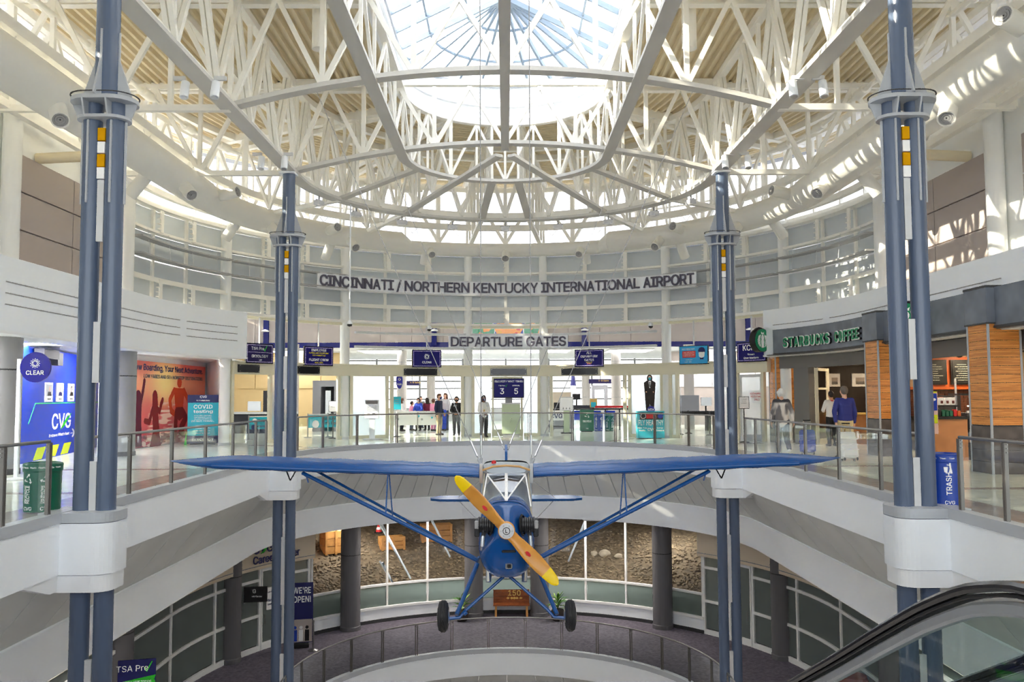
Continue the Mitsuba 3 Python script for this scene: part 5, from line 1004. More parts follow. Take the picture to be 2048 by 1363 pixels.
pn(0, 1.6, 1.06, .28, 'navy'); pn(0, .14, 1.06, .27, 'navy'); ln('CVG', 0, 1.63, .08); ln('FLY HEALTHY', 0, 1.51, .05); ln('COVID', 0, 1.25, .13, w_=.64); ln('testing', 0, 1.09, .11, w_=.66)
for i, s in enumerate(('IF YOU FEEL SYMPTOMS,', 'OR HAVE BEEN TESTED', 'AND HAVE NO RESULTS,')): ln(s, 0, .98 - .06 * i, .03, w_=.6)
ln('DO NOT TRAVEL.', 0, .77, .06, w_=.78)
for i in range(4): ln(('ASK ABOUT TESTING', 'CURBSIDE AND INSIDE', 'WE WANT YOU TO', 'TRAVEL WELL')[i], 0, .62 - .09 * i, .035, w_=.5)
ln('SKYOLOGY', 0, .09, .1, b=False, w_=.74)
put('side_wedge', ext(Polygon([(-.58, -.05), (-.48, -.05), (-.5, .5)]), .02), 'green_clear', k, tw=T().translate([-10.93, 31.05, 0]).rotate([0, 0, 1], 18).rotate([1, 0, 0], 90))
# recycling symbol: three bent arrows
def recyc(r):
    a = shapely.union_all([Polygon([(-.42, .28), (-.2, .28), (.12, .72), (.3, .5), (.42, .98), (-.08, .98), (.06, .84)]), Polygon([(-.42, .28), (-.2, .28), (-.05, .5), (-.15, .7)])])
    return sc(shapely.union_all([shapely.affinity.rotate(a, q, origin=(0, .02)) for q in (0, 120, 240)]), r)
PERSON = lambda s: sc(shapely.union_all([shapely.Point(.15, .85).buffer(.14), shapely.LineString([(.15, .62), (.2, .15), (.35, -.55)]).buffer(.13), shapely.LineString([(.2, .1), (.05, -.55)]).buffer(.1), shapely.LineString([(.12, .55), (-.25, .6)]).buffer(.07), Polygon([(-.75, .3), (-.15, .3), (-.25, -.5), (-.65, -.5)])]), s)
def wrap(m, p, r, a0):
    "bends lettering laid out in x (along the rim), y (up), z (outward) round a bin of radius r"
    v = np.asarray(m.vertices); a = rad(a0) + v[:, 0] / r
    return tm(np.stack([p[0] + (r + v[:, 2]) * np.sin(a), p[1] - (r + v[:, 2]) * np.cos(a), p[2] + v[:, 1]], 1), m.faces)
def flat(s, h, x=0, y=0, vert=False, w=None):
    m = txt(s, h, (0, 0, 0), (0, 1, 0) if vert else (1, 0, 0), (-1, 0, 0) if vert else (0, 1, 0), w=w, lift=0); return move(m, (x, y, 0))
def bin_(p, r, h, mat, label, marks, cat='bin'):
    k = thing('round_bin', label, cat)
    put('body', lathe([(r * .96, .02), (r * .97, .06), (r, h - .12), (r + .012, h - .12), (r + .012, h - .1)], p, 36), mat, k, smooth=True)
    put('lid', lathe([(r + .014, h - .1), (r + .016, h - .02), (r + .005, h), (r * .8, h + .012), (r * .78, h - .03), (r * .3, h - .05)], p, 36, cap=False), mat, k, smooth=30); put('foot_ring', lathe([(r * .8, 0), (r * .86, .03)], p, 30), 'mid_gray', k)
    for a, kind in marks:
        if kind == 'r':
            put('recycle_mark', wrap(ext(recyc(.078), .004), A(*p) + A(0, 0, h * .69), r, a), 'pure_white', k); put('lettering', wrap(flat('RECYCLE', .06, .03, .27 * h / .7, True, .25 * h / .7), p, r, a), 'pure_white', k); put('lettering', wrap(flat('Cans Mixed Paper', .03, -.04, .27 * h / .7, True, .25 * h / .7), p, r, a), 'pure_white', k)
        else:
            put('litter_mark', wrap(ext(PERSON(.1), .004), A(*p) + A(0, 0, h * .73), r, a), 'pure_white', k); put('lettering', wrap(flat('TRASH', .075, .03, .35, True), p, r, a), 'pure_white', k)
        put('lettering', wrap(flat('CVG', .05, 0, .05), p, r, a), 'pure_white', k)
    for a in range(-75, 80, 25): put('rim_lettering', wrap(flat('Trash' if mat == 'trash_blue' else 'Plastic', .022, 0, h - .065), p, r + .015, a), 'pure_white', k)
    return k
bin_((-6.87, 12.9, 0), .255, .72, 'recycle_green', 'dark green round recycling bin behind the glass at the left', ((-20, 'r'), (38, 'r')))
bin_((6.62, 13.1, 0), .27, .78, 'trash_blue', 'royal blue round trash bin behind the glass at the right', ((-8, 't'), (-75, 't')))
# ================================================================ coffee shop on the right
def oak(p, n, uv):
    q = fbm(p.x * 3 + p.y * 3, p.z * 38., 0., 3); c = mix(L((222, 150, 76)), L((200, 126, 58)), smoothstep(.3, .7, q)); return mix(c, L((150, 84, 30)), smoothstep(.62, .75, fbm(p.x * 2 + p.y * 2, p.z * 90., 3., 2)) * .2)
M('oak', tex(oak), .4); M('dark_steel', speck((134, 142, 154), (92, 98, 108), 2.2, 3), .32, .25); M('plank_tile', speck((104, 96, 92), (66, 60, 58), 5., 2), .45); M('shop_brown', (34, 24, 20), .5); M('shop_gray', (112, 110, 108), .5); M('menu_orange', (190, 92, 36), .45)
M('menu_black', (30, 32, 32), .4); M('chalk', (190, 190, 180)); M('brick', speck((128, 84, 66), (88, 56, 44), 8., 2)); M('mortar', (120, 108, 98)); M('counter_wood', speck((186, 132, 88), (160, 108, 68), 4., 2), .4); M('logo_green', (0, 138, 88), .4); M('shop_cream', (206, 180, 146)); M('basket', speck((186, 150, 92), (140, 106, 58), 30., 2), .7)
def pillar(x0, x1, y0, y1, s):
    k = thing('shop_pillar', f'oak clad pillar with a dark steel head and tiled base {s}', 'pillar', 'pillars of the coffee shop')
    put('core', box2((x0 + .02, y0 + .02, 0), (x1 - .02, y1 - .02, 3.9)), 'charcoal', k)
    for z in np.arange(1.02, 3.17, .18): put('oak_board', box2((x0, y0, z + .004), (x1, y1, min(z + .176, 3.18))), 'oak', k)
    for i, z in enumerate(np.arange(0, 1.0, .25)): put('tile', box2((x0 - .01, y0 - .01, z + .003), (x1 + .01, y1 + .01, z + .247)), 'plank_tile', k)
    put('steel_head', box2((x0 - .04, y0 - .04, 3.19), (x1 + .04, y1 + .04, 3.98)), 'dark_steel', k)
    for x in (x0, x1):
        for y in (y0, y1): put('corner_trim', box2((x - .02, y - .02, 0), (x + .02, y + .02, 3.18)), 'steel_gray', k)
    put('head_trim', join(box2((x0 - .05, y0 - .05, 3.94), (x1 + .05, y1 + .05, 3.99)), box2((x0 - .05, y0 - .05, 3.17), (x1 + .05, y1 + .05, 3.2))), 'charcoal', k)
pillar(10.22, 10.9, 18.1, 18.9, 'nearest on the right'); pillar(10.22, 10.9, 23.5, 24.35, 'right of the shop name'); pillar(9.6, 10.35, 30.55, 31.3, 'left of the shop name'); pillar(10.22, 10.9, 12.6, 13.4, 'outside the right picture edge')
cp = thing('shop_canopy', 'dark steel canopy band of the coffee shop', 'canopy')
put('band', sweep(rect(10.36, 10.5, 3.12, 3.95), CW, 64, 115, 3), 'dark_steel', cp, smooth=True); put('lip', sweep(rect(10.34, 10.5, 3.08, 3.13), CW, 64, 115, 3), 'charcoal', cp); put('header', sweep(rect(11.0, 11.2, 2.62, 3.1), CW, 62, 115, 4), 'shop_gray', cp); put('soffit', sweep(rect(10.4, 11.2, 3.06, 3.1), CW, 62, 115, 4), 'shop_gray', cp)
ss = thing('shop_sign', 'green raised letters with white edges spelling the coffee shop name', 'sign')
def sign_letters(s, t0, t1, z, h):
    n = len(s)
    for i, ch in enumerate(s):
        if ch == ' ': continue
        tq = t0 + (t1 - t0) * (i + .5) / n; t = tq if tq <= 90 else 90 + (tq - 90) * .1808; u, nn = tang(CW, t), inw(CW, t); o = at(CW, 10.36, t, z)
        m = meshkit.text_mesh(ch, h, 1., True); v = np.asarray(m.vertices); cx = (v[:, 0].max() + v[:, 0].min()) / 2; wd = v[:, 0].max() - v[:, 0].min(); ww = rad(t1 - t0) * 10.36 / n * .86
        sx = ww / wd
        for q, d0, d1, mt, nm in ((1.0, .0, .07, 'black', 'backing'), (1.0, .07, .1, 'pure_white', 'rim'), (.78, .1, .12, 'logo_green', 'letter')):
            w2 = (v - A(cx, h / 2, 0)) * A(sx * q, 1.0 if q == 1 else .84, (d1 - d0)) + A(0, h / 2, d0); put(nm, plane_map(tm(w2, m.faces), o, u, (0, 0, 1)), mt, ss)
sign_letters('STARBUCKS COFFEE', 67.2, 92.5, 3.3, .34)
def round_logo(c, rz, label, r=.42):
    k = thing('logo_sign', label, 'sign'); a = rad(rz); u = A(math.cos(a), math.sin(a), 0); n = A(u[1], -u[0], 0); f = lambda pg, l, d=.006: plane_map(move(ext(pg, d), (0, 0, l)), c, u, (0, 0, 1))
    put('case', f(disc(r, 36), -.12, .24), 'black', k)
    for sd in (1, -1):
        g = lambda pg, l: plane_map(move(ext(pg, .006), (0, 0, l)), c, u * sd, (0, 0, 1))
        put('disc', g(disc(r * .95, 36), .121), 'logo_green', k); crown = Polygon([(-.16, .5), (-.2, .72), (-.08, .62), (0, .8), (.08, .62), (.2, .72), (.16, .5)])
        hair = shapely.union_all([shapely.LineString([(s * (.26 + .1 * i), .45 - .05 * i), (s * (.36 + .12 * i), 0), (s * (.3 + .12 * i), -.55 + .1 * i)]).buffer(.035) for s in (-1, 1) for i in range(3)])
        face = shapely.union_all([shapely.affinity.scale(disc(.2), .9, 1.2), Polygon([(-.2, -.2), (.2, -.2), (.14, -.85), (-.14, -.85)])]); face = shapely.affinity.translate(face, 0, .22)
        put('emblem', g(sc(shapely.union_all([crown, hair, face]).intersection(disc(.93)), r), .128), 'pure_white', k); put('star', g(sc(Polygon([((.1 if i % 2 == 0 else .045) * math.sin(i * math.pi / 5), .7 + (.1 if i % 2 == 0 else .045) * math.cos(i * math.pi / 5)) for i in range(10)]), r), .135), 'logo_green', k)
    put('bracket', bar(A(*c) + u * r * .9, A(*c) + u * (r + .2), .1, .5), 'black', k); put('hood', pipe([A(*c) + u * (r + .02) * math.cos(b) + A(0, 0, (r + .02) * math.sin(b)) for b in np.linspace(.6, 2.4, 8)], .035, 8), 'black', k)
round_logo(A(9.0, 30.35, 3.62), 0 + 35, 'round green and white logo sign projecting from the far oak pillar'); round_logo(A(10.1, 21.35, 3.55), -55, 'round logo sign half hidden by the near right blue column')
# shop interior
put('wall_shop_dark', box2((10.9, 33, 0), (17, 33.2, 3.1)), 'shop_brown', label='dark brown coffee shop wall with two framed photographs', kind='structure')
put('wall_shop_back', box2((12.1, 27.2, 1.9), (20, 27.4, 3.1)), 'shop_cream', label='cream wall with menu boards behind the coffee counter', kind='structure')
bk = put('wall_shop_brick', box2((12.1, 27.22, 0), (20, 27.4, 1.9)), 'mortar', label='brick wall below the menu boards', kind='structure')
for r in range(12):
    for i in range(20):
        x = 12.1 + i * .24 + (r % 2) * .12
        put('brick', box2((x + .008, 27.19, .95 + r * .078), (x + .232, 27.23, .95 + r * .078 + .068)), 'brick', bk)
put('ceiling', box2((10.9, 9, 3.02), (20, 34, 3.1)), 'charcoal', label='dark ceiling of the coffee shop', kind='structure'); put('wall_shop_side', box2((17, 9, 0), (17.2, 33, 3.1)), 'shop_cream', label='side wall deep in the coffee shop', kind='structure'); put('wall_shop_gray', sweep(rect(11.0, 11.3, 0, 2.65), CW, 65.5, 69.3), 'shop_gray', label='grey wall beside the coffee shop door', kind='structure')
dk = thing('door_5', 'cream framed glass door folded open at the coffee shop', None, kind='structure'); p, q = A(10.45, 28.9, 0), A(11.2, 29.9, 0); u = (q - p) / np.linalg.norm(q - p)
put('frame', join(bar(p, p + A(0, 0, 2.6), .1, .08), bar(q, q + A(0, 0, 2.6), .1, .08), bar(p + A(0, 0, 2.55), q + A(0, 0, 2.55), .08, .1), bar(p + A(0, 0, 1.9), q + A(0, 0, 1.9), .06, .07), bar(p + A(0, 0, .1), q + A(0, 0, .1), .06, .2)), 'cream_frame', dk); put('glass', tm([p + A(0, 0, .2), q + A(0, 0, .2), q + A(0, 0, 2.5), p + A(0, 0, 2.5)], [[0, 1, 2], [0, 2, 3]]), 'clear_glass', dk)
for x, w_, h_, s in ((12.62, .42, .5, 'small upright framed photograph on the dark shop wall'), (13.6, .62, .5, 'wide framed landscape photograph on the dark shop wall')):
    k = thing('framed_photo', s, 'picture'); put('frame', box((x, 32.97, 2.25), (w_, .04, h_)), 'pure_white', k); put('image', box((x, 32.945, 2.22), (w_ * .55, .01, h_ * .5)), 'taupe', k); put('shade', box((x, 32.938, 2.14), (w_ * .55, .008, h_ * .22)), 'shop_gray', k)
fr = thing('menu_surround', 'orange wooden frame holding the black menu boards', 'frame'); put('panel', box2((13.0, 27.1, 1.88), (16.2, 27.18, 2.86)), 'menu_orange', fr); put('shelf_rail', box2((12.1, 27.05, 1.84), (19, 27.2, 1.92)), 'menu_orange', fr)
for i, x in enumerate((13.5, 14.45, 15.5)):
    k = thing('menu_board', ('left', 'middle', 'right')[i] + ' black menu board with chalk white lines behind the coffee counter', 'menu board', 'menu boards')
    put('board', box((x, 27.05, 2.38), (.82, .05, .78)), 'black', k); put('face', box((x, 27.02, 2.38), (.74, .02, .7)), 'menu_black', k)
    for j in range(8): put('line', box((x - .08 + .05 * (j % 3), 27.007, 2.62 - .07 * j), (.3 + .08 * ((j * 7) % 4), .006, .016)), 'chalk', k)
def shelfbox(nm, label, cat, parts):
    k = thing(nm, label, cat)
    for n_, a, b, m in parts: put(n_, box2(a, b), m, k)
    return k
shelfbox('counter', 'wood fronted coffee counter with a dark top', 'counter', (('front', (10.9, 21.9, 0), (11.75, 22.9, 1.05), 'counter_wood'), ('top', (10.85, 21.85, 1.05), (11.8, 22.95, 1.12), 'black'), ('plinth', (10.92, 21.92, 0), (11.73, 22.88, .08), 'black')))
k = shelfbox('pastry_case', 'black pastry case with a curved glass front and open drink shelf', 'display case', (('base', (11.85, 22.1, 0), (12.7, 23, .45), 'charcoal'), ('drink_shelf', (11.85, 22.0, .45), (12.7, 22.5, .55), 'light_gray'), ('back', (11.85, 22.6, .5), (12.7, 23, 1.15), 'black'), ('counter_shelf', (11.83, 22.05, 1.12), (12.72, 23, 1.2), 'charcoal'), ('light_strip', (11.86, 22.1, 1.2), (12.7, 22.16, 1.26), 'pure_white'), ('top', (11.85, 22.4, 1.66), (12.7, 23, 1.7), 'black')))
put('curved_glass', tm([A(x, 22.1 + .3 * (1 - math.cos(a)), 1.26 + .4 * math.sin(a)) for a in np.linspace(0, 1.57, 7) for x in (11.87, 12.68)], [f for i in range(6) for f in ([2 * i, 2 * i + 1, 2 * i + 3], [2 * i, 2 * i + 3, 2 * i + 2])]), 'clear_glass', k)
ORD = 'first second third fourth fifth sixth seventh'.split()
M('bottle_water', (170, 196, 224), .1); M('bottle_blue', (60, 80, 170), .2)
for r in range(2):
    for i in range(7):
        b = thing('bottle', f'{"dark blue" if i > 4 else "clear"} drink bottle, {ORD[i]} from the left in the {("front", "rear")[r]} row on the drink shelf', 'bottle', 'water bottles on the open drink shelf'); p = (11.92 + .11 * i, 22.1 + .18 * r, .55)
        put('body', lathe([(.035, 0), (.038, .02), (.038, .14), (.014, .19), (.014, .205)], p, 12), 'bottle_blue' if i > 4 else 'bottle_water', b, smooth=30); put('cap', lathe([(.017, .205), (.017, .23)], p, 10), 'pure_white', b)
random.seed(11)
for i in range(14):
    x, y = 10.98 + .1 * (i % 7), 22.0 + .25 * (i // 7); h = .1 + .1 * random.random(); mt = random.choice(('red', 'menu_orange', 'cool_white', 'black', 'recycle_green', 'gold')); put('snack_pack', rbox((x, y, 1.12 + h / 2), (.085, .1, h), .015), mt, label=f'{dict(menu_orange="orange", cool_white="white", recycle_green="green").get(mt, mt)} snack pack, {ORD[i % 7]} from the left in the {("front", "rear")[i // 7]} row on the coffee counter', cat='snack', group='snack packs on the coffee counter')
for i in range(5): 
    b = thing('coffee_bag', f'white coffee bag, {ORD[i]} from the left on the rack above the counter', 'coffee bag', 'white coffee bags'); put('bag', rbox((11.12 + .15 * i, 22.55, 1.5), (.13, .08, .2), .015), 'pure_white', b); put('label', box((11.12 + .15 * i, 22.505, 1.48), (.06, .006, .07)), 'brown_top', b)
shelfbox('bag_rack', 'dark rack carrying the white coffee bags', 'rack', (('shelf', (11.0, 22.45, 1.36), (11.85, 22.7, 1.4), 'black'), ('post', (11.0, 22.6, 1.12), (11.04, 22.64, 1.4), 'black'), ('post', (11.8, 22.6, 1.12), (11.84, 22.64, 1.4), 'black')))
k = thing('sneeze_guard', 'clear plastic guard screen over the coffee counter', 'screen'); put('sheet', tm([(10.9, 22.9, 1.15), (12.0, 22.9, 1.15), (12.0, 22.9, 2.1), (10.9, 22.9, 2.1)], [[0, 1, 2], [0, 2, 3]]), 'clear_glass', k); put('post', box2((11.98, 22.88, 1.1), (12.02, 22.92, 2.1)), 'pure_white', k)
shelfbox('espresso_machine', 'dark espresso machine with an orange front panel behind the counter', 'machine', (('body', (12.9, 26.25, 1.0), (13.9, 26.9, 1.65), 'dark_equipment'), ('panel', (13.0, 26.22, 1.35), (13.35, 26.26, 1.6), 'menu_orange'), ('tray', (12.95, 26.12, 1.0), (13.8, 26.3, 1.06), 'stainless')))
shelfbox('back_counter', 'dark back counter under the brick wall', 'counter', (('body', (11.9, 26.2, 0), (17, 27.1, .92), 'dark_equipment'), ('top', (11.85, 26.1, .92), (17, 27.15, 1.0), 'black')))
shelfbox('brewer', 'black and steel coffee brewer at the right picture edge', 'machine', (('body', (13.2, 21.6, .95), (13.75, 22.1, 1.75), 'dark_equipment'), ('panel', (13.25, 21.57, 1.5), (13.4, 21.6, 1.65), 'pure_white'), ('urn', (13.85, 21.6, .95), (14.3, 22.1, 1.55), 'stainless'), ('stand', (12.9, 21.5, 0), (14.6, 22.4, .95), 'charcoal')))
shelfbox('condiment_bar', 'wood fronted counter inside the dark part of the coffee shop', 'counter', (('front', (11.6, 29.4, 0), (14.2, 30.2, 1.0), 'counter_wood'), ('top', (11.55, 29.35, 1.0), (14.25, 30.25, 1.06), 'gold')))
k = thing('drink_poster', 'bright poster stand with an iced drink and flowers beside the blue column', 'poster'); put('board', box2((9.68, 20.3, .75), (10.20, 20.36, 1.75)), 'skin_pink', k)
put('sky_patch', box2((9.69, 20.285, 1.3), (10.18, 20.3, 1.7)), 'mural_blue', k); put('flower', plane_map(ext(sc(shapely.union_all([shapely.affinity.rotate(shapely.affinity.translate(shapely.affinity.scale(disc(.3), 1, .5), .4, 0), a * 60, origin=(0, 0)) for a in range(6)]), .22), .005), (10.00, 20.284, 1.56), (1, 0, 0), (0, 0, 1)), 'pure_white', k); put('cup', plane_map(ext(Polygon([(-.06, 0), (.06, 0), (.09, .34), (-.09, .34)]), .005), (9.94, 20.284, .85), (1, 0, 0), (0, 0, 1)), 'bench_wood', k); put('stripe', box2((9.69, 20.285, 1.72), (10.18, 20.3, 1.75)), 'lime', k); put('stripe', box2((10.03, 20.285, 1.0), (10.18, 20.3, 1.2)), 'lime', k); put('stand', box2((9.88, 20.33, 0), (10.00, 20.4, .75)), 'charcoal', k); put('foot', box2((9.68, 20.2, 0), (10.20, 20.5, .04)), 'charcoal', k)
k = thing('tall_banner', 'tall blue and yellow banner edge right of the nearest oak pillar', 'banner'); put('upper', box2((11.45, 19.6, 1.1), (11.53, 20.1, 2.6)), 'mural_royal', k); put('lower', box2((11.45, 19.6, .35), (11.53, 20.1, 1.1)), 'lime', k); put('foot', box2((11.3, 19.5, 0), (11.7, 20.2, .35)), 'charcoal', k)
k = thing('wicker_basket', 'wicker basket lined with green at the right picture edge', 'basket'); put('bowl', lathe([(.22, 0), (.32, .25), (.33, .26), (.33, .26), (.3, .24), (.3, .24), (.2, .05)], (11.3, 18.55, .62), 24), 'basket', k, smooth=30); put('handle', pipe([(11.3 + .33 * math.cos(a), 18.3, .8 + .1 * math.sin(a)) for a in np.linspace(0, 3.14, 7)], .018, 8), 'basket', k); put('filling', lathe([(.29, .2), (.2, .28), (.001, .3)], (11.3, 18.55, .62), 16), 'green_clear', k); put('stand', lathe([(.2, 0), (.06, .03), (.06, .6), (.2, .62)], (11.3, 18.55, 0), 16), 'charcoal', k)
k = thing('track_light', 'track of black spotlights under the coffee shop ceiling', 'spotlight track'); put('track', box2((11.4, 23.0, 2.96), (14.5, 23.05, 3.0)), 'black', k)
for x in (11.7, 12.2, 12.8, 13.4): s_ = put('spot', lathe([(.05, 0), (.06, .12), (.085, .2)], (x, 23.0, 2.88), 14, (.2, .5, -.7), cap=False), 'black', k); put('stem', tube((x, 23.02, 2.86), (x, 23.02, 2.98), .012, n=6), 'black', s_)
for i, (x, y) in enumerate(((12, 19.5), (13.6, 19.5), (12, 23), (13.6, 24.5), (12.2, 29), (14, 31), (12.2, 15), (14.5, 26.2))): lamp('shop_lamp', (x, y, 2.99), .5, .5, LP_ * 2.6, 'added warm fill lamp of the coffee shop', 'added fill lamps of the coffee shop', (1, .78, .52))  # added warm emitters to fill the shop interior
# ================================================================ people
import manifold3d as m3
M('skin_light', (224, 176, 150), .55); M('skin_tan', (196, 142, 112), .55); M('skin_brown', (122, 82, 62), .55); M('hair_white', (226, 224, 218), .7); M('hair_dark', (40, 30, 26), .6); M('hair_brown', (92, 58, 40), .6); M('hair_gray', (110, 98, 88), .6)
M('shirt_blue', (44, 50, 124), .7); M('khaki', (206, 186, 140), .8); M('jacket_navy', (26, 36, 66), .7); M('trouser_beige', (178, 164, 134), .8); M('black_cloth', (28, 28, 32), .8); M('white_cloth', (232, 230, 228), .8); M('gray_cloth', (120, 118, 118), .8); M('pink_cloth', (232, 150, 180), .8); M('maroon', (110, 30, 60), .8); M('cobalt', (40, 70, 180), .7); M('denim', (70, 84, 110), .8); M('shoe_dark', (40, 34, 32), .6); M('slate_cloth', (66, 72, 84), .8); M('eye_white', (240, 240, 240), .4); M('lips', (160, 84, 80), .5)
def stripes(p, n, uv):
    a = p.x * .8 - p.y * .6; c = L((222, 214, 206)); g = smoothstep(.3, .0, dr.abs(dr.sin(a * 44.) - .2) - .25); c = mix(c, L((96, 92, 94)), smoothstep(.45, .62, noise(p.x * 9., p.z * 5., p.y * 9.)) * .9); return mix(c, L((64, 62, 66)), smoothstep(1.44, 1.5, p.z))
M('striped_cloth', tex(stripes), .8)
def ball(p, r, n=14): return m3.Manifold.sphere(float(r), n).translate([float(x) for x in p])
def chain(q, n=14):
    "hulls between successive (point, radius) joints"
    return [m3.Manifold.hull(ball(a, ra, n) + ball(b, rb, n)) for (a, ra), (b, rb) in zip(q[:-1], q[1:])]
def fuse(ms, edge=.03, sm=6):
    m = m3.Manifold.batch_boolean(ms, m3.OpType.Add).refine_to_length(edge).to_mesh()
    t = trimesh.Trimesh(m.vert_properties[:, :3], m.tri_verts, process=True)
    if sm: trimesh.smoothing.filter_taubin(t, .5, .53, sm)
    return t
def person(pos, face, h, label, top, legs, hair, skin='skin_light', pose=None, hairstyle='short', mask=None, shoes='shoe_dark', sleeve=True, untucked=0., sex='m', extra=None, group=None):
    "face: heading in degrees, 0 looks away from the viewer (+y), 180 towards the viewer"
    k = thing('person', label, 'person', group); s = h / 1.75; P = dict(pose or {}); w = 1. if sex == 'm' else .88
    J = {'hipl': A(-.085, 0, .9), 'hipr': A(.085, 0, .9), 'kneel': A(-.1, .03, .49), 'kneer': A(.1, .03, .49), 'ankl': A(-.105, -.01, .085), 'ankr': A(.105, -.01, .085), 'pel': A(0, 0, .95), 'waist': A(0, -.01, 1.1), 'chest': A(0, 0, 1.28), 'neck': A(0, -.01, 1.47), 'head': A(0, .025, 1.63),
         'shl': A(-.175 * w, 0, 1.41), 'shr': A(.175 * w, 0, 1.41), 'ell': A(-.235, -.03, 1.13), 'elr': A(.235, -.03, 1.13), 'wrl': A(-.25, .04, .88), 'wrr': A(.25, .04, .88)}
    for a, v in P.items(): J[a] = A(*v)
    a_ = rad(face); ca, sa = math.cos(a_), math.sin(a_)
    def xf(m):
        v = np.asarray(m.vertices) * s; return tm(np.c_[v[:, 0] * ca - v[:, 1] * sa + pos[0], v[:, 0] * sa + v[:, 1] * ca + pos[1], v[:, 2] + pos[2]], m.faces)
    def add(n, m, mat, lb=None, sm=True): return put(n, xf(m), mat, k, lb, smooth=sm)
    hd = J['head']; body = []
    body += chain([(J['neck'] + A(0, 0, -.08), .06), (J['neck'] + A(0, .01, .06), .054), (hd + A(0, 0, -.05), .06)])
    body += [m3.Manifold.hull(ball(hd + A(0, -.015, .03), .088, 20) + ball(hd + A(0, .03, -.065), .052, 18) + ball(hd + A(0, .045, .0), .07, 18))]
    body += [m3.Manifold.hull(ball(hd + A(0, .108, .01), .01, 8) + ball(hd + A(0, .122, -.025), .014, 8) + ball(hd + A(0, .095, -.03), .018, 8))]   # nose
    for e in (-1, 1): body += [m3.Manifold.hull(ball(hd + A(e * .084, -.012, .012), .016, 8) + ball(hd + A(e * .088, -.008, -.02), .011, 8))]      # ears
    body += [m3.Manifold.hull(ball(J['shl'] + A(.03, 0, -.02), .06) + ball(J['shr'] + A(-.03, 0, -.02), .06) + ball(J['chest'], .11) + ball(J['neck'] + A(0, 0, -.06), .05)), m3.Manifold.hull(ball(J['chest'] + A(-.06, 0, 0), .1) + ball(J['chest'] + A(.06, 0, 0), .1) + ball(J['waist'] + A(-.05, 0, 0), .09) + ball(J['waist'] + A(.05, 0, 0), .09)), m3.Manifold.hull(ball(J['waist'] + A(-.05, 0, 0), .09) + ball(J['waist'] + A(.05, 0, 0), .09) + ball(J['hipl'], .1) + ball(J['hipr'], .1))]
    for e in 'lr':
        sg = -1 if e == 'l' else 1
        body += chain([(J['hip' + e], .095), (J['knee' + e], .058), (J['ank' + e], .04)]) + chain([(J['ank' + e] + A(0, -.02, -.03), .04), (J['ank' + e] + A(sg * .015, .13, -.05), .032)])
        body += chain([(J['sh' + e], .056), (J['el' + e], .043), (J['wr' + e], .03)])
        d = J['wr' + e] - J['el' + e]; d = d / np.linalg.norm(d); fw = A(0, 1, 0) - d * d[1]; fw = fw / max(np.linalg.norm(fw), .1); sd_ = np.cross(d, fw); c = J['wr' + e]
        body += [m3.Manifold.hull(ball(c + d * .02, .024, 8) + ball(c + d * .085 + fw * .026, .015, 8) + ball(c + d * .085 - fw * .026, .015, 8))]
        for i, ln in enumerate((.07, .08, .076, .06)):
            b = c + d * .088 + fw * (.028 - .0187 * i); q = b + d * ln * .55 - sd_ * sg * .012; body += chain([(b, .0098), (q, .0088), (q + d * ln * .4 - sd_ * sg * .03, .0075)], 8)
        body += chain([(c + d * .035 + fw * .028, .012), (c + d * .075 + fw * .052, .0105), (c + d * .11 + fw * .05 - sd_ * sg * .012, .0085)], 8)
    add('body', fuse(body, .022, 3), skin)
    for e in (-1, 1):
        add('eye', move(trimesh.creation.icosphere(2, .0125), hd + A(e * .034, .1, .018)), 'eye_white'); add('pupil', move(trimesh.creation.icosphere(1, .0065), hd + A(e * .034, .1095, .018)), 'black'); add('eyebrow', bar(hd + A(e * .018, .112, .043), hd + A(e * .052, .1, .045), .008, .006), hair)
    if not mask: add('mouth', bar(hd + A(-.024, .108, -.058), hd + A(.024, .108, -.058), .008, .01), 'lips')
    else:
        mk = fuse([m3.Manifold.hull(ball(hd + A(0, .098, -.02), .034, 12) + ball(hd + A(-.045, .07, -.045), .03, 12) + ball(hd + A(.045, .07, -.045), .03, 12) + ball(hd + A(0, .068, -.09), .034, 12))], .02, 2); add('mask', mk, mask)
    # clothing
    t = .018
    tor = [m3.Manifold.hull(ball(J['shl'] + A(.02, 0, -.01), .07 + t * .4) + ball(J['shr'] + A(-.02, 0, -.01), .07 + t * .4) + ball(J['chest'] + A(-.05, 0, 0), .11 + t) + ball(J['chest'] + A(.05, 0, 0), .11 + t)), m3.Manifold.hull(ball(J['neck'] + A(0, 0, -.05), .065) + ball(J['shl'] + A(.02, 0, 0), .05) + ball(J['shr'] + A(-.02, 0, 0), .05)),
           m3.Manifold.hull(ball(J['chest'] + A(-.06, 0, 0), .105 + t) + ball(J['chest'] + A(.06, 0, 0), .105 + t) + ball(J['waist'] + A(-.06, 0, -.02), .1 + t) + ball(J['waist'] + A(.06, 0, -.02), .1 + t))]
    bot = A(0, 0, -.02 - untucked); tor += [m3.Manifold.hull(ball(J['waist'] + A(-.06, 0, 0), .1 + t) + ball(J['waist'] + A(.06, 0, 0), .1 + t) + ball(J['pel'] + A(-.075, 0, 0) + bot, .098 + t) + ball(J['pel'] + A(.075, 0, 0) + bot, .098 + t))]
    for e in 'lr':
        if sleeve: tor += chain([(J['sh' + e], .075), (J['el' + e], .06), (J['wr' + e] - (J['wr' + e] - J['el' + e]) * .06, .044)])
        else: tor += chain([(J['sh' + e], .075), (J['sh' + e] * .35 + J['el' + e] * .65, .06)])
    add('top', fuse(tor, .03, 5), top)
    tr = [m3.Manifold.hull(ball(J['waist'] + A(-.05, 0, -.08), .1) + ball(J['waist'] + A(.05, 0, -.08), .1) + ball(J['hipl'], .115) + ball(J['hipr'], .115))]
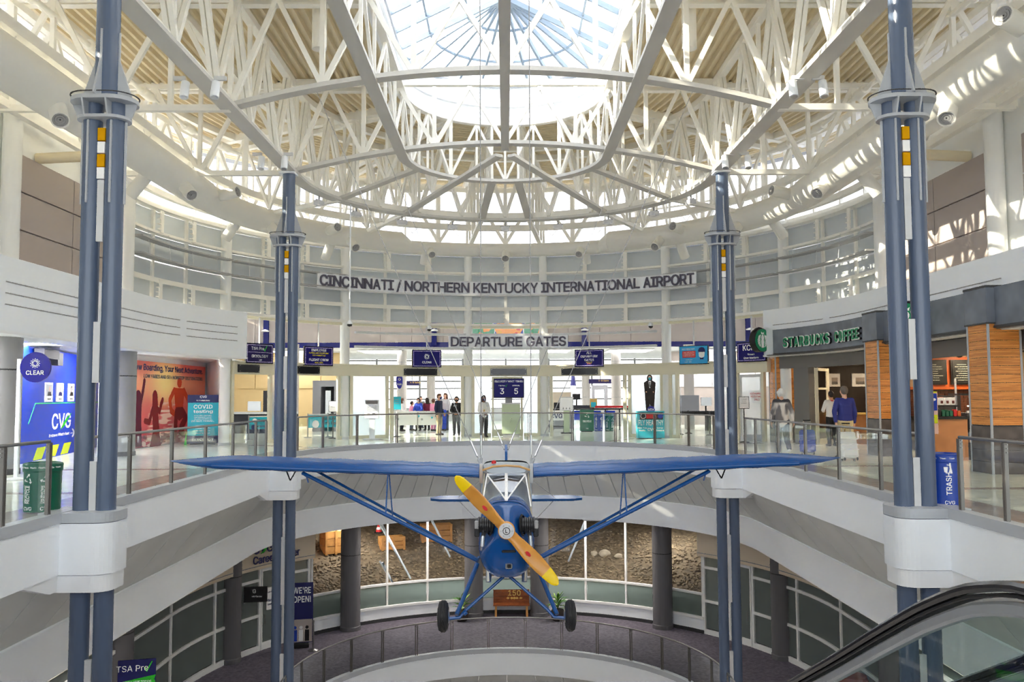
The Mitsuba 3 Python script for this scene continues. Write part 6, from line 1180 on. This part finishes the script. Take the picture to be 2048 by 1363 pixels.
    for e in 'lr': tr += chain([(J['hip' + e], .112), (J['knee' + e], .078), (J['ank' + e] + A(0, 0, .02), .062)])
    add('trousers', fuse(tr, .03, 4), legs)
    for e in 'lr':
        sg = -1 if e == 'l' else 1; q = J['ank' + e]; add('shoe', fuse([m3.Manifold.hull(ball(q + A(0, -.03, -.035), .05, 12) + ball(q + A(sg * .015, .15, -.05), .036, 12) + ball(q + A(0, .04, -.03), .05, 12))], .03, 2), shoes)
    hr = [m3.Manifold.hull(ball(hd + A(0, -.022, .042), .094, 20) + ball(hd + A(0, -.04, .0), .082, 20) + ball(hd + A(0, .03, .075), .06, 16))]
    if hairstyle == 'bob': hr += [m3.Manifold.hull(ball(hd + A(-.05, -.03, .02), .065, 14) + ball(hd + A(.05, -.03, .02), .065, 14) + ball(hd + A(-.05, -.035, -.06), .045, 14) + ball(hd + A(.05, -.035, -.06), .045, 14))]
    if hairstyle == 'long': hr += [m3.Manifold.hull(ball(hd + A(-.055, -.04, .02), .06, 14) + ball(hd + A(.055, -.04, .02), .06, 14) + ball(hd + A(-.07, -.06, -.2), .04, 14) + ball(hd + A(.07, -.06, -.2), .04, 14))]
    add('hair', fuse(hr, .022, 3), hair)
    if extra: extra(k, add, J)
    return k
def case(p, rz, w, d, h, mat, label, hd=.45, lean=0):
    k = thing('suitcase', label, 'suitcase'); f = lambda m: move(rotz(rotx(m, lean), rz), p)
    put('shell', f(rbox((0, 0, .08 + h / 2), (w, d, h), .06)), mat, k, smooth=30)
    for z in (.3, .5, .7): put('rib', f(box((0, 0, .08 + h * z), (w + .012, d + .012, .02))), mat, k)
    for x in (-1, 1):
        for y in (-1, 1): put('caster', f(tube((x * w * .38 - .012, y * d * .3, .04), (x * w * .38 + .012, y * d * .3, .04), .04, n=12)), 'black', k)
        put('handle_rod', f(tube((x * w * .22, -d * .35, h), (x * w * .22, -d * .35, h + hd), .009, n=8)), 'stainless', k)
    put('grip', f(tube((-w * .24, -d * .35, h + hd), (w * .24, -d * .35, h + hd), .016, n=8)), 'black', k)
    put('side_handle', f(rbox((w / 2 + .015, 0, .1 + h * .6), (.025, .05, .16), .01)), 'black', k)
person((7.78, 24.3, 0), -10, 1.86, 'person with white hair in a striped top walking away with a blue case', 'striped_cloth', 'slate_cloth', 'hair_white', hairstyle='bob', sex='f', untucked=.1, shoes='white_cloth', pose={'kneel': (-.09, .06, .5), 'ankl': (-.1, -.02, .085), 'kneer': (.11, -.02, .49), 'ankr': (.13, -.3, .17), 'elr': (.25, -.1, 1.14), 'wrr': (.28, -.12, .9)})
case((8.5, 24.3, 0), -14, .42, .26, .62, 'cobalt', 'blue suitcase pulled behind the walker in the striped top', .35, -14)
person((8.86, 22.5, 0), 5, 1.9, 'person in a navy blue shirt and khaki trousers walking away with a white case', 'shirt_blue', 'khaki', 'hair_gray', pose={'kneel': (-.1, .1, .52), 'ankl': (-.1, .12, .085), 'kneer': (.1, -.04, .49), 'ankr': (.1, -.16, .1), 'ell': (-.29, -.06, 1.15), 'wrl': (-.3, -.14, .9)})
case((8.72, 21.9, 0), 5, .44, .27, .66, 'white_cloth', 'white hard shell suitcase pulled behind the navy shirt', .3, -16)
person((10.75, 28.4, 0), 8, 1.8, 'person in a white shirt and black trousers standing at the shop counter', 'white_cloth', 'black_cloth', 'hair_dark', skin='skin_tan', pose={'ell': (-.25, .08, 1.15), 'wrl': (-.12, .3, 1.1), 'elr': (.25, .08, 1.15), 'wrr': (.12, .3, 1.1)}, extra=lambda k, add, J: add('red_collar', lathe([(.07, 0), (.075, .03)], J['neck'] + A(0, 0, -.035), 16), 'red'))
person((-2.95, 37.9, 0), -115, 1.8, 'person in a navy jacket and beige trousers with a dark face mask, facing right', 'jacket_navy', 'trouser_beige', 'hair_brown', mask='navy', untucked=.12, skin='skin_light', pose={'ell': (-.24, -.02, 1.13), 'wrl': (-.2, .12, .92)})
person((-2.15, 37.5, 0), 178, 1.68, 'person in dark uniform with folded hands standing right of the navy jacket', 'black_cloth', 'black_cloth', 'hair_dark', mask='black_cloth', sex='f', hairstyle='bob', skin='skin_tan', untucked=.08, pose={'ell': (-.24, .05, 1.12), 'wrl': (-.06, .2, 1.0), 'elr': (.24, .05, 1.12), 'wrr': (.06, .2, 1.0)}, extra=lambda k, add, J: (add('name_tag', box((.1, .14, 1.33), (.06, .01, .03)), 'pure_white'), add('lanyard', box((0, .15, 1.25), (.012, .01, .3)), 'light_gray')))
person((-.93, 35.85, 0), 200, 1.72, 'person in a white top and black trousers waiting beside the centre doors', 'white_cloth', 'black_cloth', 'hair_dark', mask='navy', sex='f', hairstyle='long', skin='skin_brown', untucked=.05, pose={'ell': (-.23, .06, 1.12), 'wrl': (-.05, .2, .98), 'elr': (.23, .06, 1.12), 'wrr': (.05, .2, .98)}, extra=lambda k, add, J: add('badge', box((.03, .16, 1.12), (.05, .01, .08)), 'gold'))
person((-3.05, 43.5, 0), 150, 1.85, 'person with long brown hair behind the navy jacket', 'light_gray', 'denim', 'hair_brown', hairstyle='long', sex='f')
Q = [((-5.15, 42.6), -100, 1.6, 'person in a white shirt at the left end of the queue', 'white_cloth', 'black_cloth', 'hair_brown', 'skin_brown', 'f', 'bob'), ((-4.75, 43.4), -60, 1.45, 'child in a pink patterned top in the queue', 'pink_cloth', 'denim', 'hair_dark', 'skin_tan', 'f', 'short'), ((-4.35, 42.9), 160, 1.62, 'person in a bright blue and white jacket in the queue', 'cobalt', 'black_cloth', 'hair_dark', 'skin_tan', 'f', 'bob'),
     ((-3.95, 43.2), 30, 1.62, 'person in a maroon top with black hair in the queue', 'maroon', 'black_cloth', 'hair_dark', 'skin_tan', 'f', 'long'), ((-3.6, 42.7), -40, 1.58, 'person in a pink hooded top in the queue', 'pink_cloth', 'pink_cloth', 'hair_brown', 'skin_light', 'f', 'bob'), ((-4.6, 46.5), 200, 1.7, 'person in grey farther back in the queue', 'gray_cloth', 'denim', 'hair_dark', 'skin_light', 'm', 'short'), ((-2.0, 46.5), 120, 1.75, 'person in blue near the scanner in the hall', 'cobalt', 'black_cloth', 'hair_dark', 'skin_tan', 'm', 'short')]
for (x, y), f, h, lb, t, l, hr, sk, sx, hs in Q: person((x, y, 0), f, h, lb, t, l, hr, sk, {'ell': (-.24, .06, 1.13), 'wrl': (-.16, .26, 1.05), 'elr': (.24, .06, 1.13), 'wrr': (.16, .26, 1.05)}, hs, 'light_gray' if 'grey' not in lb else None, sex=sx)
case((-3.2, 42.6, .0), 10, .5, .3, .95, 'cobalt', 'large blue case standing behind the navy jacket', .1)
# ================================================================ security hall things
for i, (x, y, s) in enumerate(((-9.25, 33.9, 'at the left end of the entrance'), (-8.45, 34.6, 'left of the check mark banner end'), (-7.4, 35.9, 'under the employee screen'), (-5.9, 37.2, 'right of the employee queue'), (-3.85, 37.6, 'in the queue lane left of the navy jacket'), (8.1, 38.3, 'in the right member lane, first'), (7.5, 37.2, 'in the right member lane, second'), (8.6, 36.4, 'in the right member lane, third'), (7.2, 40, 'in the right member lane, fourth'), (6.6, 35.4, 'at the edge of the right member opening'))):
    stanchion((x, y, 0), f'barrier post with a round base {s}', h=1.02, m='stainless' if i < 5 else 'charcoal')
def belt(p, q, z, label, mat='black'):
    put('barrier_belt', bar(A(*p, z), A(*q, z), .01, .06), mat, label=label, cat='belt')
belt((-9.22, 33.92), (-8.48, 34.58), .95, 'black belt between the posts at the left end of the entrance'); belt((-7.37, 35.93), (-5.93, 37.18), .95, 'black belt under the employee screen'); belt((8.07, 38.27), (7.53, 37.23), .95, 'black belt between the first and second right lane posts'); belt((7.53, 37.18), (8.57, 36.42), .95, 'black belt between the second and third right lane posts')
def banner(p, q, z0, z1, mat, label, lines=(), dots=()):
    k = thing('barrier_banner', label, 'banner'); p, q = A(*p, 0), A(*q, 0); u = (q - p) / np.linalg.norm(q - p); n = A(u[1], -u[0], 0); m = (p + q) / 2
    put('cloth', bar(p + A(0, 0, (z0 + z1) / 2), q + A(0, 0, (z0 + z1) / 2), .02, z1 - z0), mat, k); put('top_bar', bar(p + A(0, 0, z1), q + A(0, 0, z1), .04, .05), 'light_gray', k)
    for e in (p, q): put('post', tube(e, e + A(0, 0, z1 + .05), .025, n=10), 'stainless', k); put('post_foot', lathe([(.17, 0), (.17, .02), (.03, .03)], e, 16), 'stainless', k)
    for s, y, h in lines: put('lettering', txt(s, h, m + n * .012 + A(0, 0, y), u), 'letter_gray', k)
    for x, y, r, mt in dots: put('dot', plane_map(ext(disc(r), .004), m + u * x + n * .011 + A(0, 0, y), u, (0, 0, 1)), mt, k)
banner((-10.2, 34.3), (-9.2, 35.1), .42, .92, 'cyan_board', 'turquoise barrier banner at the far left of the entrance', (('You are', .7, .12), ('almost there', .5, .08)), ((-.4, .75, .1, 'pure_white'), (-.45, .5, .1, 'navy')))
banner((-8.3, 36.2), (-6.6, 37.6), .4, .95, 'cyan_board', 'turquoise barrier banner about reaching the gate faster', (('Get to your', .72, .13), ('gate faster', .52, .13)), ((-.75, .55, .16, 'pure_white'),))
banner((-5.2, 38.2), (-3.0, 38.6), .42, 1.02, 'light_gray', 'pale grey barrier banner with small dots in front of the queue', (), ((-.7, .7, .04, 'mid_gray'), (.2, .82, .05, 'cyan_board'), (.35, .68, .05, 'mid_gray'), (.8, .75, .04, 'cyan_board')))
def notice(p, w, h, z, label, mat='pure_white', edge='charcoal', rz=0, lines=3):
    k = thing('notice_stand', label, 'notice stand'); put('base', lathe([(.18, 0), (.18, .02), (.03, .04)], p, 18), 'charcoal', k); put('post', tube(A(*p), A(*p) + A(0, 0, z), .022, n=10), 'charcoal' if edge == 'charcoal' else 'light_gray', k)
    put('frame', box(A(*p) + A(0, -.03, z), (w + .04, .03, h + .04), rz), edge, k); put('sheet', box(A(*p) + A(0, -.047, z), (w, .006, h), rz), mat, k)
    for i in range(lines): put('print_line', box(A(*p) + A(0, -.052, z + h * (.3 - .17 * i)), (w * (.6 - .08 * (i % 2)), .004, h * .04), rz), 'mid_gray', k)
    return k
notice((-7.05, 35.2, 0), .3, .42, 1.3, 'small framed notice on a dark post under the employee screen'); notice((8.55, 30.95, 0), .34, .4, 1.42, 'small framed notice on a post by the staff door')
k = notice((-4.62, 36.5, 0), .32, .5, 1.42, 'pale turquoise notice below an oval purple sign on a thin pole', 'cyan_board', 'cyan_board'); put('upper_post', tube((-4.55, 36.5, 1.4), (-4.55, 36.5, 2.6), .02, n=8), 'light_gray', k); put('oval_sign', plane_map(ext(shapely.affinity.scale(disc(.33), .42, 1), .05), (-4.5, 36.44, 2.35), (1, 0, 0), (0, 0, 1)), 'clear_blue', k); put('lettering', txt('CLEAR', .06, (-4.5, 36.38, 2.18), w=.2), 'pure_white', k)
put('burst', plane_map(ext(burst(.06), .004), (-4.5, 36.385, 2.42), (1, 0, 0), (0, 0, 1)), 'pure_white', k)
k = thing('info_kiosk', 'white information panel on a white post left of the middle opening', 'kiosk'); put('panel', rbox((-5.3, 34.1, 1.2), (.56, .07, .74), .02), 'cool_white', k); put('post', box2((-5.4, 34.1, .03), (-5.18, 34.18, .9)), 'cool_white', k); put('base', rbox((-5.29, 34.14, .02), (.7, .5, .04), .03), 'light_gray', k); put('picture', box((-5.3, 34.055, 1.47), (.48, .01, .13)), 'gray_cloth', k)
for i in range(4): put('print_line', box((-5.3, 34.06, 1.32 - .06 * i), (.4 - .03 * (i % 2), .008, .012)), 'mid_gray', k)
for x, m in ((-5.42, 'mid_gray'), (-5.22, 'black')): put('logo', box((x, 34.06, 1.0), (.1, .008, .07)), m, k)
k = thing('podium', 'pale green cabinet podium in front of the centre doors', 'podium'); put('body', rbox((.2, 35.3, .76), (.74, .5, 1.2), .015), 'frost_film', k); put('top', rbox((.2, 35.3, 1.39), (.8, .56, .05), .01), 'light_gray', k); put('foot', box((.2, 35.3, .08), (.66, .44, .16)), 'mid_gray', k); put('scratch', bar((.16, 35.045, .62), (.24, 35.045, .78), .02, .004), 'charcoal', k)
scene['frost_film'] = {'type': 'twosided', 'b': {'type': 'diffuse', 'reflectance': rgbd((196, 208, 180))}}
k, ln, pn, sh = board_sign((2.72, 38.8, 0), .62, .62, 0, 'light_gray', 'framed grey liquid drop sign on a pale pillar inside the right opening', 1.03); pn(0, .31, .54, .54, 'pure_white'); ln('Liquid', 0, .38, .1); ln('Drop', 0, .23, .1); put('pillar', box2((2.6, 38.8, .03), (2.86, 38.9, 1.03)), 'frost_film', k)
for x in (-.14, 0, .14): sh(sc(Polygon([(0, 1), (.6, -.1), (.35, -.6), (-.35, -.6), (-.6, -.1)]), .06), x, .1, 'mid_gray')
k, ln, pn, sh = board_sign((3.82, 40.8, 0), .64, 1.0, 0, 'recycle_green', 'dark green recycling board with a white arrow triangle inside the right opening', .04, .35); sh(recyc(.12), 0, .72, 'pure_white'); ln('RECYCLE', 0, .42, .08, w_=.4); ln('CVG', 0, .1, .04)
for (x, y, m, s) in ((4.42, 41.3, 'trash_blue', 'blue'), (4.95, 41.3, 'recycle_green', 'green')): bin_((x, y, 0), .21, .82, m, f'small {s} bin inside the right opening', ((-35, 'r' if s == 'green' else 't'), (40, 'r' if s == 'green' else 't')))
def boxes(nm, label, cat, parts):
    k = thing(nm, label, cat)
    for n_, a, b, m in parts: put(n_, box2(a, b), m, k)
    return k
boxes('divest_table', 'long black rail table with a red belt across the right opening', 'table', [('top', (2.2, 42.6, 1.0), (6.4, 43.2, 1.07), 'black'), ('red_belt', (4.4, 42.55, 1.1), (6.4, 42.62, 1.2), 'red')] + [('leg', (x, 42.7, 0), (x + .06, 42.76, 1.0), 'charcoal') for x in (2.3, 3.3, 4.9, 5.6, 6.2)] + [('rack_box', (x, 42.7, .5), (x + .5, 43.1, .95), 'mural_royal') for x in (3.4, 4.2, 4.9)])
boxes('xray_machine', 'beige baggage scanner with dark trays at the left of the right opening', 'scanner', [('housing', (2.35, 45.0, .9), (3.4, 46.4, 1.9), 'tan_fascia'), ('tunnel', (2.5, 44.95, .95), (3.2, 45.05, 1.35), 'black'), ('base', (2.3, 44.6, 0), (3.5, 46.4, .9), 'gray_equipment'), ('tray', (3.5, 45, 1.0), (4.6, 45.5, 1.2), 'dark_equipment'), ('monitor', (3.5, 45.2, 1.5), (3.9, 45.3, 1.8), 'black'), ('monitor_stand', (3.68, 45.22, 1.0), (3.74, 45.28, 1.5), 'black')])
k = thing('rolling_table', 'white rolling table with airport lettering at the left of the right opening', 'table'); put('body', box2((1.95, 40.3, .55), (2.75, 40.9, 1.0)), 'pure_white', k); put('shelf', box2((1.95, 40.3, .25), (2.75, 40.9, .3)), 'charcoal', k); put('lettering', txt('CVG', .2, (2.35, 40.29, .66)), 'navy', k)
for x in (2.0, 2.68): put('leg', box2((x, 40.4, .08), (x + .04, 40.44, .55)), 'charcoal', k); put('wheel', tube((x, 40.42, .05), (x + .04, 40.42, .05), .05, n=10), 'black', k)
k = thing('metal_detector', 'grey walk through metal detector arch', 'gate'); 
for x in (5.05, 5.8): put('upright', box2((x - .08, 49.7, 0), (x + .08, 50.2, 2.05)), 'gray_equipment', k)
put('lintel', box2((4.97, 49.7, 2.05), (5.88, 50.2, 2.3)), 'gray_equipment', k)
boxes('body_scanner', 'grey full body scanner booth behind the employee barrier', 'scanner', [('shell', (-9.5, 42.4, 0), (-9.1, 43.6, 2.2), 'gray_equipment'), ('shell', (-8.45, 42.4, 0), (-8.15, 43.6, 2.2), 'gray_equipment'), ('lintel', (-9.5, 42.4, 2.2), (-8.15, 43.6, 2.5), 'gray_equipment'), ('screen_panel', (-8.85, 42.3, .6), (-8.6, 42.4, 2.0), 'cool_white'), ('inner', (-9.1, 43.5, 0), (-8.45, 43.6, 2.2), 'dark_equipment')])
boxes('scan_counter', 'black screening counter with monitors in the left opening', 'counter', [('top', (-13.2, 40.5, .9), (-9.9, 41.2, 1.0), 'light_gray'), ('body', (-13.2, 40.6, 0), (-9.9, 41.2, .9), 'dark_equipment'), ('monitor', (-12.2, 40.8, 1.05), (-11.6, 40.9, 1.5), 'cool_white'), ('cabinet', (-11.5, 40.9, 1.0), (-10.6, 41.2, 2.0), 'dark_equipment'), ('red_post', (-10.5, 40.8, 1.0), (-10.42, 40.9, 2.1), 'red'), ('panel', (-10.35, 40.8, 1.0), (-10.0, 40.9, 2.05), 'pure_white'), ('vent_disc', (-11.3, 40.85, 1.3), (-10.9, 40.9, 1.7), 'mid_gray')])
boxes('ct_scanner', 'grey baggage scanner with side screens in the right member opening', 'scanner', [('housing', (8.2, 41, .95), (9.2, 42.2, 1.7), 'gray_equipment'), ('hood', (7.4, 41.1, .95), (8.2, 42, 1.4), 'mid_gray'), ('bed', (6.9, 41, .75), (10.2, 42, .95), 'black'), ('leg', (7.2, 41.2, 0), (7.4, 41.6, .75), 'charcoal'), ('leg', (9.6, 41.2, 0), (9.8, 41.6, .75), 'charcoal'), ('screen', (9.3, 41, 1.2), (9.8, 41.1, 1.6), 'cool_white'), ('screen_arm', (9.5, 41.05, .95), (9.56, 41.1, 1.2), 'black')])
boxes('partition', 'white partition wall inside the right member opening', 'partition', [('panel', (7.6, 44, 0), (8.7, 44.12, 3.0), 'pure_white'), ('switch', (8.15, 43.97, 1.95), (8.3, 44, 2.12), 'black')])
for (x0, x1, z, y, s) in ((-6.45, -5.55, 2.55, 55, 'left'), (5.3, 6.8, 2.62, 55, 'right')): k = thing('gate_sign', f'dark purple hanging direction sign deep in the {s} part of the hall', 'sign'); put('board', box2((x0, y, z - .14), (x1, y + .08, z + .14)), 'mural_blue' if 0 else 'screen_dark', k); put('lettering', txt('A-B Gates', .1, ((x0 + x1) / 2 + .2, y - .005, z)), 'gold', k); put('hanger', bar(((x0 + x1) / 2, y + .04, z + .14), ((x0 + x1) / 2, y + .04, 4.3), .05, .05), 'mid_gray', k)
case((6.05, 40.9, 0), 20, .4, .3, .55, 'black', 'black bag standing at the right edge of the right opening', .02)
k = thing('small_sign', 'small yellow and turquoise picture sign over the bins', 'sign'); put('board', box2((4.15, 42.58, 1.12), (4.5, 42.62, 1.55)), 'gold', k); put('picture', box2((4.2, 42.57, 1.14), (4.45, 42.58, 1.38)), 'cyan_board', k); put('stem', box2((4.28, 42.6, 1.06), (4.37, 42.68, 1.13)), 'black', k)
# standee on a turquoise crate
k, ln, pn, sh = board_sign((5.68, 34.0, 0), 1.06, 1.04, 0, 'cyan_board', 'turquoise crate sign with bold health slogan under the suited cutout', .03, .4)
pn(.02, .86, .92, .28, 'black'); pn(.02, .86, .4, .2, 'red', l=.005); sh(disc(.11).difference(disc(.09)), -.3, .86, 'pure_white'); sh(disc(.1), .37, .86, 'cobalt'); ln('FLY HEALTHY', .0, .5, .2, w_=.98); ln('Wear Your', -.35, .37, .06); ln('masks', -.35, .27, .06); ln('CVG', .02, .28, .11); ln('Social', .35, .37, .06); ln('distance', .35, .27, .06)
k = thing('cutout_figure', 'flat cutout of a suited figure with a turquoise mask on top of the turquoise crate', 'cutout'); O = A(5.68, 33.98, 1.07)
def cf(pg, m, l, nm='print', d=.006): put(nm, plane_map(move(ext(pg, d), (0, 0, l)), O, (1, 0, 0), (0, 0, 1)), m, k)
cf(shapely.union_all([Polygon([(-.19, .72), (-.22, 1.12), (-.1, 1.2), (.1, 1.2), (.22, 1.12), (.19, .72), (.14, .0), (.03, .0), (0, .55), (-.03, 0), (-.14, 0)]), shapely.affinity.translate(shapely.affinity.scale(disc(.12), .8, 1.1), 0, 1.3)]).buffer(.012), 'hair_dark', 0, 'board', .02)
cf(Polygon([(-.045, 1.2), (.045, 1.2), (.02, .92), (-.02, .92)]), 'pure_white', .021); cf(Polygon([(-.014, 1.17), (.014, 1.17), (.018, .98), (0, .94), (-.018, .98)]), 'black', .027); cf(shapely.affinity.translate(shapely.affinity.scale(disc(.07), .85, 1.1), 0, 1.32), 'skin_light', .021); cf(Polygon([(-.055, 1.33), (.055, 1.33), (.045, 1.24), (0, 1.22), (-.045, 1.24)]), 'cyan_board', .028, 'mask')
for sx in (-1, 1): cf(shapely.affinity.translate(disc(.025), sx * .14, .76), 'skin_light', .021, 'hand'); cf(Polygon([(sx * .05, 1.18), (sx * .09, 1.16), (sx * .03, .95)]), 'charcoal', .021, 'lapel')
put('stand', box2((5.3, 33.9, 1.07), (6.06, 34.1, 1.1)), 'pure_white', k); put('disc', plane_map(ext(disc(.15), .01), (5.7, 33.86, 1.13), (1, 0, 0), (0, 0, 1)), 'clear_blue', k); put('lettering', txt('MDX', .08, (5.7, 33.845, 1.1)), 'pure_white', k)
# ================================================================ small things high up
for t in (0, -18, 18, -36, 36, -54, 54, -72, 72):
    n = ('middle', ) if t == 0 else (('right' if t > 0 else 'left'),); q = {0: '', 18: 'first', 36: 'second', 54: 'third', 72: 'fourth'}[abs(t)]
    k = thing('flood_light', 'boxy white floodlight hanging under the middle of the round ring truss' if t == 0 else f'boxy white floodlight under the ring truss, {q} to the {n[0]} of the middle', 'floodlight', 'floodlights under the ring truss')
    p = at(CR, RT + .05, t, 7.66); a = -t; put('housing', box(p, (.3, .2, .14), a), 'light_gray', k); put('lens', box(p + A(0, 0, -.075), (.24, .16, .02), a), 'pure_white', k); put('yoke', join(box(p + A(0, 0, .12), (.04, .04, .2), a), box(p + A(0, 0, .08), (.34, .03, .03), a)), 'mid_gray', k)
for sg, sd in ((-1, 'left'), (1, 'right')):
    for y, w_ in ((16.6, 'near'), (21.9, 'far')):
        for e, s_ in ((-1, 'inner'), (1, 'outer')):
            k = thing('can_light', f'white can spotlight on the {s_} side of the {sd} flat chord, {w_} pair', 'spotlight'); p = A(sg * (RT + e * .3), y, 7.9)
            put('can', lathe([(.08, 0), (.085, .2), (.085, .34), (.085, .34), (.07, .34)], p + A(0, .05, -.02), 18, (0, -.25, -1), cap=True), 'cool_white', k, smooth=30); put('lens', lathe([(.001, 0), (.07, 0)], p + A(0, -.04, -.365), 16, (0, -.25, -1), cap=False), 'chrome', k); put('clamp', box(p + A(-sg * e * .1 * sg, 0, .04), (.24, .06, .08)), 'light_gray', k)
k = thing('camera_pole', 'thin white pole with a dome camera hanging from the left part of the ring truss', 'camera'); p = at(CR, RT, -57, 0); put('pole', tube(p + A(0, 0, 4.1), p + A(0, 0, 7.97), .022, n=10), 'cool_white', k); put('housing', lathe([(.03, .12), (.08, .06), (.09, 0)], p + A(0, 0, 4.02), 18), 'cool_white', k, smooth=30); put('dome', lathe([(.085, 0), (.07, -.06), (.001, -.085)], p + A(0, 0, 4.02), 18), 'black', k, smooth=30)
for t, s in ((-16.8, 'left of'), (32, 'right of')): k = thing('dome_camera', f'small dome camera under the grid wall {s} the gates sign', 'camera'); p = at(CW, 11.1, t, 4.5); put('housing', lathe([(.05, .15), (.1, .1), (.11, 0)], p, 16), 'cool_white', k, smooth=30); put('dome', lathe([(.1, 0), (.08, -.06), (.001, -.1)], p, 16), 'black', k, smooth=30)
for i, (x, y, r) in enumerate(((-4.3, 19.5, 'left of the skylight, nearer'), (4.3, 19.5, 'right of the skylight, nearer'), (-3.9, 29.2, 'left of the skylight, farther'), (3.9, 29.2, 'right of the skylight, farther'))): put('roof_cylinder', lathe([(.17, 0), (.17, 1.1)], (x, y, 9.72), 22), 'cream_steel', label=f'cream cylinder hanging from the roof deck {r}', cat='cylinder', smooth=30)
for sg, sd in ((-1, 'left'), (1, 'right')):
    k = thing('roof_pipe', f'cream sprinkler pipe with rounded hangers under the {sd} roof edge', 'pipe')
    put('pipe', pipe([at(CW, 9.9, t, 10.05) for t in ts(*sorted((sg * 20, sg * 108)), 4)], .07, 12), 'cream_steel', k, smooth=40)
    for t in (24, 36, 48, 60, 72, 84, 92, 95, 98, 101, 104): put('coupling', pipe([at(CW, 9.9, sg * (t - .3 if t > 90 else t - 1.5), 10.05), at(CW, 9.9, sg * (t + .3 if t > 90 else t + 1.5), 10.05)], .14, 12), 'cream_steel', k, smooth=40)
